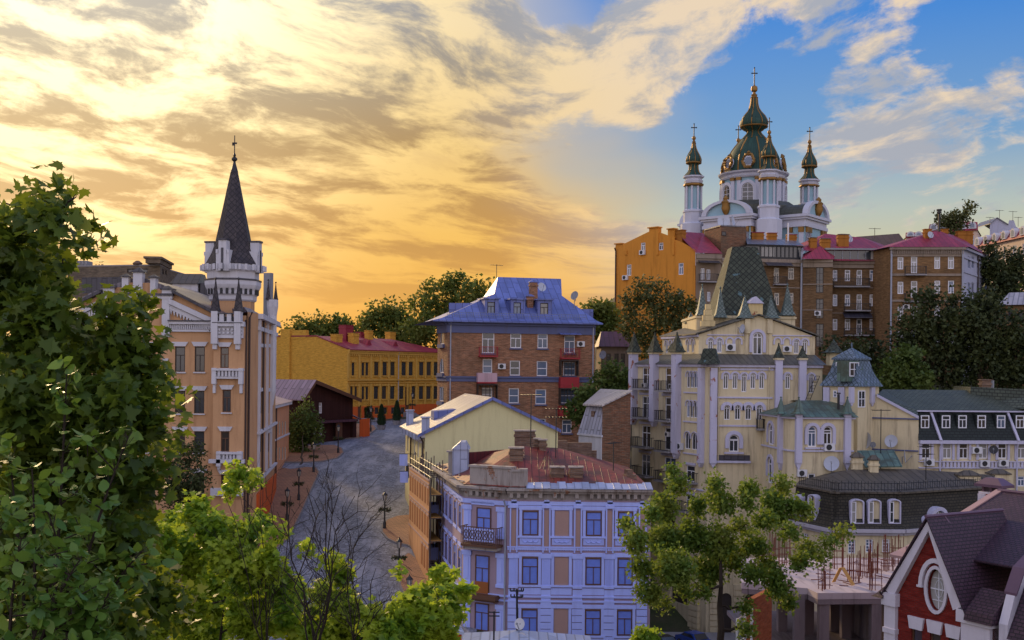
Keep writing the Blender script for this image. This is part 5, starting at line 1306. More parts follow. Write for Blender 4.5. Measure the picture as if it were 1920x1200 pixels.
# ================================================================ cream castle with pinnacles
M['cream'] = stucco('cream_stucco', lin(208, 194, 158), .16, .65, lin(120, 104, 88))
M['cream_old'] = stucco('peeling_cream', lin(206, 186, 136), .10, .5, lin(110, 96, 78), lin(150, 92, 72))
M['lav_trim'] = stucco('lavender_white_trim', lin(188, 186, 206), .08, .3, lin(130, 124, 130))
M['lav_peel'] = stucco('peeling_white_pilaster', lin(188, 186, 206), .08, .3, lin(130, 124, 130), lin(150, 100, 84))
M['green_scale'] = scales('verdigris_scales', lin(74, 80, 68), lin(58, 64, 55), lin(30, 32, 28), .46, 45, lin(84, 108, 112), .85)
M['pin_scale'] = scales('pinnacle_scales', lin(112, 124, 118), lin(92, 108, 102), lin(48, 56, 52), .3, 45)
M['copper'] = tin('verdigris_tin', lin(84, 108, 98), .6, 3, .5, lin(66, 76, 62), .5, .06)
M['blue_scale'] = scales('blue_grey_scales', lin(112, 128, 148), lin(88, 104, 116), lin(50, 62, 64), .4, 45, lin(76, 96, 84))
M['dull_tin'] = tin('dull_olive_tin', lin(86, 84, 76), .6, 3, .5, None, .5, .07)
def arch_hood(mb, F, h, w=.22, o=.14, drop=.35):
 u0, u1, z0, z1 = h[:4]; c = (u0 + u1) / 2; r = (u1 - u0) / 2; zc = z1 - r; n = 9
 q = lambda rr, k: (c + rr * math.cos(math.pi * k / (n - 1)), zc + rr * math.sin(math.pi * k / (n - 1)))
 for k in range(n - 1): mb.fpoly(F, [q(r + .04, k), q(r + w, k), q(r + w, k + 1), q(r + .04, k + 1)], -.01, o)
 for s in (-1, 1): mb.fbox(F, *sorted((c + s * (r + .04), c + s * (r + w))), zc - drop, zc, -.01, o - .002)
def cream_castle():
 A, Bp = W(1327, 800, 112).xy, W(1541, 800, 112).xy; D = W(1185, 800, 125).xy
 foot = [D, A, Bp, Bp + Vector((2, 16)), D + Vector((6, 7))]
 S, F = Fac(D, A), Fac(A, Bp)
 t = thing('cream_castle', 'large cream castle house with white pilasters, many pinnacles and a tall scaled pyramid roof', 'castle', (24, 118, -24))
 zf = -28; ze = F.z(1400, 683)
 a = lambda xs, w, y0, y1: F.rects(xs, w, y0, y1, 1)
 HA = a([1360.7, 1378, 1411.7, 1428], 9.5, 700, 729) + a([1395], 9.5, 701, 735); HA2 = a([1476.7], 9.5, 701, 729) + a([1521], 9.5, 702, 737)
 HB = a([1363, 1383, 1403, 1423.7], 10.8, 760, 787); HC = a([1376], 18, 815, 847)
 HG = [F.rect(1350, 1372, 1112, 1190, 1), F.rect(1395, 1425, 1112, 1190, 1)]
 # side facade: balcony doors in two columns, arch groups near the corner
 su = lambda x, y=750: S.uz(x, y)[0]
 zl = [S.z(1235, y) for y in (731, 786, 842, 897, 952, 1007, 1062)]        # balcony floor levels (right column)
 HS = []
 for z in zl:
  for x0, x1 in ((1204, 1220), (1247, 1268)): HS.append((su(x0), su(x1), z + .02, z + 2.45, 0))
 g1 = [(su(x) - .34, su(x) + .34, S.z(1300, y1), S.z(1300, y0), 1) for x in (1290.5, 1297, 1304) for y0, y1 in ((697, 727), (752, 783))]
 g2 = [(su(x) - .5, su(x) + .5, S.z(1300, 843), S.z(1300, 811), 1) for x in (1290, 1303)]
 g3 = [(su(1288), su(1304), S.z(1296, 903), S.z(1296, 873), 0), (su(1288), su(1304), S.z(1296, 958), S.z(1296, 928), 0), (su(1288), su(1304), S.z(1296, 1010), S.z(1296, 985), 0)]
 HSg = [(su(1262), su(1292), -24.6, -21.0, 1)]
 shell(t, M['cream'], foot, zf, ze, {0: dict(holes=HS + g1 + g2 + g3 + HSg), 1: dict(holes=HA + HA2 + HB + HC + HG)})
 gl = PN('glass', 'glass_warm', 'glass_blue', 'glass', 'glass')
 windows(t, F, HA + HA2, M['white'], gl, 'vs', .085); windows(t, F, HB, M['white'], PN('glass', 'glass_warm'), 'vs', .08); windows(t, F, HC, M['white'], gl, 'tTs', .10)
 windows(t, S, HS, M['white'], gl, 'tv', .1); windows(t, S, g1 + g2, M['white'], gl, 'v', .07); windows(t, S, g3, M['white'], gl, 'tT', .09)
 mb = MB()
 for Q_, h in [(F, h) for h in HG] + [(S, HSg[0])]: mb = MB(); mb.fpoly(Q_, hole_pts(h), -.215, -.17); mb.build('archway_door', M['dark_frame'], t)
 # hoods, strings, sills
 mb = MB()
 for h in HA + HA2: arch_hood(mb, F, h, .22, .13)
 for h in HB: arch_hood(mb, F, h, .36, .16, .2)
 arch_hood(mb, F, HC[0], .42, .2, .9); mb.fbox(F, HC[0][0] - .5, HC[0][1] + .5, HC[0][2] - .22, HC[0][2] - .03, -.01, .2)
 for h in g1 + g2: arch_hood(mb, S, h, .12, .1, .2)
 fu = lambda x, y=745: F.uz(x, y)[0]; fz = lambda y: F.z(1400, y)
 mb.fbox(F, fu(1345), fu(1448), fz(747), fz(744), -.02, .18); mb.fbox(F, fu(1345), fu(1420), fz(800), fz(797), -.02, .12); mb.fbox(F, fu(1341), fu(1408), fz(868), fz(864), -.02, .3)
 mb.fbox(F, 0, F.L, ze - .3, ze - .02, -.02, .3); mb.fbox(F, fu(1350), fu(1450), ze - .62, ze - .42, -.02, .1)
 mb.fbox(S, 0, S.L, ze - .3, ze - .02, -.02, .28)
 for z in zl[:4]:
  for x0, x1 in ((1200, 1222), (1242, 1270)): mb.fbox(S, su(x0), su(x1), z + 2.6, z + 2.85, -.02, .12)
 for y in (735, 790, 850, 915): mb.fbox(S, su(1283), S.L - .6, S.z(1300, y + 2.5), S.z(1300, y), -.02, .14)
 for h in g3: mb.fbox(S, h[0] - .2, h[1] + .2, h[3] + .05, h[3] + .3, -.02, .12)
 mb.build('white_trim', M['lav_trim'], t)
 mb = MB(); mb.fbox(F, fu(1343), fu(1407), fz(863.5), fz(853.5), .0, .1); mb.build('sign_board', M['dark_tin'], t)
 # rusticated piers at the foot
 for Q, x0, x1 in ((F, 1330, 1346), (F, 1374, 1393), (F, 1427, 1446), (S, 1244, 1260), (S, 1294, 1312)):
  mb = MB(); a_, b_ = Q.uz(x0, 1150)[0], Q.uz(x1, 1150)[0]; mb.fbox(Q, a_ + .05, b_ - .05, -27.2, -21.7, -.02, .24)
  for k in range(9): mb.fbox(Q, a_, b_, -27.2 + k * .62, -26.68 + k * .62, -.02, .33)
  mb.build('rusticated_pier', M['cream'], t)
 # pilasters: side facade, corner pair, front
 zp = lambda y: S.z(1230, y)
 def pil(Q, u, w, z0, z1, o, m='lav_trim', cap=None, tip=True):
  mb = MB(); mb.fbox(Q, u - w / 2, u + w / 2, z0, z1, -.02, o); mb.fpoly(Q, [(u - w / 2, z0), (u, z0 - w * .7), (u + w / 2, z0)], -.02, o * .8); pp = mb.build('pilaster', M[m], t)
  if cap: mb = MB(); mb.fbox(Q, u - w / 2 - .1, u + w / 2 + .1, z1 + .003, z1 + .2, -.3, o + .12); mb.build('capital', M['cream'], pp)
  return pp
 for x, y1, pk in ((1192, 787, (657, 622)), (1231, 790, (658, 623)), (1273, 850, (658, 622))):
  u = su(x); z0 = S.z(x, y1); zt = S.z(x, 664)
  pil(S, u, .82, z0, zt, .75, 'lav_peel', True)
  c = S.P(u, 0, .3).xy; pinnacle(t, c, S.ang, 1.1, zt + .2, S.z(x, pk[1]), M['green_scale'])
 c = (S.P(su(1218), 0, -3.5)).xy; zb = zz(1218, 657, c.y); mb = MB(); mb.obox(c, S.ang, 1.0, 1.0, ze, zb); mb.build('turret_base', M['cream'], t); pinnacle(t, c, S.ang, 1.3, zb, zz(1218, 622, c.y), M['green_scale'])
 K1, K2 = S.L - .85, fu(1337)
 pil(S, K1, .62, S.z(1316, 868), ze - .4, .5, 'lav_peel'); pil(F, K2, .68, F.z(1337, 868), ze - .4, .5, 'lav_peel')
 for x, yb, yt in ((1458.5, 767, 643), (1503, 753, 648)):
  z1 = F.z(x, 675); pil(F, fu(x), .72, F.z(x, yb), z1, .5, 'lav_trim', True); pinnacle(t, F.P(fu(x), 0, .15).xy, 0, .8, z1 + .2, F.z(x, yt), M['green_scale'])
 cc = (F.P(.15, 0, -.1)).xy; zb = F.z(1330, 683)
 mb = MB(); mb.lathe(cc, [(1.55, zb), (1.15, zb + .5), (.85, zb + 1.5), (.7, zb + 1.62)], 4, R(25)); mb.build('corner_cap', M['green_scale'], t)
 for x, yb in ((1441, 880), (1347, 880)): pipe(t, F, fu(x), -20, ze - .3, M['cream'], .12, .07)
 # balconies on the side facade
 for j, z in enumerate(zl[:6]):
  balcony(t, S, su(1202) - .3, su(1222) + .5, z + .12, 1.1, 1.05, M['concrete'], M['iron'])
  balcony(t, S, su(1244) - .1, su(1268) + .2, z, 1.15, 1.05, M['concrete'], M['iron'])
 for z in (g3[0][2], g3[1][2]): balcony(t, S, g3[0][0] - .5, g3[0][1] + .6, z, .9, 1.0, M['concrete'], M['iron'])
 balcony(t, F, fu(1417, 795), fu(1430, 795), F.z(1424, 803), .9, 1.0, M['concrete'], M['iron'])
 for x, y in ((1279, 843), ): ac_unit(t, S, su(x), S.z(x, y), .9, .7)
 ac_unit(t, S, su(1211), zl[0] + .2, .7, .5); ac_unit(t, S, su(1262), zl[0] + .2, .7, .5); ac_unit(t, S, su(1256), zl[2] + 1.5, .7, .5)
 # lean-to roof strip over the main cornice
 U0, U1, U2, U3 = W(1310, 650, 116).xy, W(1528, 650, 116).xy, W(1242, 640, 126.5).xy, Vector((33.5, 128))
 zu = zz(1400, 664, 116)
 mb = MB(); q = lambda p, z: (*p, z)
 mb.poly([q(A + Vector((-.3, -.5)), ze), q(Bp + Vector((.3, -.5)), ze), q(U1, zu), q(U0, zu)])
 mb.poly([q(D + Vector((-.5, -.2)), ze), q(A + Vector((-.3, -.5)), ze), q(U0, zu), q(U2, zu)])
 mb.poly([q(Bp + Vector((.3, -.5)), ze), q(Bp + Vector((2.3, 16)), ze), q(U3, zu), q(U1, zu)])
 mb.poly([q(Bp + Vector((2.3, 16)), ze), q(D + Vector((6, 7)), ze), q(U2, zu), q(U3, zu)])
 mb.poly([q(D + Vector((6, 7)), ze), q(D + Vector((-.5, -.2)), ze), q(U2, zu)])
 mb.build('lean_to_roof', M['dull_tin'], t)
 # upper storey with its gable front
 F2, S2 = Fac(U0, U1), Fac(U2, U0); v = lambda x, y: F2.uz(x, y)
 zl_ = v(1310, 627)[1]; zr_ = v(1528, 631)[1]
 H2 = F2.rects([1332, 1348.7], 9.5, 635, 661, 1) + F2.rects([1493, 1509], 9.5, 637, 663, 1); Hd = [F2.rect(1411, 1429.5, 623, 665, 1)]
 Hn = F2.rects([1368, 1383.7, 1458, 1475], 9.5, 635, 658, 1)
 s2 = lambda x: S2.uz(x, 640)[0]
 HL = [(s2(x) - .38, s2(x) + .38, S2.z(1280, 661), S2.z(1280, 637), 1) for x in (1250, 1258, 1266, 1274, 1290, 1299)]
 out = [(0, ze), (F2.L, ze), (F2.L, zr_), v(1450, 601), v(1422, 592), v(1393, 600), (0, zl_)]
 shell(t, M['cream'], [U2, U0, U1, U3], ze - .1, zl_, {0: dict(holes=HL, out=[(0, ze), (S2.L, ze), (S2.L, zl_), (0, zl_)]), 1: dict(out=out, holes=H2 + Hd), 2: dict(out=[(0, ze), (Fac(U1, U3).L, ze), (Fac(U1, U3).L, zr_), (0, zr_)])}, 'upper_wall')
 windows(t, F2, H2, M['white'], gl, 'vs', .09); windows(t, F2, Hd, M['white'], gl, 'vs', .13); windows(t, S2, HL, M['white'], gl, 'v', .08)
 mb = MB()
 for h in H2 + Hn: arch_hood(mb, F2, h, .2, .12)
 arch_hood(mb, F2, Hd[0], .34, .16, 1.6)
 for h in HL: arch_hood(mb, S2, h, .14, .1, .2)
 for x0, x1 in ((1326, 1395), (1447, 1522)): mb.fbox(F2, v(x0, 628)[0], v(x1, 628)[0], v(1400, 629.5)[1], v(1400, 627.5)[1], -.02, .12)
 mb.fbox(S2, 0, S2.L, zl_ - .25, zl_ - .02, -.02, .2)
 mb.build('upper_trim', M['lav_trim'], t)
 mb = MB()
 for x in (1401, 1443): mb.fbox(F2, v(x - 5, 610)[0], v(x + 5, 610)[0], v(x, 625)[1], v(x, 598)[1], -.02, .25)
 for x in (1399, 1445): mb.fbox(F2, v(x - 3, 610)[0], v(x + 3, 610)[0], ze, v(x, 625.1)[1], -.02, .12)
 mb.build('gable_pier', M['cream'], t)
 ac_unit(t, F2, v(1369, 655)[0], v(1369, 658)[1], 1.0, .75); ac_unit(t, F2, v(1475, 657)[0], v(1475, 660)[1], .9, .65)
 dish(t, F2.P(v(1389, 617)[0], v(1389, 617)[1], .6), (-.9, -.4, .2), .5)
 mb = MB(); ga, gb, gc = v(1393, 599), v(1422, 591), v(1450, 600)
 bk = Vector((2.0, 9))
 sl = [(U0 + Vector((-.4, -.4)), zl_), (F2.P(ga[0], 0).xy + Vector((0, -.4)), ga[1]), (F2.P(gb[0], 0).xy + Vector((0, -.4)), gb[1]), (F2.P(gc[0], 0).xy + Vector((0, -.4)), gc[1]), (U1 + Vector((.4, -.4)), zr_)]
 bks = [(U2 + Vector((-.3, .5)), zl_), (sl[1][0] + Vector((-2.5, 11)), ga[1]), (sl[2][0] + Vector((-1, 11.5)), gb[1]), (sl[3][0] + Vector((0, 11.5)), gc[1]), (U3 + Vector((.3, .3)), zr_)]
 e = Vector((0, 0, .14))
 for k in range(4):
  p = [Vector((*sl[k][0], sl[k][1])), Vector((*sl[k + 1][0], sl[k + 1][1])), Vector((*bks[k + 1][0], bks[k + 1][1])), Vector((*bks[k][0], bks[k][1]))]
  mb.hexa(p, [x + e for x in p])
 mb.build('gable_roof', M['dull_tin'], t)
 # attic block, pinnacles and the great pyramid roof
 Yb = 118.6; X = lambda x, Y=Yb: W(x, 600, Y).x
 zb0, zb1 = zz(1400, 612, Yb), zz(1400, 592, Yb)
 mb = MB(); mb.box(X(1306), X(1491), Yb, Yb + 10, ze, zb1); mb.box(X(1304), X(1493), Yb - .15, Yb + 10.15, zb1 - .3, zb1 - .1); mb.build('attic', M['cream'], t)
 cx = X(1407); cy = Yb + 4.6; k = Yb / FOC; hw = 57 * k
 mb = MB(); zt = zz(1400, 462, 121.5); z0 = zb1 + .01
 pr = [(hw * 1.12, z0), (hw * .985, z0 + .9), (23.5 * 121.5 / FOC, zt)]
 mb.lathe((cx, cy), [(r * math.sqrt(2), z) for r, z in pr], 4, math.pi / 4); mb.build('pyramid_roof', M['green_scale'], t)
 for x, Y, w, yb, yt in ((1316, Yb + .5, 1.0, 592, 531), (1350, Yb - .35, 1.0, 596, 536), (1396, 116.4, 1.25, 597, 553), (1445, 116.4, 1.2, 597, 555), (1476, Yb + .4, 1.1, 592, 530), (1295, 126, 1.1, 606, 585), (1314, Yb + 9.5, .8, 585, 540)):
  pinnacle(t, (X(x, Y), Y), 0, w, zz(x, yb, Y), zz(x, yt, Y), M['pin_scale'], flare=1.35)
 mb = MB(); Y = 116.2; mb.box(X(1403, Y), X(1430, Y), Y, Y + 1.6, zz(1416, 592, Y), zz(1416, 569, Y)); mb.build('gable_dormer', M['cream_old'], t)
 mb = MB(); xa, xb = X(1401, Y), X(1432, Y); za, zc = zz(1416, 568.9, Y), zz(1416, 556, Y); xm = (xa + xb) / 2
 mb.hexa([(xa, Y - .2, za), (xb, Y - .2, za), (xb, Y + 1.8, za), (xa, Y + 1.8, za)], [(xm - .03, Y - .2, zc), (xm + .03, Y - .2, zc), (xm + .03, Y + 1.8, zc), (xm - .03, Y + 1.8, zc)]); mb.build('dormer_roof', M['lav_trim'], t)
 p = (X(1327, 117), 117); mb = MB(); z0 = zz(1327, 612, 117); z1 = zz(1327, 570, 117)
 for j, w in enumerate((1.5, 1.15, .8, .55)): mb.obox(p, 0, w, .5, z0 + (z1 - z0) * j / 4, z0 + (z1 - z0) * (j + 1) / 4 - .03)
 mb.build('stepped_gable', M['cream_old'], t)
 # ---- projecting front wing under the green roof
 N0, N1, N2, N3 = W(1428, 850, 112.2).xy, W(1477, 850, 104.6).xy, W(1492, 850, 103.8).xy, W(1600, 850, 104.5).xy
 Lw, Cw, Fw = Fac(N0, N1), Fac(N1, N2), Fac(N2, N3); ze2 = Fw.z(1540, 782)
 q = lambda F_, xs, w, y0, y1: F_.rects(xs, w, y0, y1, 1)
 HL = q(Lw, [1445.7], 9, 794, 834) + q(Lw, [1444.5], 9, 857, 906); HF = q(Fw, [1522.7, 1551.7], 16, 799, 838); HF2 = Fw.rects([1522, 1552], 13, 888, 915)
 shell(t, M['cream'], [N0, N1, N2, N3, N3 + Vector((1.5, 9))], zf, ze2, {0: dict(holes=HL), 2: dict(holes=HF + HF2)}, 'wing_wall')
 windows(t, Lw, HL, M['white'], gl, 'vs', .12); windows(t, Fw, HF, M['white'], gl, 'tTs', .11); windows(t, Fw, HF2, M['white'], gl, 't', .1)
 mb = MB()
 for h in HL: arch_hood(mb, Lw, h, .3, .14, 1.2)
 for h in HF: arch_hood(mb, Fw, h, .34, .18, 1.3); mb.fbox(Fw, h[0] - .3, h[1] + .3, h[2] - .2, h[2] - .03, -.01, .18)
 for Q in (Lw, Cw, Fw): mb.fbox(Q, 0, Q.L, Fw.z(1540, 847), Fw.z(1540, 844), -.02, .14); mb.fbox(Q, -.1, Q.L + .1, ze2 - .18, ze2, -.02, .3)
 mb.build('wing_trim', M['lav_trim'], t)
 for Q, x in ((Lw, 1466.5), (Fw, 1496), (Fw, 1587)):
  u = Q.uz(x, 820)[0]; z0, z1 = Q.z(x, 868), Q.z(x, 776)
  mb = MB(); mb.fbox(Q, u - .3, u + .3, z0, z1, -.02, .4); mb.fpoly(Q, [(u - .3, z0), (u, z0 - .7), (u + .3, z0)], -.02, .3); mb.build('pilaster', M['lav_trim'], t)
  pinnacle(t, Q.P(u, 0, .15).xy, Q.ang, .75, z1, Q.z(x, 743), M['copper'], flare=1.5)
 mb = MB(); zr = zz(1530, 752, 109); ex = [p + o for p, o in ((N0, Vector((-.4, 0))), (N1, Vector((-.4, -.3))), (N2, Vector((-.2, -.45))), (N3, Vector((.4, -.4))))]
 r0, r1 = W(1497, 753, 109.2).xy, W(1571, 753, 109.2).xy
 qq = lambda p, z: (*p, z)
 mb.poly([qq(ex[0], ze2), qq(ex[1], ze2), qq(r0, zr)]); mb.poly([qq(ex[1], ze2), qq(ex[2], ze2), qq(r0, zr)]); mb.poly([qq(ex[2], ze2), qq(ex[3], ze2), qq(r1, zr), qq(r0, zr)])
 mb.poly([qq(ex[3], ze2), qq(N3 + Vector((1.5, 9)), ze2), qq(r1, zr)]); mb.poly([qq(r0, zr), qq(r1, zr), qq(r1 + Vector((0, 4)), zr), qq(r0 + Vector((0, 4)), zr)])
 mb.build('wing_roof', M['copper'], t)
 ac_unit(t, Fw, Fw.uz(1553, 836)[0], Fw.z(1553, 845), 1.0, .7); ac_unit(t, Fw, Fw.uz(1502, 885)[0], Fw.z(1502, 893), .9, .65)
 dish(t, Fw.P(Fw.uz(1555, 868)[0], Fw.z(1555, 868), .5), (-.35, -1, .3), .72)
 # ---- turret with the flared copper mansard
 Yt = 109.5; k = Yt / FOC; c = W(1596, 740, Yt).xy; zt = lambda y: zz(1596, y, Yt); ph = R(-4)
 mb = MB(); mb.lathe(c, [(51 * k, -27), (51 * k, zt(723))], 4, ph); mb.build('turret_wall', M['cream'], t)
 mb = MB(); mb.lathe(c, [(59 * k, zt(724)), (58 * k, zt(722)), (46 * k, zt(707)), (39 * k, zt(694)), (33 * k, zt(675))], 4, ph); mb.build('turret_roof', M['blue_scale'], t)
 mb = MB(); mb.lathe(c, [(37 * k, zt(674.9)), (37 * k, zt(672)), (.05, zt(652))], 4, ph); mb.lathe(c, [(.05, zt(653)), (.11, zt(649)), (.03, zt(642))], 6); mb.build('turret_cap', M['blue_scale'], t)
 cor = [Vector((c.x + 51 * k * math.cos(ph + R(a)), c.y + 51 * k * math.sin(ph + R(a)))) for a in (180, 270, 360)]
 T1, T2 = Fac(cor[0], cor[1]), Fac(cor[1], cor[2])
 h1 = T2.rect(1608, 1621, 732, 764); h2 = T1.rect(1563, 1570, 732, 745)
 window(t, T2, h1, M['white'], gl, 'xv', .1, .17); window(t, T1, h2, M['white'], gl, 'x', .09, .17)
 for Q, xs in ((T2, (1595, 1634)), (T1, (1551, 1579))):
  for x in xs: mb = MB(); u = Q.uz(x, 740)[0]; mb.fbox(Q, u - .33, u + .33, Q.z(x, 755), Q.z(x, 726), -.02, .22); mb.fpoly(Q, [(u - .33, Q.z(x, 755.1)), (u, Q.z(x, 762)), (u + .33, Q.z(x, 755.1))], -.02, .15); mb.build('turret_panel', M['lav_trim'], t)
 for Q, x0, x1 in ((T2, 1603, 1620), (T1, 1561, 1573)):
  u0, u1 = Q.uz(x0, 690)[0], Q.uz(x1, 690)[0]; z0, z1 = Q.z(1600, 706), Q.z(1600, 679)
  mb = MB(); mb.fbox(Q, u0 - .12, u1 + .12, z0 - .5, z1 + .15, -1.9, -.62); dm = mb.build('dormer', M['copper'], t); window(dm, Q, (u0, u1, z0, z1), M['white'], PN('glass_warm', 'glass'), 'xv', .09, -.46)
 p = W(1572, 770, 106.5); mb = MB(); mb.tube([p - Vector((0, 0, 1.5)), p + Vector((0, 0, 1.6))], .12, 6); mb.tube([p + Vector((0, 0, 1.62)), p + Vector((0, 0, 1.75))], .2, 6); mb.build('flue', M['iron'], t)
 p = W(1563, 673, 116); mb = MB(); mb.lathe(p.xy, [(.8, ze), (.8, zz(1563, 662, 116))], 8); mb.build('rear_turret', M['cream'], t); pinnacle(t, p.xy, .2, 1.9, zz(1557, 662, 116), zz(1557, 636, 116), M['green_scale'], n=8, flare=1.5)
 mb = MB()                                                        # iron fire ladder
 p, q_ = F.P(fu(1526, 735), F.z(1526, 705), .5), F.P(fu(1505, 750), F.z(1505, 752), .9)
 for o in (0, .45): mb.tube([p + Vector((o, 0, 0)), q_ + Vector((o, 0, 0))], .03, 4)
 for j in range(9): r = p.lerp(q_, j / 8); mb.tube([r, r + Vector((.45, 0, 0))], .02, 4)
 mb.build('ladder', M['iron'], t)
cream_castle()
# ================================================================ long green-roofed house on the right
M['green_tile'] = scales('grey_green_tiles', lin(88, 96, 84), lin(74, 82, 74), lin(50, 54, 48), .5, 0, None, .6)
M['dark_green'] = scales('dark_green_shingles', lin(40, 48, 44), lin(32, 40, 38), lin(20, 24, 22), .5, 0, None, .7)
def long_house():
 G0, E, E2 = W(1600, 850, 109.5).xy, W(1722, 850, 106.5).xy, W(1935, 850, 107.5).xy; bk = Vector((.6, 12))
 t = thing('green_roofed_house', 'long cream house with a grey green tiled roof and dark green mansard storey', 'house', (44, 112, -22))
 Q, F = Fac(G0, E), Fac(E, E2); zf = -26; z1 = F.z(1800, 825); z2 = F.z(1800, 773)
 wx = [1736.5, 1776, 1807, 1843, 1879.5, 1915]
 HL = [F.rect(x - 8.5, x + 8.5, 831, 860) for x in wx]; HL2 = [F.rect(x - 7, x + 7, 893, 912) for x in wx]
 gout = [(0, zf), (Q.L, zf), (Q.L, Q.z(1722, 783)), Q.uz(1647, 742), (0, Q.z(1647, 742))]
 shell(t, M['cream'], [G0, E, E2, E2 + bk, G0 + bk], zf, z1, {0: dict(out=gout), 1: dict(holes=HL + HL2)})
 gl = PN('glass', 'glass_curtain', 'glass_warm', 'glass_blue')
 windows(t, F, HL, M['white'], gl, 'tT', .1); windows(t, F, HL2, M['white'], gl, 't', .1)
 # mansard storey, leaning back
 Fm = Fac(E + Vector((0, .0)), E2); u = lambda x, y=800: F.uz(x, y)[0]
 mb = MB(); lean = 1.1
 mb.poly([F.P(-.1, z1, .3), F.P(F.L, z1, .3), F.P(F.L, z2, -lean), F.P(.25, z2, -lean)]); mb.poly([F.P(-.1, z1, .3), F.P(.25, z2, -lean), F.P(.25, z1, -lean)])
 mb.build('mansard', M['dark_green'], t)
 for x in wx:
  h = (u(x) - .42, u(x) + .42, F.z(x, 803), F.z(x, 779))
  mb = MB(); mb.fbox(F, h[0] - .14, h[1] + .14, h[2] - .12, h[3] + .12, -2, -.30); d = mb.build('dormer', M['dark_green'], t); window(d, F, h, M['white'], gl, 'tT', .09, -.14)
 mb = MB()
 for x in (1761, 1906): mb.hexa([F.P(u(x) - .12, z1, .5), F.P(u(x) + .12, z1, .5), F.P(u(x) + .12, z1, .28), F.P(u(x) - .12, z1, .28)], [F.P(u(x) - .5, z2, -.9), F.P(u(x) - .26, z2, -.9), F.P(u(x) - .26, z2, -1.2), F.P(u(x) - .5, z2, -1.2)])
 mb.fbox(F, -.1, F.L, z2, z2 + .14, -1.4, -.75); mb.build('white_gutter', M['lav_trim'], t)
 mb = MB(); zr = zz(1750, 731, 112.5); R0, R1 = W(1655, 731, 112.5).xy, W(1845, 731, 113).xy
 mb.poly([F.P(.2, z2 + .15, -.8), F.P(F.L, z2 + .15, -.8), (*W(1935, 731, 113).xy, zr), (*R0, zr)]); mb.poly([(*R0, zr), (*W(1935, 731, 113).xy, zr), (E2.x, E2.y + 13, z2), (G0.x, G0.y + 12, z2)])
 a, b = Q.uz(1645, 741), (Q.L, Q.z(1722, 782))
 mb.poly([Q.P(a[0], a[1] + .05, .1), Q.P(b[0], b[1] + .05, .1), F.P(.2, z2 + .16, -.8), (*R0, zr)])
 rf = mb.build('roof', M['green_tile'], t)
 mb = MB(); mb.hexa([Q.P(a[0], a[1] - .16, .22), Q.P(b[0], b[1] - .16, .22), Q.P(b[0], b[1] - .16, -.05), Q.P(a[0], a[1] - .16, -.05)], [Q.P(a[0], a[1] + .1, .22), Q.P(b[0], b[1] + .1, .22), Q.P(b[0], b[1] + .1, -.05), Q.P(a[0], a[1] + .1, -.05)]); mb.build('verge', M['lav_trim'], t)
 mb = MB(); X0, X1 = W(1842, 726, 109), W(1935, 726, 109); e = zz(1900, 760, 107)      # cross roof on the right
 mb.hexa([(X0.x, 112, X0.z - 1.9), (X1.x + 2, 104.8, e - .5), (X1.x + 2, 118, e - .5), (X0.x, 118, X0.z - 1.9)], [(X0.x, 111.8, X0.z), (X1.x + 2, 107, X1.z - .3), (X1.x + 2, 116, X1.z - .3), (X0.x, 116, X0.z)]); mb.build('cross_roof', M['green_tile'], t)
 p = W(1847, 713, 112); chimney(rf, p.xy, 0, .9, .8, p.z - 1.5, p.z, M['brick_old'], M['brick_old'], .15); p = W(1860, 713, 112); mb = MB(); mb.tube([p - Vector((0, 0, 1.5)), p], .22, 8); mb.build('flue', M['grey_metal'], t)
 mb = MB(); fz = lambda y: F.z(1800, y)
 mb.fbox(F, 0, F.L, z1 - .35, z1 - .02, -.02, .4); mb.fbox(F, 0, F.L, fz(878), fz(876), -.02, .2); mb.fbox(F, 0, F.L, fz(866), fz(864.5), -.02, .2)
 x = 1760
 while x < 1932:
  mb.fbox(F, u(x), u(x) + .22, fz(875.9), fz(866.1), -.02, .16); x += 7
 for h in HL: mb.fbox(F, h[0] - .25, h[0] - .02, h[2] - .1, h[3] + .2, -.01, .12); mb.fbox(F, h[1] + .02, h[1] + .25, h[2] - .1, h[3] + .2, -.01, .12); mb.fbox(F, h[0] - .25, h[1] + .25, h[3] + .2, h[3] + .5, -.01, .13)
 mb.build('trim', M['lav_trim'], t)
 mb = MB()
 for y in (784, 843): mb.fbox(Q, 0, Q.L, Q.z(1660, y + 1.2), Q.z(1660, y - 1.2), -.02, .15)
 mb.build('blue_string', M['blue_trim'], t)
 for x, y in ((1829, 850), (1844, 875), (1879, 874), (1740, 873)): ac_unit(t, F, u(x, y), F.z(x, y), .95, .65)
 for x in (1762, 1906): pipe(t, F, u(x), zf, z1 - .3, M['lav_trim'], .14, .08)
 for x, y, r, ai, mt in ((1609, 826, .95, (-1, -.35, .1), 'dish'), (1626, 825, .85, (-1, -.4, .15), 'dish'), (1674, 826, .62, (-.6, -1, .2), 'dish'), (1700, 855, .65, (.95, -.4, .1), 'dish'), (1640, 833, .3, (-.5, -1, .2), 'grey_metal')):
  dish(t, Q.P(Q.uz(x, y)[0], Q.z(x, y), .9), ai, r, M[mt])
 dish(t, F.P(u(1856, 842), F.z(1856, 842), .7), (-.5, -1, .3), .42, M['black'])
 p = W(1651, 879, 103.5); antenna(t, p, (879 - 767) / FOC * 103.5, 1, .1)
long_house()
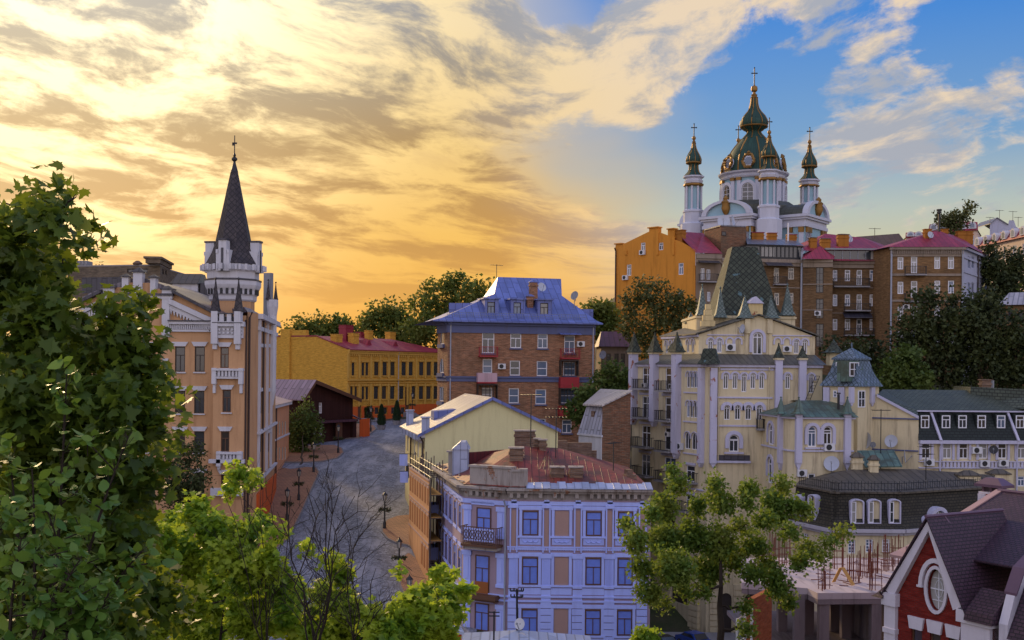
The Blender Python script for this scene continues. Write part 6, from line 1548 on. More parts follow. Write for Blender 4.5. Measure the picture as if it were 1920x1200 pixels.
# ================================================================ dark mansard house
M['dark_shingle'] = scales('dark_brown_shingles', lin(66, 61, 50), lin(52, 49, 40), lin(30, 29, 24), .42, 0, None, .75)
M['olive_tin'] = tin('olive_brown_tin', lin(86, 78, 66), .7, 4, .55, None, .45, .07)
M['pale_trim'] = stucco('pale_grey_cornice', lin(176, 172, 180), .08, .3, lin(110, 104, 104))
def mansard_house():
 P0, P1, P2, P3 = W(1484, 950, 99.5).xy, W(1561, 950, 94).xy, W(1692, 950, 94).xy, W(1856, 950, 99).xy
 t = thing('dark_mansard_house', 'cream house with a dark shingled mansard storey and arched recessed windows behind the construction site', 'house', (36, 100, -18))
 Fs = [Fac(P0, P1), Fac(P1, P2), Fac(P2, P3)]; zc = Fs[1].z(1620, 991); zt = Fs[1].z(1620, 924); zf = -23
 low = [Fs[0].rects([1510.5], 9, 1000, 1020), [Fs[1].rect(1590, 1604, 1013, 1038), Fs[1].rect(1623, 1637, 1011, 1036), Fs[1].rect(1654, 1668, 1011, 1036)], []]
 shell(t, M['cream'], [P0, P1, P2, P3, P3 + Vector((2, 9)), P0 + Vector((3, 8))], zf, zc, {i: dict(holes=low[i]) for i in range(3)})
 gl = PN('glass', 'glass_curtain', 'glass_blue')
 for i in range(3): windows(t, Fs[i], low[i], M['white'], gl, 'xvg', .09)
 band(t, M['pale_trim'], Fs[0], [(-.1, Fs[0].L, zc - .3, zc, .5), (0, Fs[0].L, zc - .55, zc - .3, .25)]); band(t, M['pale_trim'], Fs[1], [(-.1, Fs[1].L + .1, zc - .3, zc + .002, .5), (0, Fs[1].L, zc - .55, zc - .3, .25)]); band(t, M['pale_trim'], Fs[2], [(0, Fs[2].L, zc - .3, zc, .5), (0, Fs[2].L, zc - .55, zc - .3, .25)])
 win = [Fs[0].rects([1495, 1523], 12.5, 929, 972), [Fs[1].rect(1596, 1618, 938, 980), Fs[1].rect(1629, 1650, 938, 980), Fs[1].rect(1682, 1703, 940, 983)] , []]
 win[1][2] = (Fs[1].L - .95, Fs[1].L - .02, *win[1][0][2:4], 0)
 win[1][2] = Fs[1].rect(1668, 1687, 938, 980)
 mb = MB()
 for F in Fs:
  n = 6; pr = [(.35, zc + .0), (.1, zc + .35), (-.25, zc + 1.0), (-.55, zt)]
  for (o0, z0), (o1, z1) in zip(pr, pr[1:]): mb.poly([F.P(-.05, z0, o0), F.P(F.L + .05, z0, o0), F.P(F.L + .05 * 1, z1, o1), F.P(-.05, z1, o1)])
 mb.build('mansard', M['dark_shingle'], t)
 # recessed arched windows: white frame proud of the slope, cream reveals inside
 for i in range(2):
  for h in win[i]:
   h = (h[0], h[1], max(h[2], zc + .25), min(h[3], zt - .25), .5)
   u0, u1, z0, z1 = h[:4]
   mb = MB(); o = hole_pts((u0 - .09, u1 + .09, z0 - .08, z1 + .1, .5)); inn = hole_pts((u0, u1, z0, z1, .5)); F = Fs[i]; n = len(o)
   for k in range(n):
    a, b, c, d = o[k], o[(k + 1) % n], inn[(k + 1) % n], inn[k]
    mb.hexa([F.P(*a, -.6), F.P(*b, -.6), F.P(*c, -.6), F.P(*d, -.6)], [F.P(*a, .1), F.P(*b, .1), F.P(*c, .1), F.P(*d, .1)])
   fr = mb.build('window_surround', M['lav_trim'], t)
   mb = MB(); mb.fpoly(F, hole_pts((u0 + (u1 - u0) * .42, u1, z0, z1 - .03, 0))[:4], -.3, -.15); mb.build('reveal', M['cream'], fr)
   wn = window(fr, F, (u0, u0 + (u1 - u0) * .42, z0, z1 - .12), M['white'], gl, 'x', .07, .12)
 # ornate round window on the right
 F = Fs[2]; u = lambda x, y=965: F.uz(x, y)[0]; cu, cz = u(1757, 965), F.z(1757, 968)
 mb = MB(); n = 18
 for k in range(n):
  a0, a1 = 2 * math.pi * k / n, 2 * math.pi * (k + 1) / n; q = lambda r, a: (cu + r * math.cos(a), cz + r * .85 * math.sin(a))
  mb.fpoly(F, [q(.62, a0), q(1.0, a0), q(1.0, a1), q(.62, a1)], -.5, .35)
 for s in (-1, 1):
  for k in range(9):
   a0, a1 = math.pi * k / 8, math.pi * (k + 1) / 8; q = lambda r, a: (cu + s * 1.35 + r * math.cos(a), cz - .45 + r * math.sin(a))
   if k < 8: mb.fpoly(F, [q(.2, a0), q(.55, a0), q(.55, a1), q(.2, a1)], -.4, .3)
 mb.fbox(F, cu - 1.95, cu + 1.95, cz - .85, cz - .52, -.4, .32)
 ow = mb.build('round_window', M['lav_trim'], t)
 mb = MB(); mb.fpoly(F, [(cu + .6 * math.cos(2 * math.pi * k / 16), cz + .51 * math.sin(2 * math.pi * k / 16)) for k in range(16)], .0, .1); mb.build('pane', M['glass_curtain'], ow)
 mb = MB(); mb.fbox(F, cu - .03, cu + .03, cz - .5, cz + .5, .101, .15); mb.fbox(F, cu - .58, cu + .58, cz - .03, cz + .03, .101, .149); mb.build('glazing_bar', M['white'], ow)
 # shallow hipped roof with seams
 top = [Fs[0].P(0, zt, -.35), Fs[0].P(Fs[0].L, zt, -.35), Fs[1].P(Fs[1].L, zt, -.35), Fs[2].P(Fs[2].L, zt, -.35), Vector((P3.x + 4, P3.y + 7, zt)), Vector((P0.x + 3.5, P0.y + 9, zt))]
 r0, r1 = W(1600, 880, 101.5), W(1712, 884, 102.5); zr = r0.z; r0.z = r1.z = zr; r2 = Vector((P3.x + 2, P3.y + 3.5, zr - .5))
 mb = MB(); mb.poly([top[0], top[1], r0]); mb.poly([top[1], top[2], r1, r0]); mb.poly([top[2], top[3], r2, r1]); mb.poly([top[3], top[4], r2]); mb.poly([top[4], top[5], r0, r1, r2]); mb.poly([top[5], top[0], r0])
 rf = mb.build('roof', M['olive_tin'], t)
 mb = MB()
 for F in Fs: mb.fbox(F, -.1, F.L + .1, zt - .12, zt + .04, -.7, -.3)
 mb.build('eaves', M['olive_tin'], t)
 mb = MB()
 for F in Fs:
  n = int(F.L / .28)
  for k in range(n): p = F.P(F.L * (k + .5) / n, zt, -.75); mb.tube([p, p + Vector((0, 0, .95 if k % 2 else .8))], .022, 4)
  for h in (.2, .75): mb.tube([F.P(0, zt + h, -.75), F.P(F.L, zt + h, -.75)], .025, 4)
 mb.build('roof_railing', M['iron'], rf)
 mb = MB(); a, b = W(1607, 847, 104), W(1676, 846, 104); c, d = W(1692, 876, 101.5), W(1622, 877, 101.5); e = Vector((0, 0, .12));
 mb.hexa([d, c, b, a], [d + e, c + e, b + e, a + e]); mb.build('lean_to_roof', M['copper'], t)
 mb = MB(); mb.box(a.x, b.x, 104.02, 104.4, zt, a.z + .1); mb.build('lean_to_wall', M['cream'], t)
 for x, y, w, Y in ((1607, 853, .95, 101.8), (1638, 858, .8, 101), (1815, 887, 1.9, 101), (1872, 884, 1.8, 103)):
  p = W(x, y, Y); chimney(rf, p.xy, 0, w, w * .6, p.z - 2.2, p.z - .25, M['cream'], M['olive_tin'], .5)
 p = W(1736, 904, 99); antenna(t, (p.x, p.y, p.z - .3), 3.6, 2, .6)
mansard_house()
# ================================================================ houses on the upper slope
M['ochre_wall'] = stucco('orange_ochre_wall', lin(206, 138, 54), .12, .4, lin(120, 74, 26))
M['chim_ochre'] = stucco('ochre_chimney', lin(158, 104, 44), .15, .5, lin(70, 44, 20))
M['hill_grey'] = stucco('grey_beige_wall', lin(128, 112, 96), .12, .5, lin(60, 52, 46))
M['hill_brick'] = bricks('yellow_brown_brick', lin(132, 102, 70), lin(108, 84, 58), lin(118, 102, 82), .55, .17, .015, .65, lin(58, 48, 38), .2)
M['hill_brick2'] = bricks('ochre_brown_brick', lin(152, 116, 76), lin(126, 96, 64), lin(132, 112, 86), .55, .17, .015, .6, lin(70, 56, 42), .2)
M['hill_trim'] = stucco('hill_cornice', lin(142, 128, 114), .15, .5, lin(70, 60, 50))
M['grey_roof'] = tin('grey_reflective_tin', lin(108, 110, 120), .7, 4, .35, None, .5, .07)
M['pale_wall'] = stucco('pale_blue_grey_wall', lin(170, 172, 190), .1, .3, lin(110, 110, 116))
M['brown_roof'] = tin('brown_roofing', lin(96, 74, 58), .9, 3, .7, None, .7, .05)
def upper_houses():
 gl = PN('glass', 'glass_curtain', 'glass', 'glass_blue')
 # --- orange house
 Yc = 160.0; A, C = W(1154, 540, 171).xy, W(1304, 540, Yc).xy; Rr = W(1352, 540, Yc + .6).xy
 Q, F = Fac(A, C), Fac(C, Rr); b = Vector((-Q.d.y, Q.d.x))
 t = thing('orange_house', 'tall house with a bare orange ochre gable wall and crimson roof below the church', 'house', (*A.lerp(C, .5), 2))
 v = Q.uz; zf = -10; ze = F.z(1325, 476)
 out = [(0, zf), (Q.L, zf), v(1304, 469), v(1281, 455), v(1263, 448), v(1263, 430), v(1252, 431), v(1252, 441), v(1233, 434), v(1233, 428), v(1217, 428), v(1217, 434), v(1166, 459), v(1160, 456), v(1154, 460)]
 HQ = [Q.rect(1201.5, 1210, 455, 470), Q.rect(1235, 1243.5, 455, 469), Q.rect(1175, 1183.5, 496, 517), Q.rect(1272, 1281.5, 493, 515), Q.rect(1272, 1280, 544, 560, 1)]
 HF = [F.rect(1325, 1332, 505, 524), F.rect(1314, 1321, 503, 524), F.rect(1326, 1332, 547, 565), F.rect(1312, 1318, 545, 560)]
 shell(t, M['ochre_wall'], [A, C, C + b * 9, A + b * 9], zf, ze - 3, {0: dict(out=out, holes=HQ)})
 fb = MB(); fb.wall(F, [(0.02, zf), (F.L, zf), (F.L, ze), (0.02, ze)], HF); fb.build('side_wall', M['hill_grey'], t)
 windows(t, Q, HQ, M['white'], gl, 't', .12); windows(t, F, HF, M['white'], gl, 'v', .1)
 ac_unit(t, Q, v(1206, 473)[0], v(1206, 478)[1], 1.0, .7); ac_unit(t, Q, v(1174, 520)[0], v(1174, 525)[1], 1.0, .7)
 mb = MB()
 for x, y0 in ((1174, 470), (1233, 432), (1263, 445)): mb.fbox(Q, v(x - 2, 500)[0], v(x + 2, 500)[0], v(x, 478)[1], v(x, y0)[1], -.02, .18)
 for x0, x1, y in ((1215, 1235, 426.5), (1251, 1265, 429), (1153, 1167, 457)): mb.fbox(Q, v(x0, 440)[0], v(x1, 440)[0], v((x0 + x1) / 2, y + 1)[1], v((x0 + x1) / 2, y - 1)[1], -.9, .22)
 mb.fbox(Q, v(1217, 440)[0], v(1233, 440)[0], v(1225, 436)[1], v(1225, 427.5)[1], -.9, -.02); mb.fbox(Q, v(1252, 440)[0], v(1263, 440)[0], v(1258, 446)[1], v(1258, 430)[1], -.9, -.02)
 mb.build('wall_rib', M['ochre_wall'], t)
 mb = MB(); q = lambda p, z: Vector((*p, z))
 e0, e1 = q(C + F.n * .5 - F.d * .1, ze + .05), q(Rr + F.n * .5, ze + .05); P0, P1 = q(Q.P(v(1262, 440)[0], 0, -.6).xy, v(1262, 433)[1]), q(W(1318, 430, 172).xy, zz(1318, 437, 172))
 mb.poly([e0, e1, P1, P0]); mb.poly([P0, P1, q(W(1290, 430, 182).xy, P0.z - 4), q(Q.P(2, 0, -9).xy, P0.z - 5)]); mb.build('roof', M['crimson'], t)
 band(t, M['hill_trim'], F, [(0, F.L, ze - .7, ze, .35), (0, F.L, ze - 1.3, ze - .7, .15)]); mb = MB()
 balcony(t, F, .4, F.L - .6, F.z(1325, 528), 1.0, 1.1, M['concrete'], M['iron'])
 mb = MB(); mb.hexa([F.P(.3, F.z(1325, 494), 1.2), F.P(F.L - .5, F.z(1325, 494), 1.2), F.P(F.L - .5, F.z(1325, 489), 0), F.P(.3, F.z(1325, 489), 0)], [F.P(.3, F.z(1325, 493), 1.2), F.P(F.L - .5, F.z(1325, 493), 1.2), F.P(F.L - .5, F.z(1325, 488), 0), F.P(.3, F.z(1325, 488), 0)]); mb.build('awning', M['dark_tin'], t)
 pipe(t, Q, .15, zf, v(1156, 465)[1], M['pipe_dark'], .2, .12)
 p = W(1277, 435, 163); chimney(t, p.xy, Q.ang, 1.1, .9, p.z - 2, p.z + .2, M['chim_ochre'], M['chim_ochre'], .12)
 # --- brown middle house with the glazed attic
 t = thing('glazed_attic_house', 'soot brown house with glazed black attic and brick fire wall behind the pyramid roof', 'house', (*W(1430, 600, 166).xy, 0))
 B0, B1 = Rr + F.d * .02, W(1505, 540, 162.5).xy; F = Fac(B0, B1); ze = F.z(1450, 486); u = lambda x, y=520: F.uz(x, y)[0]
 H = [F.rect(1451, 1461, 502, 531), F.rect(1478, 1489, 502, 524), F.rect(1452, 1461, 549, 572), F.rect(1480, 1488, 549, 569), F.rect(1380, 1389, 505, 526), F.rect(1411, 1420, 505, 526), F.rect(1480, 1488, 590, 612)]
 bb = Vector((-F.d.y, F.d.x)); shell(t, M['hill_brick'], [B0, B1, B1 + bb * 14, B0 + bb * 14], -8, ze, {0: dict(holes=H)})
 windows(t, F, H, M['cream_frame'], PN('glass', 'glass_warm'), 't', .12)
 band(t, M['hill_trim'], F, [(0, F.L, ze - .5, ze, .4), (0, F.L, ze - 1.0, ze - .5, .2), (0, F.L, F.z(1450, 540), F.z(1450, 538), .12)])
 balcony(t, F, u(1449), u(1473), F.z(1460, 533), 1, 1.1, M['concrete'], M['iron'])
 mb = MB(); mb.hexa([F.P(u(1432), F.z(1460, 500), 1.4), F.P(u(1480), F.z(1460, 500), 1.4), F.P(u(1480), F.z(1460, 494), .42), F.P(u(1432), F.z(1460, 494), .42)], [F.P(u(1432), F.z(1460, 498.5), 1.4), F.P(u(1480), F.z(1460, 498.5), 1.4), F.P(u(1480), F.z(1460, 492.5), .42), F.P(u(1432), F.z(1460, 492.5), .42)]); mb.build('awning', M['dark_tin'], t)
 z0, z1 = ze + .02, F.z(1460, 462)
 mb = MB(); mb.fbox(F, u(1400), F.L, z0, z1, -5, -.4); mb.build('attic', M['glass'], t)
 mb = MB()
 for k in range(11): a = lerp(u(1426), F.L - .14, k / 10); mb.fbox(F, a, a + .12, z0, z1, -.4, -.3)
 mb.fbox(F, u(1400), F.L, z0, z0 + .35, -.39, -.28); mb.fbox(F, u(1400), F.L + .1, z1, z1 + .2, -5, -.1); mb.build('attic_frame', M['black'], t)
 for k in (1, 2, 3): a = lerp(u(1426), F.L, k / 10 - .08); mb = MB(); mb.fbox(F, a + .1, a + .75, z0 + .4, z1 - .1, -.38, -.33); mb.build('blind', M['glass_curtain'], t)
 mb = MB(); a, b_ = F.P(u(1400), z1 + .21, .1), F.P(F.L + .1, z1 + .21, .1); c, d = W(1490, 449, 169), W(1398, 447, 169); mb.poly([a, b_, c, d]); mb.poly([d, c, Vector((c.x, c.y + 6, c.z - 3)), Vector((d.x, d.y + 6, d.z - 3))]); mb.build('roof', M['grey_roof'], t)
 p0, p1, p2 = W(1321, 440, 170).xy, W(1352, 440, 164.5).xy, W(1398, 440, 165.5).xy; zt = zz(1352, 424, 164.5)
 shell(t, M['sooty_brick'], [p0, p1, p2, p2 + Vector((1, 4)), p0 + Vector((2, 3))], 8, zt, {}, 'fire_wall')
 Fw = Fac(p1, p2); mb = MB(); mb.fbox(Fw, .0, Fw.L, zt, zt + .18, -.5, .1); Fx = Fac(p0, p1); mb.fbox(Fx, 0, Fx.L, zt, zt + .178, -.5, .1); mb.build('coping', M['grey_roof'], t)
 window(t, Fw, Fw.rect(1353, 1361, 434, 442), M['dark_frame'], PN('glass'), 'v', .1, .2)
 dish(t, W(1357, 414, 165), (-.3, -1, .2), .95); dish(t, W(1375, 414, 166), (1, -.5, .2), .9)
 for x, y, w in ((1420, 443, 1.8), (1447, 444, 1.4), (1484, 447, 1.4)): p = W(x, y - 6, 168); chimney(t, p.xy, 0, w, .9, p.z - 1.6, p.z, M['chim_ochre'], M['crimson_paint'], .15)
 p = W(1478, 418, 167); mb = MB(); mb.tube([p - Vector((0, 0, 3.2)), p], .13, 8); mb.build('flue', M['white_metal'], t)
 pipe(t, F, F.L - .3, 0, ze + 1.6, M['pipe_grey'], .25, .16)
 # --- brown house with stair bay
 B0, B1 = W(1505, 540, 162).xy, W(1561, 540, 161).xy; C0, C1 = W(1560, 540, 163.5).xy, W(1665, 540, 163).xy
 t = thing('stair_bay_house', 'brown brick apartment house with tall dark stair windows, balconies and crimson roofs', 'apartment house', (*W(1585, 640, 168).xy, 1))
 F, Fs = Fac(C0, C1), Fac(B0, B1); ze = F.z(1610, 489); u = lambda x, y=550: F.uz(x, y)[0]
 zr = [(506, 527), (552, 574), (598, 619), (643, 664)]; H = []
 for j, (a, b) in enumerate(zr):
  H += [F.rect(1561.5, 1570, a, b), F.rect(1584, 1594, a, b), F.rect(1606, 1616, a, b + 8), F.rect(1630.5, 1641, a, b)]
 HS = [Fs.rect(1530, 1544, 501, 549), Fs.rect(1530, 1544, 560, 597), Fs.rect(1530, 1544, 607, 650)]
 bk = Vector((0, 12)); shell(t, M['hill_brick'], [B0, B1, C0 + Vector((.05, .4)), C1, C1 + bk, B0 + bk], -8, ze, {0: dict(holes=HS), 2: dict(out=[(0, -8), (F.L, -8), (F.L, ze), (0, ze)])})
 fw = MB(); fw.wall(F, [(.05, -8), (F.L - .02, -8), (F.L - .02, ze), (.05, ze)], H, .22, .03); fw.build('court_wall', M['hill_brick'], t)
 mb = MB(); a, b_ = F.z(1600, 541), F.z(1600, 500); mb.fbox(F, u(1574), F.L - .1, a, b_, .032, .035) if False else None
 windows(t, F, H, M['white'], gl, 't', .12, .03); windows(t, Fs, HS, M['dark_frame'], PN('glass'), 'vg', .1)
 band(t, M['hill_trim'], F, [(0, F.L, ze - .5, ze + .02, .5), (0, F.L, ze - 1.1, ze - .5, .25), (0, F.L, F.z(1610, 540.5), F.z(1610, 539), .12), (0, F.L, F.z(1610, 588), F.z(1610, 586.5), .12)]); band(t, M['hill_trim'], Fs, [(0, Fs.L, ze - .5, ze + .01, .4), (0, Fs.L, ze - 1.2, ze - .5, .2), (0, Fs.L, Fs.z(1530, 534), Fs.z(1530, 532), .12), (0, Fs.L, Fs.z(1530, 582), Fs.z(1530, 580.5), .12)])
 balcony(t, F, u(1561), u(1628), F.z(1590, 537), 1.1, 1.15, M['concrete'], M['iron']); balcony(t, F, u(1582), u(1630), F.z(1600, 582), 1.1, 1.0, M['concrete'], M['iron']); balcony(t, F, u(1582), u(1637), F.z(1600, 628), 1.1, 1.0, M['concrete'], M['iron'])
 mb = MB(); mb.hexa([F.P(u(1580), F.z(1600, 597), 1.5), F.P(u(1632), F.z(1600, 597), 1.5), F.P(u(1632), F.z(1600, 587), .1), F.P(u(1580), F.z(1600, 587), .1)], [F.P(u(1580), F.z(1600, 595.5), 1.5), F.P(u(1632), F.z(1600, 595.5), 1.5), F.P(u(1632), F.z(1600, 585.5), .1), F.P(u(1580), F.z(1600, 585.5), .1)]); mb.build('awning', M['dark_tin'], t)
 ac_unit(t, Fs, Fs.uz(1533, 590)[0], Fs.z(1533, 592), .9, .7)
 pipe(t, F, F.L - .2, -5, ze, M['pipe_grey'], .2, .14)
 q = lambda x, y, Y: W(x, y, Y); mb = MB()                          # main crimson roof, small bay roof, glazed attic
 mb.poly([q(1500, 470, 163), q(1668, 470, 163), q(1620, 446, 171), q(1548, 438, 171)]); mb.poly([q(1668, 470, 163), q(1675, 466, 176), q(1620, 446, 171)]); mb.poly([q(1675, 466, 176), q(1492, 460, 176), q(1548, 438, 171), q(1620, 446, 171)]); mb.poly([q(1492, 460, 176), q(1500, 470, 163), q(1548, 438, 171)])
 mb.poly([q(1504, 485, 160.5), q(1563, 486, 160.5), q(1538, 461, 164)]); mb.poly([q(1563, 486, 160.5), q(1567, 478, 164.5), q(1538, 461, 164)]); mb.poly([q(1504, 485, 160.5), q(1538, 461, 164), q(1502, 478, 165)])
 mb.poly([q(1560, 488.5, 162.4), q(1668, 490, 162.4), q(1668, 486, 163.6), q(1556, 484, 163.6)]); rf = mb.build('roof', M['crimson'], t)
 mb = MB(); a = Fac(W(1549, 480, 163.2).xy, W(1653, 480, 163.2).xy); z0, z1 = a.z(1600, 487), a.z(1600, 469); mb.fbox(a, 0, a.L, z0, z1, -1.5, 0); mb.build('glazed_attic', M['glass'], t)
 mb = MB()
 for k in range(8): x = lerp(0, a.L - .1, k / 7); mb.fbox(a, x, x + .1, z0, z1, .003, .08)
 mb.fbox(a, -.2, a.L + .2, z1, z1 + .25, -1.6, .4); mb.build('attic_frame', M['grey_metal'], t)
 mb = MB(); mb.fbox(a, a.L - 1.6, a.L - .1, z0 + .1, z1 - .1, .003, .06); mb.build('blind', M['glass_curtain'], t)
 for x, y, w, Y in ((1580, 441, 1.6, 166), (1547, 449, 1.4, 165), (1524, 447, 1.0, 165)): p = W(x, y, Y); chimney(rf, p.xy, 0, w, 1, p.z - 1.8, p.z, M['chim_ochre'], M['brown_roof'], .2)
 antenna(t, W(1640, 447, 168), 1.6, 1, .1); dish(t, W(1593, 447, 166), (.4, -1, .3), .6)
 # --- long brown roof between them
 t = thing('brown_roofed_house', 'plain brown roofed house filling the gap left of the ochre corner house', 'house', (*W(1650, 500, 180).xy, 5))
 mb = MB(); p, r = W(1622, 470, 178), W(1700, 470, 176); mb.box(p.x, r.x, 176, 186, 0, p.z); mb.build('wall', M['hill_brick'], t)
 mb = MB(); e = zz(1660, 441, 181); mb.hexa([(p.x - .5, 175.5, p.z + .01), (r.x + .5, 175.5, p.z + .01), (r.x + .5, 187, p.z + .01), (p.x - .5, 187, p.z + .01)], [(p.x - .5, 181, e - .3), (r.x + .5, 181, e + .3), (r.x + .5, 181.6, e + .3), (p.x - .5, 181.6, e - .3)]); mb.build('roof', M['brown_roof'], t)
 # --- ochre brick corner house
 A, B, C = W(1669, 540, 158).xy, W(1806, 540, 157).xy, W(1850, 540, 170).xy
 t = thing('corner_brick_house', 'ochre brown brick corner house with a pyramid crimson roof and one pale blue side', 'apartment house', (*A.lerp(B, .5), 2))
 F, Q = Fac(A, B), Fac(B, C); ze = F.z(1740, 464); u = lambda x, y=520: F.uz(x, y)[0]; H = []
 for a, b, arch in ((482, 505, 0), (528, 551, 0), (575, 600, 0), (621, 645, 0)):
  H += [F.rect(1683, 1694, a, b), F.rect(1708, 1720, a - 1, b + 7), F.rect(1752, 1763, a - 2, b - 1), F.rect(1777.5, 1789, a - 2, b - 1)]
 HQ = [Q.rect(x - 2.6, x + 2.6, a, b) for x in (1817, 1824, 1834, 1842) for a, b in ((481, 503), (530, 552))]
 bk = Vector((-2, 13)); shell(t, M['hill_brick2'], [A, B, B + (C - B) * .999, A + bk], -6, ze, {0: dict(holes=H), 1: dict(out=[(0, -6), (.05, -6), (.05, ze), (0, ze)])})
 fw = MB(); fw.wall(Q, [(.01, -6), (Q.L, -6), (Q.L, ze), (.01, ze)], HQ, .22, .02); fw.build('side_wall', M['pale_wall'], t)
 windows(t, F, H, M['white'], PN('glass_curtain', 'glass_blue', 'glass_curtain'), 't', .13); windows(t, Q, HQ, M['pale_wall'], PN('glass', 'glass_blue'), 'v', .1, .02)
 band(t, M['hill_trim'], F, [(-.2, F.L + .2, ze - .35, ze, .5), (0, F.L, ze - 1.3, ze - .35, .15), (0, F.L, F.z(1740, 517.5), F.z(1740, 513), .15), (0, F.L, F.z(1740, 566), F.z(1740, 562), .15)]); band(t, M['pale_wall'], Q, [(0, Q.L, ze - .35, ze, .5), (0, Q.L, ze - 1.5, ze - 1.2, .15), (0, Q.L, Q.z(1825, 517), Q.z(1825, 513), .15)])
 mb = MB(); k = 0
 while k < 40: mb.fbox(F, F.L * (k + .2) / 40, F.L * (k + .7) / 40, ze - .95, ze - .36, .15, .32); k += 1
 mb.build('dentils', M['hill_trim'], t)
 for y in (515, 565): balcony(t, F, u(1695), u(1734), F.z(1715, y), 1.1, 1.15, M['concrete'], M['iron'])
 ac_unit(t, F, u(1699), F.z(1699, 580), .9, .7); pipe(t, F, F.L - .15, -5, ze, M['pipe_grey'], .2, .13); pipe(t, F, .1, -5, ze, M['pipe_grey'], .2, .13); pipe(t, Q, Q.L * .55, -5, ze, M['pipe_dark'], .2, .1)
 ap = W(1759, 432, 164); mb = MB(); c = [Vector((*p, ze + .02)) for p in (A + Vector((-.6, -.6)), B + Vector((.6, -.6)), C + Vector((.8, .4)), A + bk + Vector((-.6, .6)))]; rdg = ap + Vector((6, 5, -.6))
 mb.poly([c[0], c[1], ap]); mb.poly([c[1], c[2], rdg, ap]); mb.poly([c[2], c[3], ap, rdg]); mb.poly([c[3], c[0], ap]); rf = mb.build('roof', M['crimson'], t)
 p = W(1738.5, 431, 161); chimney(rf, p.xy, 0, .95, .9, p.z - 2.4, p.z, M['chim_ochre'], M['chim_ochre'], .12); p = W(1808, 435, 167); chimney(rf, p.xy, 0, 2.3, .9, p.z - 1.9, p.z, M['chim_ochre'], M['chim_ochre'], .1); p = W(1771, 431, 165); chimney(rf, p.xy, 0, .8, .8, p.z - 1.3, p.z, M['chim_ochre'], M['chim_ochre'], .1)
 p = W(1761, 400, 163.5); mb = MB(); mb.tube([p - Vector((0, 0, 3.2)), p], .16, 6); mb.tube([p, p + Vector((0, 0, .25))], .36, 8); mb.tube([p + Vector((0, 0, .35)), p + Vector((0, 0, .6))], .4, 8); mb.build('flue', M['iron'], rf); dish(t, W(1745, 440, 160), (.3, -1, .2), .5)
 # --- far crimson mansard terraces
 M['pale_peach'] = stucco('pale_peach_wall', lin(206, 184, 166), .08, .3)
 def mans(x0, x1, Y0, Y1, yt, yb, lab, nw, ym):
  a, b = W(x0, yb, Y0), W(x1, yb + 12, Y1); zt = zz((x0 + x1) / 2, yt, (Y0 + Y1) / 2); F = Fac(a.xy, b.xy); za = a.z
  t = thing('mansard_terrace', lab, 'apartment house', (*a.xy.lerp(b.xy, .5), 12), 'crimson mansard houses on the skyline'); bk = Vector((-F.n.x, -F.n.y)) * 10
  hs = [(F.L * (k + .3) / nw, F.L * (k + .7) / nw, za - 3.2, za - 1.0, 0) for k in range(nw)]
  shell(t, M['pale_peach'], [a.xy, b.xy, b.xy + bk, a.xy + bk], 2, za, {0: dict(holes=hs)}); windows(t, F, hs, M['white'], PN('glass', 'glass_blue'), 't', .12)
  mb = MB(); zm = lerp(za, zt, .68); mb.poly([F.P(-.2, za, .5), F.P(F.L + .2, za, .5), F.P(F.L, zm, -.7), F.P(0, zm, -.7)]); mb.poly([F.P(0, zm, -.7), F.P(F.L, zm, -.7), F.P(F.L - 2, zt, -5), F.P(2, zt, -5)])
  mb.poly([F.P(-.2, za, .5), F.P(0, zm, -.7), F.P(2, zt, -5), F.P(-.2, za, -10)]); mb.poly([F.P(F.L + .2, za, .5), F.P(F.L + .2, za, -10), F.P(F.L - 2, zt, -5), F.P(F.L, zm, -.7)]); mb.poly([F.P(-.2, za, -10), F.P(2, zt, -5), F.P(F.L - 2, zt, -5), F.P(F.L + .2, za, -10)])
  mb.build('roof', M['crimson'], t)
  for k in range(nw):
   c = F.L * (k + .5) / nw; mb = MB(); h = (zm - za) * .62; z = za + (zm - za) * .2
   mb.fpoly(F, hole_pts((c - .75, c + .75, z, z + h + .3, 1)), -.7, .48); d = mb.build('dormer', M['white_trim'], t)
   mb = MB(); mb.fpoly(F, hole_pts((c - .42, c + .42, z + .2, z + h, 1)), .481, .52); mb.build('pane', M['glass_blue'], d)
  return t, F
 mans(1699, 1745, 222, 221, 430, 446, 'far crimson mansard house, low part nearest the church', 3, 0)
 mans(1742, 1832, 220, 216, 410, 436, 'far crimson mansard house with the highest ridge behind the skyline tree', 5, 0)
 mans(1828, 1930, 205, 186, 424, 466, 'far crimson mansard terrace descending towards the right edge above the trees', 6, 0)
 t = thing('blue_gabled_house', 'pale blue grey gabled house end on the skyline at the right edge', 'house', (*W(1890, 450, 228).xy, 15))
 a = W(1856, 440, 226); b = W(1950, 470, 226); mb = MB(); F = Fac(a.xy, b.xy); P = lambda x, y: F.uz(x, y)
 mb.wall(F, [(0, 2), (F.L, 2), P(1950, 450), P(1905, 425), P(1901, 413), P(1892, 413), P(1890, 422), P(1869, 409), P(1856, 420)], (), 0); mb.build('wall', M['pale_wall'], t)
 mb = MB(); pp = [P(1856, 420), P(1869, 409), P(1890, 422)]
 for m, n in ((0, 1), (1, 2)): mb.hexa([F.P(*pp[m], .3), F.P(*pp[n], .3), F.P(*pp[n], -8), F.P(*pp[m], -8)], [F.P(pp[m][0], pp[m][1] + .15, .3), F.P(pp[n][0], pp[n][1] + .15, .3), F.P(pp[n][0], pp[n][1] + .15, -8), F.P(pp[m][0], pp[m][1] + .15, -8)])
 mb.build('roof', M['grey_roof'], t)
 for x, y in ((1899, 414), (1909, 425), (1874, 412), (1856, 425)): p = W(x, y, 226); antenna(t, p, 2.0, 1, .2)
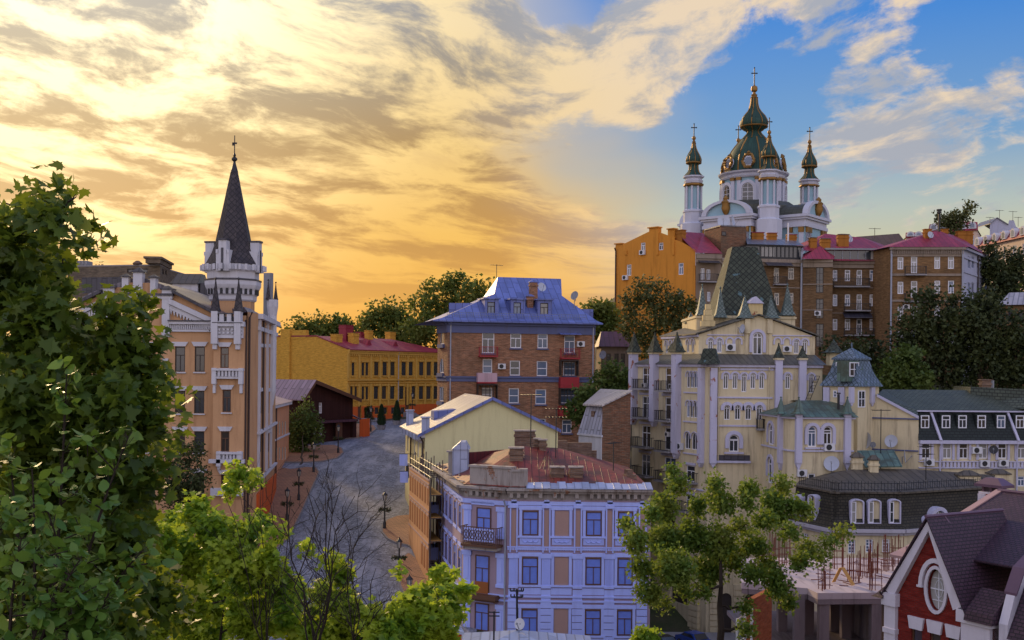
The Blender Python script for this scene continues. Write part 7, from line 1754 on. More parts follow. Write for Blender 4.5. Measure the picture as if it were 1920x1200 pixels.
 # --- small roofs half hidden by trees
 t = thing('low_arched_house', 'low brick house with a pale tin roof among the trees at the right edge', 'house', (*W(1900, 600, 146).xy, 0))
 a, b = W(1880, 590, 146), W(1945, 590, 144); F = Fac(a.xy, b.xy); ze = F.z(1900, 572); hs = [F.rect(1890, 1899, 580, 604, 1), F.rect(1909, 1919, 580, 604, 1)]
 shell(t, M['hill_brick2'], [a.xy, b.xy, b.xy + Vector((0, 8)), a.xy + Vector((0, 8))], -8, ze, {0: dict(holes=hs)}); windows(t, F, hs, M['dark_frame'], PN('glass'), 'v', .1)
 mb = MB(); mb.hexa([F.P(-.5, ze + .01, .5), F.P(F.L, ze + .01, .5), F.P(F.L, ze + .01, -8), F.P(-.5, ze + .01, -8)], [F.P(.5, ze + 1.9, -3.5), F.P(F.L, ze + 1.9, -3.5), F.P(F.L, ze + 1.9, -4), F.P(.5, ze + 1.9, -4)]); mb.build('roof', M['light_tin'], t)
 t = thing('plum_roofed_house', 'small grey house with a dark plum roof right of the blue roofed house', 'house', (*W(1150, 680, 158).xy, -8))
 a, b = W(1127, 670, 157), W(1185, 670, 157); F = Fac(a.xy, b.xy); ze = F.z(1150, 650); hs = F.rects([1141, 1156, 1168], 8, 663, 682)
 shell(t, M['hill_grey'], [a.xy, b.xy, b.xy + Vector((0, 9)), a.xy + Vector((0, 9))], -14, ze, {0: dict(holes=hs)}); windows(t, F, hs, M['dark_frame'], PN('glass'), 't', .12)
 mb = MB(); mb.hexa([F.P(-.4, ze + .01, .5), F.P(F.L, ze + .01, .5), F.P(F.L, ze + .01, -9), F.P(-.4, ze + .01, -9)], [F.P(.3, ze + 2.3, -4), F.P(F.L, ze + 2.3, -4), F.P(F.L, ze + 2.3, -4.4), F.P(.3, ze + 2.3, -4.4)]); mb.build('roof', M['plum_tin'], t); dish(t, W(1130, 665, 156), (-.8, -1, .2), .6)
upper_houses()
# ================================================================ the domed church
M['church_white'] = stucco('church_white', lin(190, 192, 204), .07, .2, lin(140, 140, 150))
M['church_blue'] = stucco('church_pale_blue', lin(146, 178, 190), .06, .2, lin(100, 120, 130))
M['dome_green'] = tin('dome_dark_green', lin(34, 64, 56), .9, 40, .68, None, .75, .05, .35)
M['arm_roof'] = tin('church_roof_olive', lin(74, 76, 66), .8, 4, .5, None, .6, .06)
def church():
 Y0 = 215.0; k = Y0 / FOC; cx = W(1412, 400, Y0).x; C = Vector((cx, Y0)); zy = lambda y, Y=Y0, x=1412: zz(x, y, Y)
 t = thing('domed_church', 'white and pale blue church with gold ribbed dark green domes and four slim towers', 'church', (cx, Y0, 14))
 SM = dict(smooth=True)
 def onion(root, c, prof, name, n=24, ribs=8, ph=0., bead=None):
  mb = MB(); mb.lathe(c, prof, n); o = mb.build(name, M['dome_green'], root, smooth=True)
  if ribs:
   mb = MB()
   for j in range(ribs):
    a = ph + 2 * math.pi * j / ribs; mb.tube([(c[0] + (r + .02) * math.cos(a), c[1] + (r + .02) * math.sin(a), z) for r, z in prof], bead, 5)
   mb.build('gold_rib', M['gold'], o, smooth=True)
  return o
 def cross(root, c, z0, z1, w, mat='gold'):
  mb = MB(); h = z1 - z0; th = w * .09
  mb.box(c[0] - th, c[0] + th, c[1] - th, c[1] + th, z0, z1); zc = z0 + h * .68
  mb.box(c[0] - w / 2, c[0] + w / 2, c[1] - th * .9, c[1] + th * .9, zc, zc + th * 2); zc2 = z0 + h * .3
  for s in (-1, 1): mb.lathe((c[0] + s * w / 2, c[1]), [(.01, zc - th), (th * 1.9, zc + th), (.01, zc + th * 3)], 6)
  mb.lathe(c, [(.01, z1 - th), (th * 1.9, z1 + th), (.01, z1 + th * 3)], 6); return mb.build('cross', M[mat], root)
 # body: cross plan turned so that one arm faces left-front and one right-front
 a1, a2 = Vector((-.62, -.785)), Vector((.785, -.62))
 zb, zw = 10.0, zy(424); zc = zy(416.5)
 def arm(d, L, w):
  s = Vector((-d.y, d.x)); p = [C + d * L - s * w / 2, C + d * L + s * w / 2, C - d * L + s * w / 2, C - d * L - s * w / 2]
  ar = sum(p[i].x * p[(i + 1) % 4].y - p[(i + 1) % 4].x * p[i].y for i in range(4)); p = p if ar > 0 else p[::-1]
  return p, s
 for d, L, w in ((a1, 10.8, 9.6), (a2, 12.8, 9.6)):
  p, s = arm(d, L, w); mb = MB(); mb.prism([(q.x, q.y) for q in p], zb, zc - 2.3 + .003 * L); mb.build('wall', M['church_blue'], t)
  mb = MB()
  for o, z0, z1 in ((.35, zc - 2.3, zc - 1.7), (.15, zc - 1.69, zc - .9), (.55, zc - .89, zc - .5), (.85, zc - .49, zc)):
   pp = [C + d * (L + o) - s * (w / 2 + o), C + d * (L + o) + s * (w / 2 + o), C - d * (L + o) + s * (w / 2 + o), C - d * (L + o) - s * (w / 2 + o)]
   if sum(pp[i].x * pp[(i + 1) % 4].y - pp[(i + 1) % 4].x * pp[i].y for i in range(4)) < 0: pp = pp[::-1]
   mb.prism([(q.x, q.y) for q in pp], z0 + .003 * L, z1 + .003 * L)
  for sd in (-1, 1):
   for e in (-.42, -.3, .3, .42):
    q = C + d * (L + .05) + s * w * e; mb.obox(q, math.atan2(d.y, d.x), .5, .85, zb, zc - 2.3)
   for m in (.35, .5, .78, .95):
    q = C + d * L * m + s * sd * (w / 2 + .05); mb.obox(q, math.atan2(d.y, d.x), .85, .5, zb, zc - 2.3)
  mb.build('entablature', M['church_white'], t)
  mb = MB()
  for m in (-.42, -.3, .3, .42): q = C + d * (L + .12) + s * w * m; mb.obox(q, math.atan2(d.y, d.x), .62, 1.0, zc - 3.3, zc - 2.31)
  for sd in (-1, 1):
   for m in (.35, .5, .78, .95): q = C + d * L * m + s * sd * (w / 2 + .12); mb.obox(q, math.atan2(d.y, d.x), 1.0, .62, zc - 3.3, zc - 2.31)
  mb.build('gold_capital', M['gold'], t)
  # barrel roof with a curved pediment in white
  n = 12; rise = 2.5; hw = w / 2 - .3
  pr = [(hw * math.cos(math.pi * j / n), rise * math.sin(math.pi * j / n)) for j in range(n + 1)]
  mb = MB(); q = lambda x, z, l: (*(C + d * l + s * x), zc + z + .01 * L - .1)
  for j in range(n): mb.poly([q(*pr[j], L - .1), q(*pr[j + 1], L - .1), q(*pr[j + 1], -L + .1), q(*pr[j], -L + .1)][::-1])
  mb.build('barrel_roof', M['arm_roof'], t, smooth=True)
  for sg in (1, -1):
   mb = MB(); lo = lambda x, z, l: (*(C + d * sg * l + s * sg * x), zc + z + .01 * L)
   for j in range(n):
    f = 1.14; g = .93
    mb.hexa([lo(pr[j][0] * g, pr[j][1] * g, L - .4), lo(pr[j][0] * f, pr[j][1] * f, L - .4), lo(pr[j + 1][0] * f, pr[j + 1][1] * f, L - .4), lo(pr[j + 1][0] * g, pr[j + 1][1] * g, L - .4)], [lo(pr[j][0] * g, pr[j][1] * g, L + .7), lo(pr[j][0] * f, pr[j][1] * f, L + .7), lo(pr[j + 1][0] * f, pr[j + 1][1] * f, L + .7), lo(pr[j + 1][0] * g, pr[j + 1][1] * g, L + .7)])
   pd = mb.build('pediment', M['church_white'], t)
   mb = MB(); mb.hexa([lo(x, z, L - .3) for x, z in [(a * .92, b * .92) for a, b in pr]], [lo(x, z, L + .15) for x, z in [(a * .92, b * .92) for a, b in pr]]); mb.build('tympanum', M['church_blue'], pd)
   cc = C + d * sg * (L + .6); mb = MB(); zq = zc + 1.3
   mb.lathe(cc, [(.1, zq - 1.4), (.5, zq - .9), (.85, zq), (.7, zq + .8), (.9, zq + 1.2), (.45, zq + 1.6), (.55, zq + 1.9), (.12, zq + 2.4)], 12, 0, 1, .6); mb.build('cartouche', M['gold'], pd, smooth=True)
 # square plinth and drum
 mb = MB(); mb.lathe(C, [(8.6, zc - .2), (8.6, zc + 2.4), (7.2, zc + 3.4)], 8, .2); mb.build('dome_base', M['arm_roof'], t)
 r = 57 * k; zd0, zd1 = zy(402), zy(334)
 mb = MB(); mb.lathe(C, [(r * 1.04, zd0 - 2), (r * 1.04, zy(392)), (r, zy(391)), (r, zd1)], 32); mb.build('drum', M['church_blue'], t, smooth=True)
 mb = MB(); mb.lathe(C, [(r * 1.06, zy(341)), (r * 1.10, zy(338)), (r * 1.02, zy(336)), (r * 1.02, zy(333)), (r * 1.13, zy(331)), (r * 1.15, zy(328.5)), (r * .9, zy(327))], 32); mb.lathe(C, [(r * 1.07, zy(403)), (r * 1.07, zy(400)), (r * 1.04, zy(400)), (r * 1.07, zy(391)), (r * 1.07, zy(388)), (r * 1.01, zy(387))], 32); mb.build('drum_cornice', M['church_white'], t, smooth=True)
 n = 8; off = R(-90 - 22)
 for j in range(n):
  a = off + 2 * math.pi * j / n; d = Vector((math.cos(a), math.sin(a))); s = Vector((-d.y, d.x)); Fw = Fac(C + d * (r + .02) + s * -2, C + d * (r + .02) + s * 2)
  h = (2 - 1.1, 2 + 1.1, zy(385), zy(352), 1)
  mb = MB(); arch_hood(mb, Fw, (h[0], h[1], h[2], h[3]), .6, .35, 3.0); mb.fbox(Fw, h[0] - .6, h[1] + .6, h[2] - .5, h[2] - .02, -.3, .4); sr = mb.build('window_surround', M['church_white'], t)
  window(sr, Fw, h, M['white'], PN('glass'), 'xvg', .1, .25, 'window')
  a2_ = a + math.pi / n
  for e in (-.11, .11):
   q = C + Vector((math.cos(a2_ + e), math.sin(a2_ + e))) * (r + .18); mb = MB(); mb.obox(q, a2_ + e, .5, .72, zy(390), zy(342)); cl = mb.build('column', M['church_white'], t)
   mb = MB(); mb.obox(q, a2_ + e, .75, .95, zy(346), zy(340.8)); mb.build('gold_capital', M['gold'], cl)
 # dome and lantern onion
 mb = MB(); pr = [(52, 327), (52, 318), (50.5, 308), (47, 297), (42, 286), (35, 276), (27, 267), (23, 261)]
 dome = onion(t, C, [(a * k, zy(y)) for a, y in pr], 'dome', 40, 8, off + math.pi / 8, .15)
 for j in range(8):                                                  # gold drops on the ribs
  a = off + math.pi / 8 + 2 * math.pi * j / 8
 for j in range(8):
  a = off + 2 * math.pi * j / 8; d = Vector((math.cos(a), math.sin(a))); c3 = Vector((*(C + d * 51 * k), zy(311))); s = Vector((-d.y, d.x, 0)); up = Vector((-d.x * .18, -d.y * .18, 1)).normalized()
  mb = MB(); n2 = 18; pts = [c3 + (s * math.cos(q) * 1.05 + up * math.sin(q) * 1.3) * (1 + .1 * math.cos(6 * q)) + Vector((*d, 0)) * .55 for q in [2 * math.pi * m / n2 for m in range(n2 + 1)]]; mb.tube(pts, .30, 6); mb.tube([c3 + up * 1.4 + Vector((*d, 0)) * .5, c3 + up * 2.0 + Vector((*d, 0)) * .4], [.5, .12], 6)
  lc = mb.build('lucarne_frame', M['gold'], t, smooth=True)
  mb = MB(); D3 = Vector((*d, 0)); mb.tube([c3 - D3 * 1.2, c3 + D3 * .45], .98, 16); mb.build('lucarne_drum', M['church_white'], lc); mb = MB(); mb.tube([c3 + D3 * .46, c3 + D3 * .5], .72, 16); mb.build('pane', M['glass_blue'], lc)
 on = [(24, 262), (20, 258), (14.5, 252), (12.5, 248), (14, 245.5), (19, 243), (24.5, 238), (26, 233), (24.5, 226), (20, 218), (13, 210), (9, 203), (7, 195), (6, 186), (6, 183)]
 onion(t, C, [(a * k, zy(y)) for a, y in on], 'lantern_onion', 28, 8, off, .11)
 mb = MB(); mb.lathe(C, [(a * k, zy(y)) for a, y in [(25.3, 239.5), (26.2, 238), (25.3, 236.8)]], 28); mb.lathe(C, [(a * k, zy(y)) for a, y in [(6.3, 185), (7.5, 183.5), (5, 181), (6, 178), (3, 176), (2.5, 173), (5.6, 170.5), (6.3, 166.5), (5.4, 162.5), (1.8, 160.5), (.9, 158)]], 16); mb.build('gold_ball', M['gold'], t, smooth=True)
 cross(t, C, zy(160), zy(128), 9.5 * k, 'iron')
 # four corner towers
 for dx, dy, x, s0 in ((-11.8, -.5, 1304, 1.0), (.4, -11.3, 1441, 1.0), (11.1, .6, 1517, 1.0), (-.7, 11.4, 1385, 1.0)):
  c = C + Vector((dx, dy)); kk = c.y / FOC; yb, yr = {1304: (418, 331), 1441: (410, 320), 1517: (398, 338), 1385: (400, 335)}[x]
  zt = lambda y: zz(x, y, c.y)
  z_r = zt(yr); z_b = zt(yb); h = z_r - z_b; ang = math.atan2(dy, dx)
  mb = MB(); mb.lathe(c, [(2.5, zb), (2.5, z_b - .3), (1.95, z_b), (1.95, z_b + h * .24), (1.7, z_b + h * .27)], 8, ang + R(22.5)); tw = mb.build('tower', M['church_white'], t)
  mb = MB()
  for j in range(8):
   a = ang + R(45 * j + 22.5); q = c + Vector((math.cos(a), math.sin(a))) * 1.55; mb.tube([(q.x, q.y, z_b + h * .27), (q.x, q.y, z_r - h * .2)], .2, 8)
  mb.build('column', M['church_white'], tw)
  mb = MB(); mb.lathe(c, [(1.32, z_b + h * .265), (1.32, z_r - .6)], 8, ang + R(22.5)); mb.build('tower_core', M['church_blue'], tw)
  mb = MB(); mb.lathe(c, [(1.85, z_r - h * .22), (2.0, z_r - h * .2), (2.0, z_r - h * .17), (1.7, z_r - h * .16)], 8, ang + R(22.5)); mb.build('gold_capital', M['gold'], tw)
  mb = MB(); mb.lathe(c, [(1.75, z_r - h * .155), (1.9, z_r - h * .1), (1.65, z_r - h * .08), (1.65, z_r - .5), (2.1, z_r - .25), (2.1, z_r)], 8, ang + R(22.5)); mb.lathe(c, [(2.15, z_b - .6), (2.3, z_b - .3), (2.05, z_b - .1)], 8, ang + R(22.5)); mb.lathe(c, [(2.1, z_b + h * .22), (2.1, z_b + h * .26), (1.75, z_b + h * .28)], 8, ang + R(22.5)); mb.build('tower_cornice', M['church_white'], tw)
  u = 300 / 1000.0 * kk * 10 / 3.3333
  P = [(60, 0), (52, 8), (36, 26), (30, 44), (28, 66), (30, 74), (41, 80), (47, 92), (48, 104), (44, 120), (34, 140), (22, 160), (15, 178), (11, 196), (10, 206)]
  sc = kk / 3.3333
  onion(tw, c, [(a * sc, z_r + .01 + b * sc) for a, b in P], 'onion', 20, 8, ang, .075)
  mb = MB(); mb.lathe(c, [(47 * sc, z_r + 79 * sc), (50 * sc, z_r + 84 * sc), (47 * sc, z_r + 89 * sc)], 20)
  mb.lathe(c, [(a * sc, z_r + b * sc) for a, b in [(11, 204), (15, 208), (10, 212), (12, 218), (6, 222), (7, 228), (12, 236), (12, 244), (6, 252), (2, 256)]], 12); mb.build('gold_ball', M['gold'], tw, smooth=True)
  cross(tw, c, z_r + 254 * sc, z_r + 326 * sc, 30 * sc, 'iron')
church()
# ================================================================ unfinished concrete frame
M['slab'] = stucco('pale_slab_concrete', lin(186, 172, 174), .14, .5, lin(110, 100, 98))
M['rebar'] = plain('rusty_rebar', lin(112, 58, 40), .8, .3)
M['raw_concrete'] = stucco('raw_concrete', lin(132, 120, 122), .18, .5, lin(70, 64, 62))
M['orange_brick'] = bricks('orange_brick', lin(190, 104, 62), lin(170, 92, 56), lin(150, 110, 84), .5, .15, .012, .25)
M['lumber'] = plain('grey_lumber', lin(120, 92, 66), .85, .35)
def construction():
 t = thing('unfinished_building', 'unfinished concrete building frame with a bare slab bristling with rusty rebar', 'building frame', (28, 72, -25))
 zs = -13.3; Gp = lambda x, y: (ray(x, y)[0] * (zs / ray(x, y)[1]), zs / ray(x, y)[1])
 P = [Gp(1390, 1092), Gp(1480, 1100), Gp(1514, 1103), Gp(1533, 1112), Gp(1662, 1111), Gp(1690, 1046), Gp(1385, 1046)]
 mb = MB(); mb.prism(P, zs - .38, zs); mb.build('slab', M['slab'], t)
 mb = MB()
 for a, b in zip(P[:4], P[1:5]):
  F = Fac(a, b); mb.fbox(F, 0.02, F.L - .02, zs - .7, zs - .385, -.5, -.02)
 mb.build('edge_beam', M['raw_concrete'], t)
 for x, y in ((1502, 1104), (1548, 1112.5), (1646, 1112), (1440, 1098), (1590, 1085), (1520, 1080), (1470, 1075)):
  q = Gp(x, y); q = (q[0], q[1] + .45); mb = MB(); mb.obox(q, 0, .6, .55, -29, zs - .385); mb.build('column', M['raw_concrete'], t)
 mb = MB(); a, b = Gp(1560, 1075), Gp(1675, 1075); mb.box(a[0], b[0], a[1] + .2, a[1] + .5, -29, zs - .39); c = Gp(1662, 1108); mb.box(c[0] - .1, c[0] + .25, c[1] + .4, a[1] + .15, -29, zs - .39); mb.build('inner_wall', M['raw_concrete'], t)
 zl = -17.2; mb = MB(); mb.box(Gp(1400, 1100)[0] + 1, Gp(1640, 1100)[0], 68.5, 79, zl - .3, zl); mb.build('lower_slab', M['raw_concrete'], t)
 rr = random.Random(11)
 spots = [(1547, 1106, 9, 52), (1572, 1066, 8, 74), (1602, 1092, 12, 72), (1622, 1082, 10, 66), (1640, 1075, 12, 60), (1664, 1070, 10, 70), (1682, 1060, 8, 60), (1450, 1062, 8, 70), (1472, 1060, 8, 66), (1425, 1064, 7, 60), (1640, 1106, 6, 60), (1500, 1060, 6, 50)]
 for x, y, n, hp in spots:
  q = Gp(x, y); mb = MB(); h = hp / FOC * q[1]
  for j in range(n):
   a, b = q[0] + rr.uniform(-.4, .4), q[1] + rr.uniform(-.4, .4); hh = h * rr.uniform(.6, 1.05)
   mb.tube([(a, b, zs - .05), (a + rr.uniform(-.06, .06), b, zs + hh)], .024, 4)
  for zq in (.3, .75, 1.2):
   mb.tube([(q[0] - .42, q[1] - .2, zs + zq), (q[0] + .42, q[1] - .2, zs + zq)], .018, 4); mb.tube([(q[0] - .42, q[1] + .2, zs + zq), (q[0] + .42, q[1] + .2, zs + zq)], .018, 4)
  mb.build('rebar_cage', M['rebar'], t)
 mb = MB()
 for j in range(26):
  q = Gp(rr.uniform(1420, 1670), rr.uniform(1052, 1104)); a = rr.uniform(0, 3); l = rr.uniform(.4, 1.6); mb.tube([(q[0], q[1], zs + .03), (q[0] + l * math.cos(a), q[1] + l * math.sin(a), zs + .03)], .025, 4)
 mb.build('loose_rebar', M['rebar'], t)
 # orange brick wall on the left
 a, b = W(1406, 1150, 63).xy, W(1447, 1150, 66.5).xy; F = Fac(a, b); w = thing('orange_brick_wall', 'orange brick side wall standing beside the right tree trunk', 'wall', (*a, -24))
 mb = MB(); mb.wall(F, [(0, -26), (F.L, -26), (F.L, F.z(1445, 1112)), (0, F.z(1408, 1124))], (), 0); mb.wall(Fac(b, a), [(0, -26), (F.L, -26), (F.L, F.z(1408, 1124)), (0, F.z(1445, 1112))], (), 0, .35); mb.fbox(F, 0.001, F.L - .001, -26, F.z(1408, 1126), -.349, -.001); mb.build('brickwork', M['orange_brick'], w)
 mb = MB(); f2 = Fac(W(1380, 1150, 60).xy, W(1408, 1150, 62.6).xy)
 for u in (0, f2.L / 2, f2.L - .12): mb.fbox(f2, u, u + .12, -24, f2.z(1395, 1150), 0, .12)
 for z in (f2.z(1395, 1152), f2.z(1395, 1175), f2.z(1395, 1195)): mb.fbox(f2, 0, f2.L, z, z + .1, .121, .16)
 mb.build('white_frame', M['white'], w)
 # boards
 q = Gp(1578, 1096); q2 = Gp(1571, 1099)
 for p0, p1, lab in ((q, (-.45, .9), 'steeper yellow timber board propped on the concrete slab'), (q, (.75, -.9), 'longer yellow timber board lying on the slab beside the steep one')):
  s = thing('timber_board', lab, 'board', (q[0], q[1], zs), 'yellow boards on the concrete slab')
  top = Vector((q[0], q[1], zs + 1.05)); bot = Vector((q[0] + p1[0] * .7, q[1] + p1[1] * .5, zs + .06)); d = bot - top; sd = d.cross(Vector((0, 1, .2))).normalized() * .06; w_ = Vector((.11, 0, .02))
  mb = MB(); off = Vector((p1[0] * .1, 0, 0)); mb.hexa([bot + off - w_, bot + off + w_, bot + off + w_ + Vector((0, .07, 0)), bot + off - w_ + Vector((0, .07, 0))], [top + off - w_, top + off + w_, top + off + w_ + Vector((0, .07, 0)), top + off - w_ + Vector((0, .07, 0))]); mb.build('plank', M['wood'], s)
 t = thing('lumber_pile', 'heap of grey planks and props stored under the concrete slab', 'lumber', (28, 72, zl))
 mb = MB()
 for j in range(34):
  x, y = rr.uniform(24.5, 30), rr.uniform(69.5, 73.5); a = rr.uniform(-.25, .35); l = rr.uniform(1.5, 3.5); z = zl + rr.uniform(.05, 1.3); ca, sa = math.cos(a), math.sin(a)
  e = Vector((ca, sa, rr.uniform(-.12, .3))) * l / 2; n_ = Vector((-sa, ca, 0)) * .09; c = Vector((x, y, z)); up = Vector((0, 0, .07))
  mb.hexa([c - e - n_, c + e - n_, c + e + n_, c - e + n_], [c - e - n_ + up, c + e - n_ + up, c + e + n_ + up, c - e + n_ + up])
 mb.build('planks', M['lumber'], t)
 for k, x in enumerate((25.2, 26.8, 29.3)):
  mb = MB(); mb.tube([(x, 67.8, -24), (x + .05, 67.8, zl + 1.4)], .06, 5); mb.build('prop', M['wood'], t)
construction()
# ================================================================ red brick gable house
M['red_brick'] = bricks('dark_red_brick', lin(150, 44, 34), lin(122, 34, 28), lin(96, 62, 54), .26, .09, .012, .2, (.06, .015, .012))
M['plum_tile'] = scales('plum_tiles', lin(78, 54, 66), lin(64, 44, 56), lin(36, 26, 32), .30, 0, None, .5)
M['plum_metal'] = plain('plum_metal', lin(98, 74, 92), .42, .15)
M['tan_metal'] = plain('tan_rake_metal', lin(168, 136, 132), .55, .12)
M['red_white'] = stucco('white_stone_trim', lin(212, 206, 214), .06, .25, lin(140, 130, 130))
def red_house():
 A = W(1671, 1103, 56).xy; d = Vector((.5, -.866)); n = Vector((-.866, -.5)); b = -n
 t = thing('red_brick_house', 'dark red brick house with a steep white edged gable and an oval window', 'house', (*(A + d * 3 + b * 5), -18))
 F = Fac(A, A + d * 7); uz = F.uz; zf = -20
 uL, zL = uz(1671, 1103); uA, zA = uz(1747, 975); uR, zR = uz(1806, 1140); zL = zR = (zL + zR) / 2
 oc = uz(1756, 1106); ow, oh = .52, 1.02
 oval = [(oc[0] + ow * math.cos(q), oc[1] + oh * math.sin(q)) for q in [2 * math.pi * k / 24 for k in range(24)]]
 wins = [(uz(x0, 1185)[0], uz(x1, 1185)[0], -16.6, uz((x0 + x1) / 2, y)[1], 0) for x0, x1, y in ((1709, 1729, 1180), (1744, 1764, 1188), (1779, 1799, 1197))]
 mb = MB(); out = [(uL + .1, zf), (uR + 1.6, zf), (uR + 1.6, zR - .3), (uR, zR - .3), (uA, zA - .4), (uL + .1, zL - .3)]
 hp = globals()['hole_pts']
 loops_holes = wins
 # wall with an oval hole: cut as a polygon hole
 class H(tuple): pass
 flat = [[Vector((u, z, 0)) for u, z in out], [Vector((u, z, 0)) for u, z in oval]] + [[Vector((u, z, 0)) for u, z in hole_pts(h)] for h in wins]
 pts = [p for l in flat for p in l]; i0 = len(mb.v); mb.v += [F.P(p.x, p.y) for p in pts]
 for tr in tessellate_polygon(flat):
  a, c, e = (pts[k] for k in tr); ar = (c.x - a.x) * (e.y - a.y) - (c.y - a.y) * (e.x - a.x)
  if abs(ar) > 1e-9: mb.f.append([i0 + k for k in (tr if ar > 0 else tr[::-1])]); mb.mi.append(0)
 for l in flat[1:]:
  for k in range(len(l)): p, q = l[k], l[(k + 1) % len(l)]; mb.poly([F.P(q.x, q.y), F.P(q.x, q.y, -.3), F.P(p.x, p.y, -.3), F.P(p.x, p.y)])
 L2 = 9; e0, e1 = F.P(uR + 1.6, 0).xy, F.P(uL + .1, 0).xy
 for p, q in ((e0, e0 + b * L2), (e0 + b * L2, e1 + b * L2), (e1 + b * L2, e1)): Fx = Fac(p, q); mb.wall(Fx, [(0, zf), (Fx.L, zf), (Fx.L, zR - .3), (0, zR - .3)], (), 0)
 mb.build('wall', M['red_brick'], t)
 windows(t, F, wins, M['brown_frame'], PN('glass', 'glass_warm'), 't', .07)
 ov = MB(); ov.fpoly(F, [(oc[0] + (u - oc[0]) * .97, oc[1] + (z - oc[1]) * .97) for u, z in oval], -.24, -.2); w = ov.build('oval_window', M['glass_curtain'], t)
 mb = MB(); mb.fbox(F, oc[0] - .02, oc[0] + .02, oc[1] - .95, oc[1] + .95, -.199, -.16); mb.fbox(F, oc[0] - .48, oc[0] + .48, oc[1] - .03, oc[1] + .03, -.199, -.161); mb.fbox(F, oc[0] - .38, oc[0] + .38, oc[1] + .53, oc[1] + .56, -.199, -.162); mb.fbox(F, oc[0] - .38, oc[0] + .38, oc[1] - .56, oc[1] - .53, -.199, -.162)
 mb.tube([F.P(oc[0] + .22 * math.cos(q), oc[1] + .02 + .42 * math.sin(q), -.17) for q in [2 * math.pi * k / 14 for k in range(15)]], .015, 4); mb.build('glazing_bar', M['white'], w)
 mb = MB(); m = 24
 for k in range(m):
  q = lambda f, g, kk: (oc[0] + ow * f * math.cos(2 * math.pi * kk / m), oc[1] + oh * g * math.sin(2 * math.pi * kk / m))
  mb.fpoly(F, [q(1.0, 1.0, k), q(1.3, 1.16, k), q(1.3, 1.16, k + 1), q(1.0, 1.0, k + 1)], -.05, .1)
 for k in range(0, 12):
  q = lambda f, g, kk: (oc[0] + ow * f * math.cos(2 * math.pi * kk / m), oc[1] + .1 + oh * g * math.sin(2 * math.pi * kk / m)); mb.fpoly(F, [q(1.45, 1.2, k), q(1.85, 1.42, k), q(1.85, 1.42, k + 1), q(1.45, 1.2, k + 1)], -.02, .17)
 for s in (-1, 1): mb.fbox(F, *sorted((oc[0] + s * ow * 1.4, oc[0] + s * ow * 2.0)), oc[1] + .0, oc[1] + .1, -.02, .2)
 mb.build('oval_surround', M['red_white'], t)
 mb = MB()                                                           # keystone lintels
 for h in wins: mb.fpoly(F, [(h[0] - .05, h[3] + .01), (h[1] + .05, h[3] + .01), (h[1] + .16, h[3] + .62), (h[0] - .16, h[3] + .62)], -.02, .12)
 mb.build('keystone_lintel', M['red_white'], t)
 # white rakes, returns and corner piers
 mb = MB(); wv = .52
 for (ua, za, ub, zb) in ((uL - .1, zL, uA, zA), (uA, zA, uR + .1, zR)):
  dx, dz = ub - ua, zb - za; L = math.hypot(dx, dz); nx, nz = dz / L, -dx / L
  mb.fpoly(F, [(ua + nx * wv, za + nz * wv - .0), (ub + nx * wv * (0 if ub == uA else 1), zb + nz * wv * (1.9 if ub == uA else 1)), (ub, zb), (ua, za)] if ub == uA else [(ua, za + nz * wv * 1.9), (ub + nx * wv, zb + nz * wv), (ub, zb), (ua, za)], -.04, .28)
 mb.fbox(F, uL - .35, uL + .55, zL - .75, zL - .1, -.6, .34); mb.fbox(F, uR - .15, uR + 1.75, zR - .7, zR - .1, -.6, .34)
 mb.fbox(F, uL - .25, uL + .45, zf, zL - .751, -.5, .22); mb.fbox(F, uR + .05, uR + 1.6, zf, zR - .701, -.5, .22)
 mb.fbox(F, uR - .02, uR + 1.68, zR - 2.15, zR - 1.9, -.55, .28); mb.fbox(F, uL - .3, uL + .5, zL - 2.15, zL - 1.9, -.55, .28)
 mb.build('white_rake', M['red_white'], t)
 pipe(t, F, uL - .42, zf, zL - .1, M['pipe_dark'], .1, .05)
 # cross-gable roof running back into the main roof
 q = lambda u, w, z: Vector((*(A + d * u + b * w), z)); e = Vector((0, 0, .1))
 mb = MB(); D = 5.4
 for (ua, za, ub, zb) in ((uL - .3, zL - .28, uA, zA + .1), (uA, zA + .1, uR + .45, zR - .38)):
  p = [q(ua, -.42, za), q(ub, -.42, zb), q(ub, D, zb), q(ua, D, za)]; mb.hexa(p, [x + e for x in p])
 mb.hexa([q(uR + .4, -.5, zR - .52), q(uR + 1.9, -.5, zR - .52), q(uR + 1.9, .8, zR - .52), q(uR + .4, .8, zR - .52)], [q(uR + .4, -.4, zR - .1), q(uR + 1.9, -.4, zR - .1), q(uR + 1.9, .8, zR + .9), q(uR + .4, .8, zR + .9)])
 mb.hexa([q(uL - .9, -.5, zL - .42), q(uL - .2, -.5, zL - .42), q(uL - .2, 2.5, zL - .42), q(uL - .9, 2.5, zL - .42)], [q(uL - .7, -.4, zL - .3), q(uL - .2, -.4, zL - .3), q(uL + .3, 2.5, zL + 1.5), q(uL - .2, 2.5, zL + 1.5)])
 rf = mb.build('gable_roof', M['plum_tile'], t)
 mb = MB(); mb.tube([q(uA, -.44, zA + .2), q(uA, D, zA + .2)], .09, 6); mb.tube([q(uA + .02, .9, zA + .12), q(uR - .6, 2.6, zR + 1.1)], .06, 5); mb.build('ridge_cap', M['plum_metal'], rf)
 # main roof
 zr = zA + .75; zm = zA - 1.1; w1 = 8.0; w0 = 1.7; uE = 12
 mb = MB(); p = [q(uL - .2, w0, zm - .9), q(uE, w0, zm - .9), q(uE, w1, zr), q(uL + .5, w1, zr)]; mb.hexa(p, [x + e for x in p])
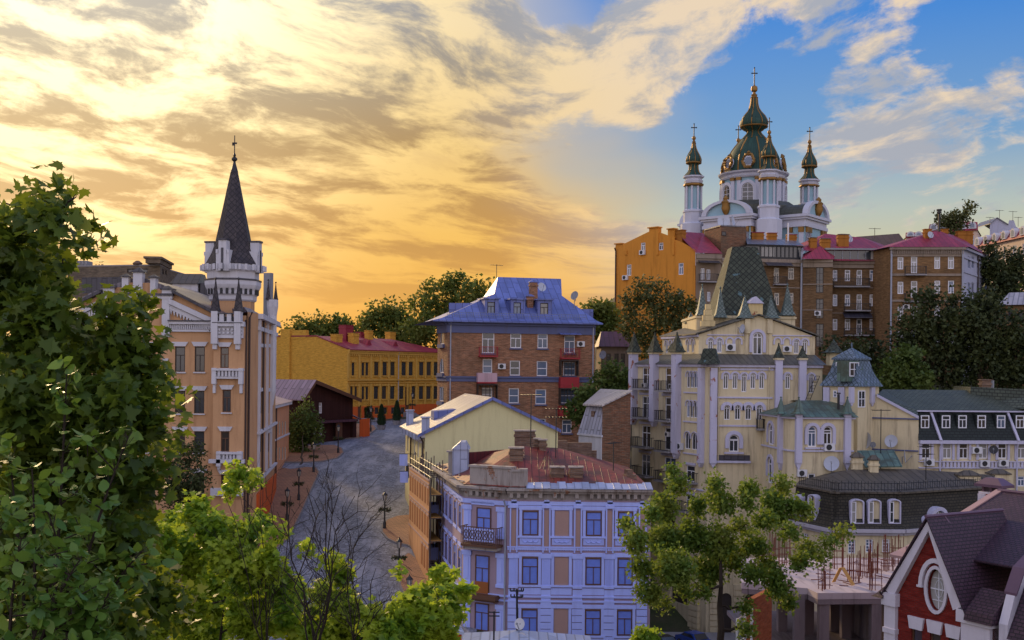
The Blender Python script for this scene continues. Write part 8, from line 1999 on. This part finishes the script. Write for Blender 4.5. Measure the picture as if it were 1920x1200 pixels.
 p = [q(uL + .5, w1, zr), q(uE, w1, zr), q(uE, w1 + 6, zm - 1), q(uL + .5, w1 + 6, zm - 1)]; mb.hexa(p, [x + e for x in p])
 mr = mb.build('main_roof', M['plum_tile'], t)
 mb = MB(); p = [q(uL - .55, w0, zm - .98), q(uL - .15, w0, zm - .98), q(uL + .55, w1, zr - .08), q(uL + .15, w1, zr - .08)]; mb.hexa(p, [x + Vector((0, 0, .24)) for x in p]); p = [q(uL - 1.2, 1.2, zm - 1.35), q(uL + .1, 1.2, zm - 1.35), q(uL + .3, 2.6, zm - 1.0), q(uL - 1.2, 2.6, zm - 1.0)]; mb.hexa(p, [x + Vector((0, 0, .14)) for x in p]); mb.build('rake_flashing', M['tan_metal'], t)
 mb = MB(); mb.tube([q(uL + .3, w1, zr + .13), q(uE, w1, zr + .13)], .1, 6); mb.build('ridge_cap', M['plum_metal'], mr)
 p = W(1864, 928, 61); mb = MB(); mb.obox(p.xy, math.atan2(d.y, d.x), 1.35, .75, p.z - 2, p.z + .05); c = mb.build('chimney', M['orange_brick'], t)
 mb = MB(); mb.obox(p.xy + n * .1 - d * .45, math.atan2(d.y, d.x), .45, .8, p.z - 2, p.z + .04); mb.obox(p.xy, math.atan2(d.y, d.x), 1.4, .8, p.z + .051, p.z + .16); mb.build('white_panel', M['red_white'], c)
 mb = MB()
 for s in (-.5, 0, .5): mb.obox(p.xy + d * s, math.atan2(d.y, d.x), .12, .6, p.z + .161, p.z + .45)
 mb.obox(p.xy, math.atan2(d.y, d.x), 1.75, 1.1, p.z + .451, p.z + .6); mb.obox(p.xy, math.atan2(d.y, d.x), 1.7, 1.05, p.z + .601, p.z + .95, .45); mb.build('cap', M['plum_metal'], c)
 # white parapet wall between the two halves and the dark mansard to its right
 uP = uR + 2.0; mb = MB(); pr = [(-.1, zR - .4), (.4, zR + .9), (1.0, zR + 2.0), (2.2, zR + 2.7), (6.8, zr - .3)]
 lo = [q(uP, w, -17) for w, z in pr]; hi = [q(uP, w, z) for w, z in pr]; lo2 = [x + Vector((*d, 0)) * .45 for x in lo]; hi2 = [x + Vector((*d, 0)) * .45 for x in hi]
 for k in range(len(pr) - 1): mb.hexa([lo[k], lo2[k], lo2[k + 1], lo[k + 1]], [hi[k], hi2[k], hi2[k + 1], hi[k + 1]])
 mb.build('parapet', M['red_white'], t)
 mb = MB()
 for k in range(1, len(pr) - 1): a_, b_ = hi[k], hi[k + 1]; o = Vector((*d, 0)) * .1; mb.hexa([a_ - o, a_ + o * 5.5, b_ + o * 5.5, b_ - o], [x + Vector((0, 0, .12)) for x in (a_ - o, a_ + o * 5.5, b_ + o * 5.5, b_ - o)])
 mb.build('parapet_cap', M['plum_metal'], t)
 t2 = thing('plum_mansard_house', 'plum mansard roofed house with a dark attic window at the bottom right corner', 'house', (*(A + d * 9 + b * 3), -18))
 Q = Fac(A + d * (uP + .47) + b * .3, A + d * (uP + 6) + b * .3); z0, z1 = zR - 1.0, zR + 1.9
 mb = MB(); mb.poly([Q.P(0, z0, .5), Q.P(Q.L, z0, .5), Q.P(Q.L, z1, -1.1), Q.P(0, z1, -1.1)]); mb.poly([Q.P(0, z1, -1.1), Q.P(Q.L, z1, -1.1), Q.P(Q.L, z1 + .9, -4), Q.P(0, z1 + .9, -4)]); mb.poly([Q.P(0, z0, .5), Q.P(0, z1, -1.1), Q.P(0, z1 + .9, -4), Q.P(0, z0, -4)]); mb.build('mansard', M['plum_tile'], t2)
 mb = MB(); mb.fbox(Q, 0, Q.L, -20, z0 - .35, -4, .1); mb.build('wall', M['red_brick'], t2)
 band(t2, M['red_white'], Q, [(0, Q.L, z0 - .35, z0 - .01, .5)])
 mb = MB(); mb.fbox(Q, .9, 2.2, z0 + .5, z1 - .35, -1.5, .1); dm = mb.build('dormer', M['plum_metal'], t2); window(dm, Q, (1.0, 2.1, z0 + .6, z1 - .5), M['dark_frame'], PN('glass'), 'v', .08, .2)
 mb = MB()
 for k in range(14): mb.tube([Q.P(.2 + k * .3, z1 + .2, -1.4), Q.P(.2 + k * .3, z1 + .75, -1.4)], .015, 4)
 for h in (.4, .7): mb.tube([Q.P(.1, z1 + h, -1.4), Q.P(4.3, z1 + h, -1.4)], .018, 4)
 mb.build('roof_railing', M['rebar'], t2)
 p = q(uP + 1.1, 5.2, 0); mb = MB(); zc = zz(1916, 970, p.y); mb.obox(p.xy, math.atan2(d.y, d.x), 1.1, 1.0, zc - 2, zc); c = mb.build('chimney', M['red_white'], t2); mb = MB(); mb.obox(p.xy, math.atan2(d.y, d.x), 1.35, 1.25, zc + .003, zc + .12); mb.obox(p.xy, math.atan2(d.y, d.x), 1.3, 1.2, zc + .123, zc + .7, .15); mb.build('cap', M['plum_metal'], c)
red_house()
# ================================================================ cars in the courtyard under the right tree
M['car_dark'] = plain('dark_car_paint', (.02, .024, .03), .25, .1, 0, .7); M['car_blue'] = plain('blue_car_paint', (.02, .06, .30), .25, .1, 0, .7)
M['tyre'] = plain('tyre_rubber', (.012, .012, .012), .8)
def car(c, ang, paint, label):
 t = thing('parked_car', label, 'car', c, 'cars parked below the cream castle'); ca, sa = math.cos(ang), math.sin(ang)
 tr = lambda x, y, z: Vector((c[0] + x * ca - y * sa, c[1] + x * sa + y * ca, c[2] + z))
 prof = [(-2.1, .35), (-2.15, .62), (-2.0, .88), (-1.45, .95), (-.75, 1.42), (.55, 1.46), (1.15, .98), (1.95, .86), (2.15, .6), (2.1, .32)]
 mb = MB(); hw = lambda z: .84 if z < 1 else .62
 a = [tr(x, -hw(z), z) for x, z in prof]; b = [tr(x, hw(z), z) for x, z in prof]; mb.hexa(a[::-1], b[::-1]); mb.build('body', paint, t)
 mb = MB()
 for s in (-1, 1): mb.poly([tr(x, s * (.80 - .0), z) for x, z in ((-1.2, .99), (-.72, 1.36), (.5, 1.39), (1.0, 1.0))])
 mb.hexa([tr(.62, -.6, 1.43), tr(.62, .6, 1.43), tr(1.16, .7, 1.0), tr(1.16, -.7, 1.0)], [tr(.66, -.6, 1.45), tr(.66, .6, 1.45), tr(1.2, .7, 1.02), tr(1.2, -.7, 1.02)]); mb.build('windscreen', M['glass'], t)
 for x in (-1.35, 1.35):
  for s in (-1, 1):
   mb = MB(); mb.tube([tr(x, s * .70, .32), tr(x, s * .88, .32)], .32, 14); w = mb.build('wheel', M['tyre'], t); mb = MB(); mb.tube([tr(x, s * .881, .32), tr(x, s * .9, .32)], .19, 10); mb.build('rim', M['grey_metal'], w)
 for s in (-1, 1): mb = MB(); mb.obox(tr(2.08, s * .58, 0).xy, ang, .14, .36, c[2] + .6, c[2] + .76); mb.build('headlight', M['lamp_glass'], t)
ZC = -26.55
for px, y, a, pt, lab in ((1246, 104, -1.25, 'car_dark', 'dark car parked beside the lilac house wall'), (1303, 105.5, -1.1, 'car_blue', 'blue car parked under the right tree beside the cream castle arches')):
 car((W(px, 1190, y).x, y, ZC), a, M[pt], lab)
mb = MB(); mb.box(10.9, 46, 66, 111.6, ZC - 3, ZC); mb.build('courtyard', M['concrete'], kind='structure')
# ================================================================ vegetation
SHAPES = {}
def _shape(pts, fold=.18):
 r = [(x, y) for x, y in pts]; l = [(-x, y) for x, y in reversed(pts) if x > 1e-6]
 return np.array([(x, y - .45, -abs(x) * fold) for x, y in r + l], float)
SHAPES['maple'] = _shape([(0, 0), (.10, .02), (.30, -.10), (.26, .06), (.52, .20), (.38, .30), (.50, .54), (.25, .48), (.17, .62), (.15, .76), (0, 1.0)])
SHAPES['lobed'] = _shape([(0, 0), (.32, .0), (.24, .14), (.50, .42), (.22, .50), (.0, 1.0)])
SHAPES['oval'] = _shape([(0, 0), (.16, .10), (.31, .36), (.27, .62), (.12, .86), (0, 1.0)], .35)
SHAPES['tuft'] = _shape([(0, 0), (.42, .38), (.20, .62), (0, 1.0)], .3)
def leaf_mesh(name, root, pos, out, size, shape, mat, rng, up=.5, droop=.3, var=.35):
 """pos, out: (n,3) leaf places and outward directions; one mesh of n leaf polygons"""
 S = SHAPES[shape]; k = len(S); n = len(pos)
 nrm = rng.normal(size=(n, 3)) * .75; nrm[:, 2] += up; nrm += out * .25
 fwd = out + rng.normal(size=(n, 3)) * .65; fwd[:, 2] -= droop
 nrm /= np.linalg.norm(nrm, axis=1, keepdims=True)
 fwd -= nrm * np.sum(fwd * nrm, axis=1, keepdims=True); fwd /= np.linalg.norm(fwd, axis=1, keepdims=True) + 1e-9
 rgt = np.cross(fwd, nrm); s = size * (1 + var * rng.uniform(-1, 1, size=(n, 1, 1)))
 V = pos[:, None, :] + s * (S[None, :, 0:1] * rgt[:, None, :] + S[None, :, 1:2] * fwd[:, None, :] + S[None, :, 2:3] * nrm[:, None, :])
 V = (V - np.array(ORG[root])).reshape(-1, 3)
 me = bpy.data.meshes.new(name); me.vertices.add(n * k); me.vertices.foreach_set('co', V.ravel())
 me.loops.add(n * k); me.loops.foreach_set('vertex_index', np.arange(n * k, dtype=np.int32))
 me.polygons.add(n); me.polygons.foreach_set('loop_start', np.arange(0, n * k, k, dtype=np.int32))
 try: me.polygons.foreach_set('loop_total', np.full(n, k, dtype=np.int32))
 except Exception: pass
 me.update(calc_edges=True); me.validate(); me.materials.append(mat)
 o = bpy.data.objects.new(name, me); COL.objects.link(o); o.parent = root; ORG[o] = ORG[root]; return o
def scatter(blobs, n, rng, clump, shell=.45, per=26, squash=1.):
 """blobs: (centre, radius); leaves in clumps, thicker towards the surface of each blob"""
 C = np.array([tuple(b[0]) for b in blobs]); Rr = np.array([b[1] for b in blobs]); w = Rr ** 2.2; w /= w.sum()
 nc = max(len(blobs) * 2, n // per); bi = rng.choice(len(blobs), nc, p=w)
 d = rng.normal(size=(nc, 3)); d /= np.linalg.norm(d, axis=1, keepdims=True)
 rad = Rr[bi] * (shell + (1 - shell) * rng.random(nc)) ** .8
 cc = C[bi] + d * rad[:, None] * np.array([1, 1, squash])
 ci = rng.integers(0, nc, n); out = d[ci]
 pos = cc[ci] + np.clip(rng.normal(size=(n, 3)), -1.7, 1.7) * clump * rng.uniform(.6, 1.3, size=(nc, 1))[ci]
 return pos, out
def wiggle(a, b, rr, n=4, amp=.08):
 a, b = Vector(a), Vector(b); L = (b - a).length
 return [a.lerp(b, k / n) + (Vector((rr.gauss(0, 1), rr.gauss(0, 1), rr.gauss(0, .5))) * amp * L * math.sin(math.pi * k / n)) for k in range(n + 1)]
M['bark'] = stucco('grey_brown_bark', (.075, .055, .04), .35, .5, (.03, .025, .02))
M['bark_dark'] = stucco('dark_bark', (.035, .026, .02), .3, .4, (.015, .012, .01))
def tree(name, label, cat, blobs_px, n, leaf, mat, seed, base=None, r0=.3, shape='tuft', clump=.5, shell=.4, group=None, twigs=0, bark='bark', per=26, up=.5):
 rng = np.random.default_rng(seed); rr = random.Random(seed)
 bl = [(W(x, y, Y), r / FOC * Y) for x, y, r, Y in blobs_px]
 c = sum((b[0] * b[1] ** 2 for b in bl), Vector()) / sum(b[1] ** 2 for b in bl)
 if base is None: base = Vector((c.x, c.y, gz(c.x, c.y) - .2))
 t = thing(name, label, cat, base, group)
 mb = MB(); zlow = min(b[0].z - b[1] * .5 for b in bl); zf = max(base.z + .6, min(zlow, c.z)); fork = Vector((lerp(base.x, c.x, .6), lerp(base.y, c.y, .6), zf))
 pts = wiggle(base, fork, rr, 4, .03); top = c + Vector((0, 0, max(b[1] for b in bl) * .3))
 pts2 = wiggle(fork, top, rr, 4, .05)[1:]
 mb.tube(pts + pts2, [lerp(r0, r0 * .72, k / (len(pts) - 1)) for k in range(len(pts))] + [lerp(r0 * .7, r0 * .15, (k + 1) / len(pts2)) for k in range(len(pts2))], 8)
 nodes = [(q, r0 * .5) for q in (pts + pts2)[2:]]
 for p, r in sorted(bl, key=lambda q: min((q[0] - m[0]).length for m in nodes[:8])):
  s, sr = min(nodes, key=lambda m: (m[0] - p).length + max(0, m[0].z - p.z) * .8); l = (p - s).length; r1 = min(sr * .8, r0 * .36)
  if l > .15:
   w = wiggle(s, p, rr, 5, .09); mb.tube(w, [lerp(r1, r1 * .4, k / 5) for k in range(6)], 5); nodes += [(q, lerp(r1, r1 * .4, (k + 2) / 5)) for k, q in enumerate(w[2:])]
  for _ in range(twigs):
   e = p + Vector((rr.gauss(0, 1), rr.gauss(0, 1), rr.gauss(.2, .8))).normalized() * r * .9; mb.tube(wiggle(p.lerp(s, rr.uniform(0, .4)), e, rr, 3, .08), [r0 * .10, r0 * .08, r0 * .05, r0 * .03], 4)
 mb.build('trunk', M[bark], t)
 pos, out = scatter(bl, n, rng, clump, shell, per)
 leaf_mesh('crown', t, pos, out, leaf, shape, mat, rng, up); return t
L_far = leafy('far_foliage', (.06, .105, .018), (.13, .17, .03), .38, (.20, .22, .03), .7, ((.14, .16, .03), .25))
L_dark = leafy('dark_foliage', (.022, .036, .013), (.052, .068, .020), .25, None, .7, ((.075, .09, .022), .3))
L_mid = leafy('mid_foliage', (.038, .075, .015), (.09, .14, .026), .35, (.16, .20, .03), .65, ((.12, .16, .03), .35))
L_olive = leafy('olive_foliage', (.050, .062, .018), (.10, .11, .03), .3, None, .7)
L_right = leafy('right_tree_foliage', (.05, .115, .018), (.15, .23, .03), .42, (.34, .42, .04), .6, ((.20, .24, .035), .5))
L_maple = leafy('maple_leaf', (.034, .075, .010), (.105, .16, .020), .44, (.34, .40, .03), .5)
L_oval = leafy('sapling_leaf', (.055, .14, .022), (.13, .23, .035), .36, (.26, .36, .04), .42)
L_bush = leafy('bright_maple_leaf', (.055, .155, .016), (.22, .35, .028), .5, (.58, .70, .05), .5, ((.36, .44, .035), .9))
B = lambda Y, *l: [(x, y, r, Y) for x, y, r in l]
SK = 'trees on the skyline behind the street'
tree('dense_tree', 'large rounded dark green tree left of the blue roof', 'tree', B(226, (870, 560, 42), (822, 562, 38), (902, 545, 26), (925, 548, 16), (850, 535, 22), (790, 585, 30), (830, 610, 45), (885, 600, 50), (780, 620, 34)), 6500, .78, L_far, 1, None, .6, 'tuft', .9, .45, SK)
tree('dense_tree', 'smaller tree with two crowns between the big tree and the crimson roof', 'tree', B(240, (735, 592, 26), (705, 598, 24), (755, 600, 24), (690, 615, 20), (765, 625, 28), (730, 625, 30)), 3800, .8, L_far, 2, None, .45, 'tuft', 1.0, .45, SK)
tree('dense_tree', 'low distant tree above the flat end of the yellow house', 'tree', B(244, (600, 615, 22), (570, 618, 20), (635, 614, 22), (545, 622, 14), (655, 622, 16), (615, 625, 24)), 3200, .75, L_far, 3, None, .5, 'tuft', .9, .45, SK)
tree('dense_tree', 'tree peeping out between the blue roof and the orange house', 'tree', B(168, (1125, 578, 20), (1108, 592, 20), (1140, 598, 22), (1120, 612, 24)), 2200, .6, L_far, 4, None, .4, 'tuft', .7, .45, SK)
tree('spreading_tree', 'airy spreading olive green tree before the orange ochre wall', 'tree', B(148, (1215, 552, 32), (1185, 570, 26), (1252, 552, 26), (1275, 575, 26), (1235, 590, 36), (1190, 612, 30), (1292, 602, 20), (1262, 618, 28), (1212, 645, 30), (1172, 598, 14), (1300, 570, 10)), 4600, .44, L_olive, 5, None, .4, 'tuft', .55, .3, None, 4, 'bark_dark')
for (bl, n, s, lab) in ((B(134, (1150, 700, 26), (1130, 722, 26), (1168, 728, 24), (1150, 745, 30), (1180, 700, 14)), 2800, 6, 'rounded bush tree between the brick outbuilding and the plum roofed house'), (B(130, (1100, 745, 22), (1085, 770, 22), (1112, 765, 24)), 1600, 7, 'lower bush against the right end of the blue roofed house')):
 tree('bushy_tree', lab, 'tree', bl, n, .45, L_mid, s, None, .25, 'tuft', .5, .45)
HG_ = 'trees on the slope below the brick houses'
for k, (Y, mat, lab, n, l) in enumerate((
  (140, L_dark, 'tall dark tree standing in front of the ochre brick corner house', 6000, ((1740, 590, 45), (1715, 625, 45), (1765, 640, 55), (1720, 675, 45), (1770, 690, 50), (1745, 560, 22))),
  (138, L_dark, 'broad very dark tree right of the corner house', 6500, ((1830, 600, 50), (1800, 580, 30), (1850, 570, 28), (1815, 650, 60), (1860, 640, 55), (1840, 690, 55))),
  (137, L_dark, 'dark tree cut by the right edge of the picture above the green roof', 4200, ((1910, 620, 36), (1900, 670, 55), (1915, 700, 45))),
  (133, L_mid, 'brighter green bush tree behind the copper turret', 3000, ((1690, 690, 32), (1668, 712, 24), (1715, 715, 28), (1700, 665, 18))),
  (150, L_dark, 'low dark bush under the balconies of the stair bay house', 2600, ((1560, 655, 18), (1588, 660, 22), (1612, 655, 22), (1640, 672, 28), (1600, 685, 28))),
  (166, L_dark, 'dark tree on the upper slope below the crimson mansard terrace', 4600, ((1880, 500, 32), (1902, 528, 38), (1868, 540, 30), (1852, 475, 16), (1918, 490, 24), (1862, 505, 22))))):
 tree('dark_tree', lab, 'tree', B(Y, *l), n, .5, mat, 20 + k, None, .4, 'tuft', .7, .45, HG_)
tree('sparse_tree', 'sparse wind blown tree on the skyline above the crimson mansards', 'tree', B(188, (1790, 408, 16), (1770, 418, 14), (1812, 402, 14), (1785, 425, 20), (1800, 420, 16), (1762, 405, 7), (1818, 388, 6)), 1500, .5, L_olive, 31, None, .3, 'tuft', .6, .2, None, 8)
tree('street_tree', 'small leafy street tree in front of the dark wooden house', 'tree', B(150, (572, 790, 26), (556, 815, 26), (585, 815, 22), (574, 765, 15), (548, 780, 14), (560, 838, 22), (592, 800, 12)), 3800, .34, L_mid, 32, G(563, 872), .16, 'tuft', .4, .4)
tree('small_tree', 'small dark dense tree against the wall of the spired castle', 'tree', B(96, (356, 850, 26), (340, 890, 36), (372, 895, 22), (352, 935, 34), (330, 930, 30), (368, 930, 20)), 4200, .26, L_dark, 33, None, .12, 'tuft', .35, .45)
# right foreground tree: trunk, limbs and separate leaf masses
RT = [(1261, 884, 9), (1273, 911, 15), (1245, 950, 22), (1224, 965, 14), (1190, 1015, 20), (1176, 984, 8), (1245, 1015, 28), (1296, 1005, 28), (1310, 950, 14), (1344, 905, 14), (1340, 930, 14), (1356, 945, 20), (1403, 920, 12), (1398, 945, 12), (1466, 909, 13), (1450, 940, 18), (1462, 965, 16), (1508, 956, 10), (1490, 950, 14), (1432, 979, 16), (1480, 996, 13), (1347, 1018, 30), (1392, 985, 14), (1415, 1020, 22), (1514, 1030, 15), (1548, 1018, 12), (1570, 1005, 9), (1586, 996, 6), (1500, 1052, 14), (1540, 1045, 10), (1205, 1064, 20), (1262, 1066, 32), (1325, 1070, 30), (1378, 1050, 20), (1412, 1075, 18), (1216, 1112, 20), (1243, 1132, 12), (1457, 1092, 24), (1440, 1060, 14), (1480, 1128, 13), (1398, 1140, 13), (1406, 1180, 10), (1288, 1109, 13), (1320, 1110, 12)]
rrx = random.Random(4)
tree('leafy_tree', 'tall leafy tree with a dark leaning trunk in front of the cream castle', 'tree', [(x, y, r * 1.1, 60 + rrx.uniform(-2.6, 2.6)) for x, y, r in RT], 30000, .19, L_right, 40, Vector((W(1362, 1240, 60).x, 60, -26)), .27, 'lobed', .25, .25, None, 1, 'bark_dark', 22)
tree('small_bush', 'small bright bush top at the bottom edge below the right tree', 'bush', B(56, (1208, 1190, 12), (1195, 1198, 10), (1220, 1198, 12)), 900, .22, L_bush, 41, None, .08, 'lobed', .2, .35)
# near left: the big maple whose leaves can be told apart
MP = [(30, 430, 45), (85, 380, 24), (118, 352, 13), (135, 368, 12), (105, 415, 30), (60, 470, 46), (150, 462, 14), (172, 445, 9), (130, 490, 22), (20, 540, 62), (85, 530, 44), (60, 620, 70), (150, 608, 32), (205, 595, 32), (258, 578, 22), (225, 640, 48), (278, 640, 22), (140, 680, 80), (260, 710, 50), (315, 722, 22), (340, 738, 13), (60, 760, 95), (175, 790, 80), (260, 790, 45), (305, 806, 24), (325, 850, 10), (100, 880, 105), (210, 890, 70), (275, 890, 32), (60, 1000, 115), (180, 1000, 85), (265, 990, 40), (120, 1110, 120), (240, 1100, 60), (40, 1160, 90), (310, 1130, 40), (200, 1180, 80), (10, 480, 36), (8, 385, 16), (45, 385, 14)]
tree('maple_tree', 'big dark maple with pointed lobed leaves filling the left edge', 'tree', [(x, y, r, 10.2 + rrx.uniform(-1.3, 1.6)) for x, y, r in MP], 17000, .118, L_maple, 50, Vector((W(90, 1250, 10.5).x, 10.5, gz(-4.4, 10.5) - .4)), .10, 'maple', .105, .2, None, 2, 'bark_dark', 16, .8)
# slender sapling with oval leaves, nearer still
def sapling():
 rr = random.Random(8); rng = np.random.default_rng(8); Y = 5.0
 base = Vector((W(80, 1300, Y).x, Y, gz(-2, Y) - .1)); t = thing('sapling', 'young sapling with glossy oval leaves on thin upright stems at the lower left', 'sapling', base)
 mb = MB(); pos = []; out = []
 stems = [((90, 1300), (118, 900), (125, 690), 5.0), ((100, 1300), (165, 1000), (240, 820), 4.9), ((60, 1320), (40, 1050), (15, 830), 5.1), ((110, 1310), (190, 1110), (265, 1035), 4.8), ((60, 1300), (70, 1050), (60, 880), 4.7), ((130, 1300), (150, 1130), (90, 960), 4.6), ((20, 1310), (10, 1150), (40, 1010), 4.5), ((160, 1310), (140, 1200), (200, 1120), 4.5), ((50, 1300), (90, 1130), (150, 1050), 4.4), ((10, 1330), (60, 1200), (90, 1130), 4.3), ((190, 1330), (230, 1230), (175, 1180), 4.5), ((0, 1330), (-20, 1100), (0, 940), 4.8)]
 for a, b, c, Yd in stems:
  p = [base.lerp(W(*a, Yd), .6), W(*a, Yd), W(*b, Yd), W(*c, Yd)]
  pts = []
  for k in range(13):
   s = k / 12; pts.append(p[1].lerp(p[2], s).lerp(p[2].lerp(p[3], s), s))
  mb.tube([base] + pts, [.014] + [lerp(.011, .003, k / 12) for k in range(13)], 5)
  for k in range(2, 13):
   for s in range(5 if k > 4 else 3):
    d = Vector((rr.uniform(-1, 1), rr.uniform(-1, 1), rr.uniform(-.2, .7))).normalized(); q = pts[k] + d * .035 + (pts[min(12, k + 1)] - pts[k]) * rr.random(); mb.tube([pts[k], q], .0015, 3); pos.append(tuple(q + d * .02)); out.append(tuple(d))
   if k % 2 == 0 and k < 12:                                   # side shoot
    d = Vector((rr.uniform(-1, 1), rr.uniform(-.6, .6), rr.uniform(.1, .8))).normalized(); e = pts[k] + d * rr.uniform(.12, .25); mb.tube([pts[k], e], [.004, .002], 4)
    for j in range(12):
     q = pts[k].lerp(e, (j + 1) / 12); d2 = (d + Vector((rr.uniform(-1, 1), rr.uniform(-1, 1), rr.uniform(-.6, .6)))).normalized(); pos.append(tuple(q + d2 * .03)); out.append(tuple(d2))
 mb.build('stem', M['bark_dark'], t)
 leaf_mesh('foliage', t, np.array(pos), np.array(out), .062, 'oval', L_oval, rng, .9, .15)
sapling()
# bright young maples along the bottom
BUSH = [(445, 895, 26), (425, 915, 14), (470, 900, 14), (330, 980, 30), (370, 960, 26), (400, 990, 34), (345, 1040, 45), (430, 1040, 45), (300, 1060, 40), (490, 985, 24), (460, 1000, 26), (520, 1000, 12), (500, 1050, 34), (520, 1090, 26), (410, 1110, 55), (330, 1140, 55), (480, 1150, 55), (540, 1150, 34), (380, 1190, 60), (560, 1190, 40), (270, 1180, 40), (600, 1195, 40), (300, 1010, 26), (455, 1080, 40), (545, 1120, 24)]
tree('young_maple', 'bright yellow green young maple spreading below the castle at the lower left', 'tree', [(x, y, r, 21 + rrx.uniform(-2, 2.5)) for x, y, r in BUSH], 20000, .12, L_bush, 60, Vector((W(430, 1260, 21).x, 21, gz(-5, 21) - .3)), .06, 'maple', .105, .25, 'young maples along the bottom edge', 4, 'bark_dark', 26, .9)
BUSH2 = [(640, 1080, 18), (625, 1050, 14), (605, 1110, 18), (575, 1030, 9), (600, 985, 6), (655, 1035, 8), (640, 1130, 22), (600, 1160, 26), (650, 1180, 30), (690, 1160, 24), (700, 1190, 28), (660, 1150, 22), (625, 1190, 34)]
tree('young_maple', 'thin young maple with scattered leaf tufts in front of the street', 'tree', [(x, y, r, 19 + rrx.uniform(-1, 1)) for x, y, r in BUSH2], 5200, .11, L_bush, 61, Vector((W(640, 1290, 19).x, 19, gz(-3, 19) - .3)), .035, 'maple', .09, .2, 'young maples along the bottom edge', 3, 'bark_dark', 22, .9)
BUSH3 = [(745, 1070, 5), (748, 1058, 8), (822, 1075, 14), (835, 1095, 18), (800, 1120, 22), (845, 1125, 22), (870, 1108, 12), (770, 1140, 26), (820, 1155, 28), (740, 1165, 28), (700, 1170, 20), (860, 1150, 12), (780, 1185, 30), (720, 1195, 28), (835, 1190, 20)]
tree('young_maple', 'bright young maple with spread leaves before the left front corner of the lilac house', 'tree', [(x, y, r, 18 + rrx.uniform(-1.2, 1.2)) for x, y, r in BUSH3], 6500, .115, L_bush, 62, Vector((W(780, 1290, 18).x, 18, gz(-1.6, 18) - .3)), .045, 'maple', .085, .2, 'young maples along the bottom edge', 4, 'bark_dark', 26, .9)
# leafless shrubs in front of the street
def bare_shrub(label, base_px, Y, tips, seed, r0=.016):
 rr = random.Random(seed); base = Vector((W(*base_px, Y).x, Y, W(*base_px, Y).z)); g = gz(base.x, base.y); t = thing('bare_shrub', label, 'shrub', (base.x, base.y, g), 'leafless shrubs before the street'); mb = MB()
 mb.tube([(base.x, base.y, g - .2), tuple(base)], [r0 * 1.6, r0 * 1.3], 6)
 def branch(p, q, r, lev):
  pts = wiggle(p, q, rr, 5, .05); mb.tube(pts, [lerp(r, r * .35, k / 5) for k in range(6)], 4)
  if lev == 0: return
  for k in range(rr.randint(4, 6)):
   s = pts[rr.randint(1, 4)]; d = (q - p).normalized(); sd = Vector((rr.gauss(0, 1), rr.gauss(0, .6), rr.gauss(.3, .6))).normalized(); L = (q - p).length * rr.uniform(.25, .5)
   branch(s, s + (d * .75 + sd * .65).normalized() * L, r * .5, lev - 1)
 for x, y in tips: branch(base + Vector((rr.uniform(-.1, .1), 0, 0)), W(x, y, Y + rr.uniform(-.6, .6)), r0, 2)
 mb.build('branch', M['bark_dark'], t)
bare_shrub('bare twiggy shrub standing against the street between the bright maples', (590, 1230), 17.5, [(545, 930), (575, 915), (610, 925), (640, 910), (665, 930), (680, 985), (520, 960), (610, 1000)], 1)
bare_shrub('bare twiggy shrub nearer the middle of the street', (655, 1230), 17, [(690, 1040), (705, 1065), (660, 1020), (735, 1110), (640, 960)], 2, .012)
bare_shrub('bare twiggy shrub rising in front of the castle foot', (505, 1230), 19, [(490, 900), (515, 880), (455, 930), (540, 950), (420, 925)], 3, .012)
# wooded ground beyond the houses, seen as one mass
def far_wood(name, pts, n, size, seed):
 rng = np.random.default_rng(seed); rr = random.Random(seed); o = bpy.data.objects.new('tmp', None); ORG[o] = Vector((0, 0, 0)); bl = []
 for x, y, r in pts: bl.append((Vector((x, y, gz(x, y) + r * .55)), r))
 pos, out = scatter(bl, n, rng, 1.2, .5); w = leaf_mesh(name, o, pos, out, size, 'tuft', L_far, rng); w.parent = None; bpy.data.objects.remove(o); w['kind'] = 'stuff'
rr_ = random.Random(77)
far_wood('far_wood', [(rr_.uniform(-190, -62), rr_.uniform(150, 330), rr_.uniform(5, 8)) for _ in range(80)] + [(rr_.uniform(-60, -46), rr_.uniform(225, 320), rr_.uniform(4, 6)) for _ in range(14)], 15000, 1.5, 71)
far_wood('slope_wood', [(rr_.uniform(74, 125), rr_.uniform(124, 190), rr_.uniform(4, 6)) for _ in range(60)], 10000, 1.0, 72)
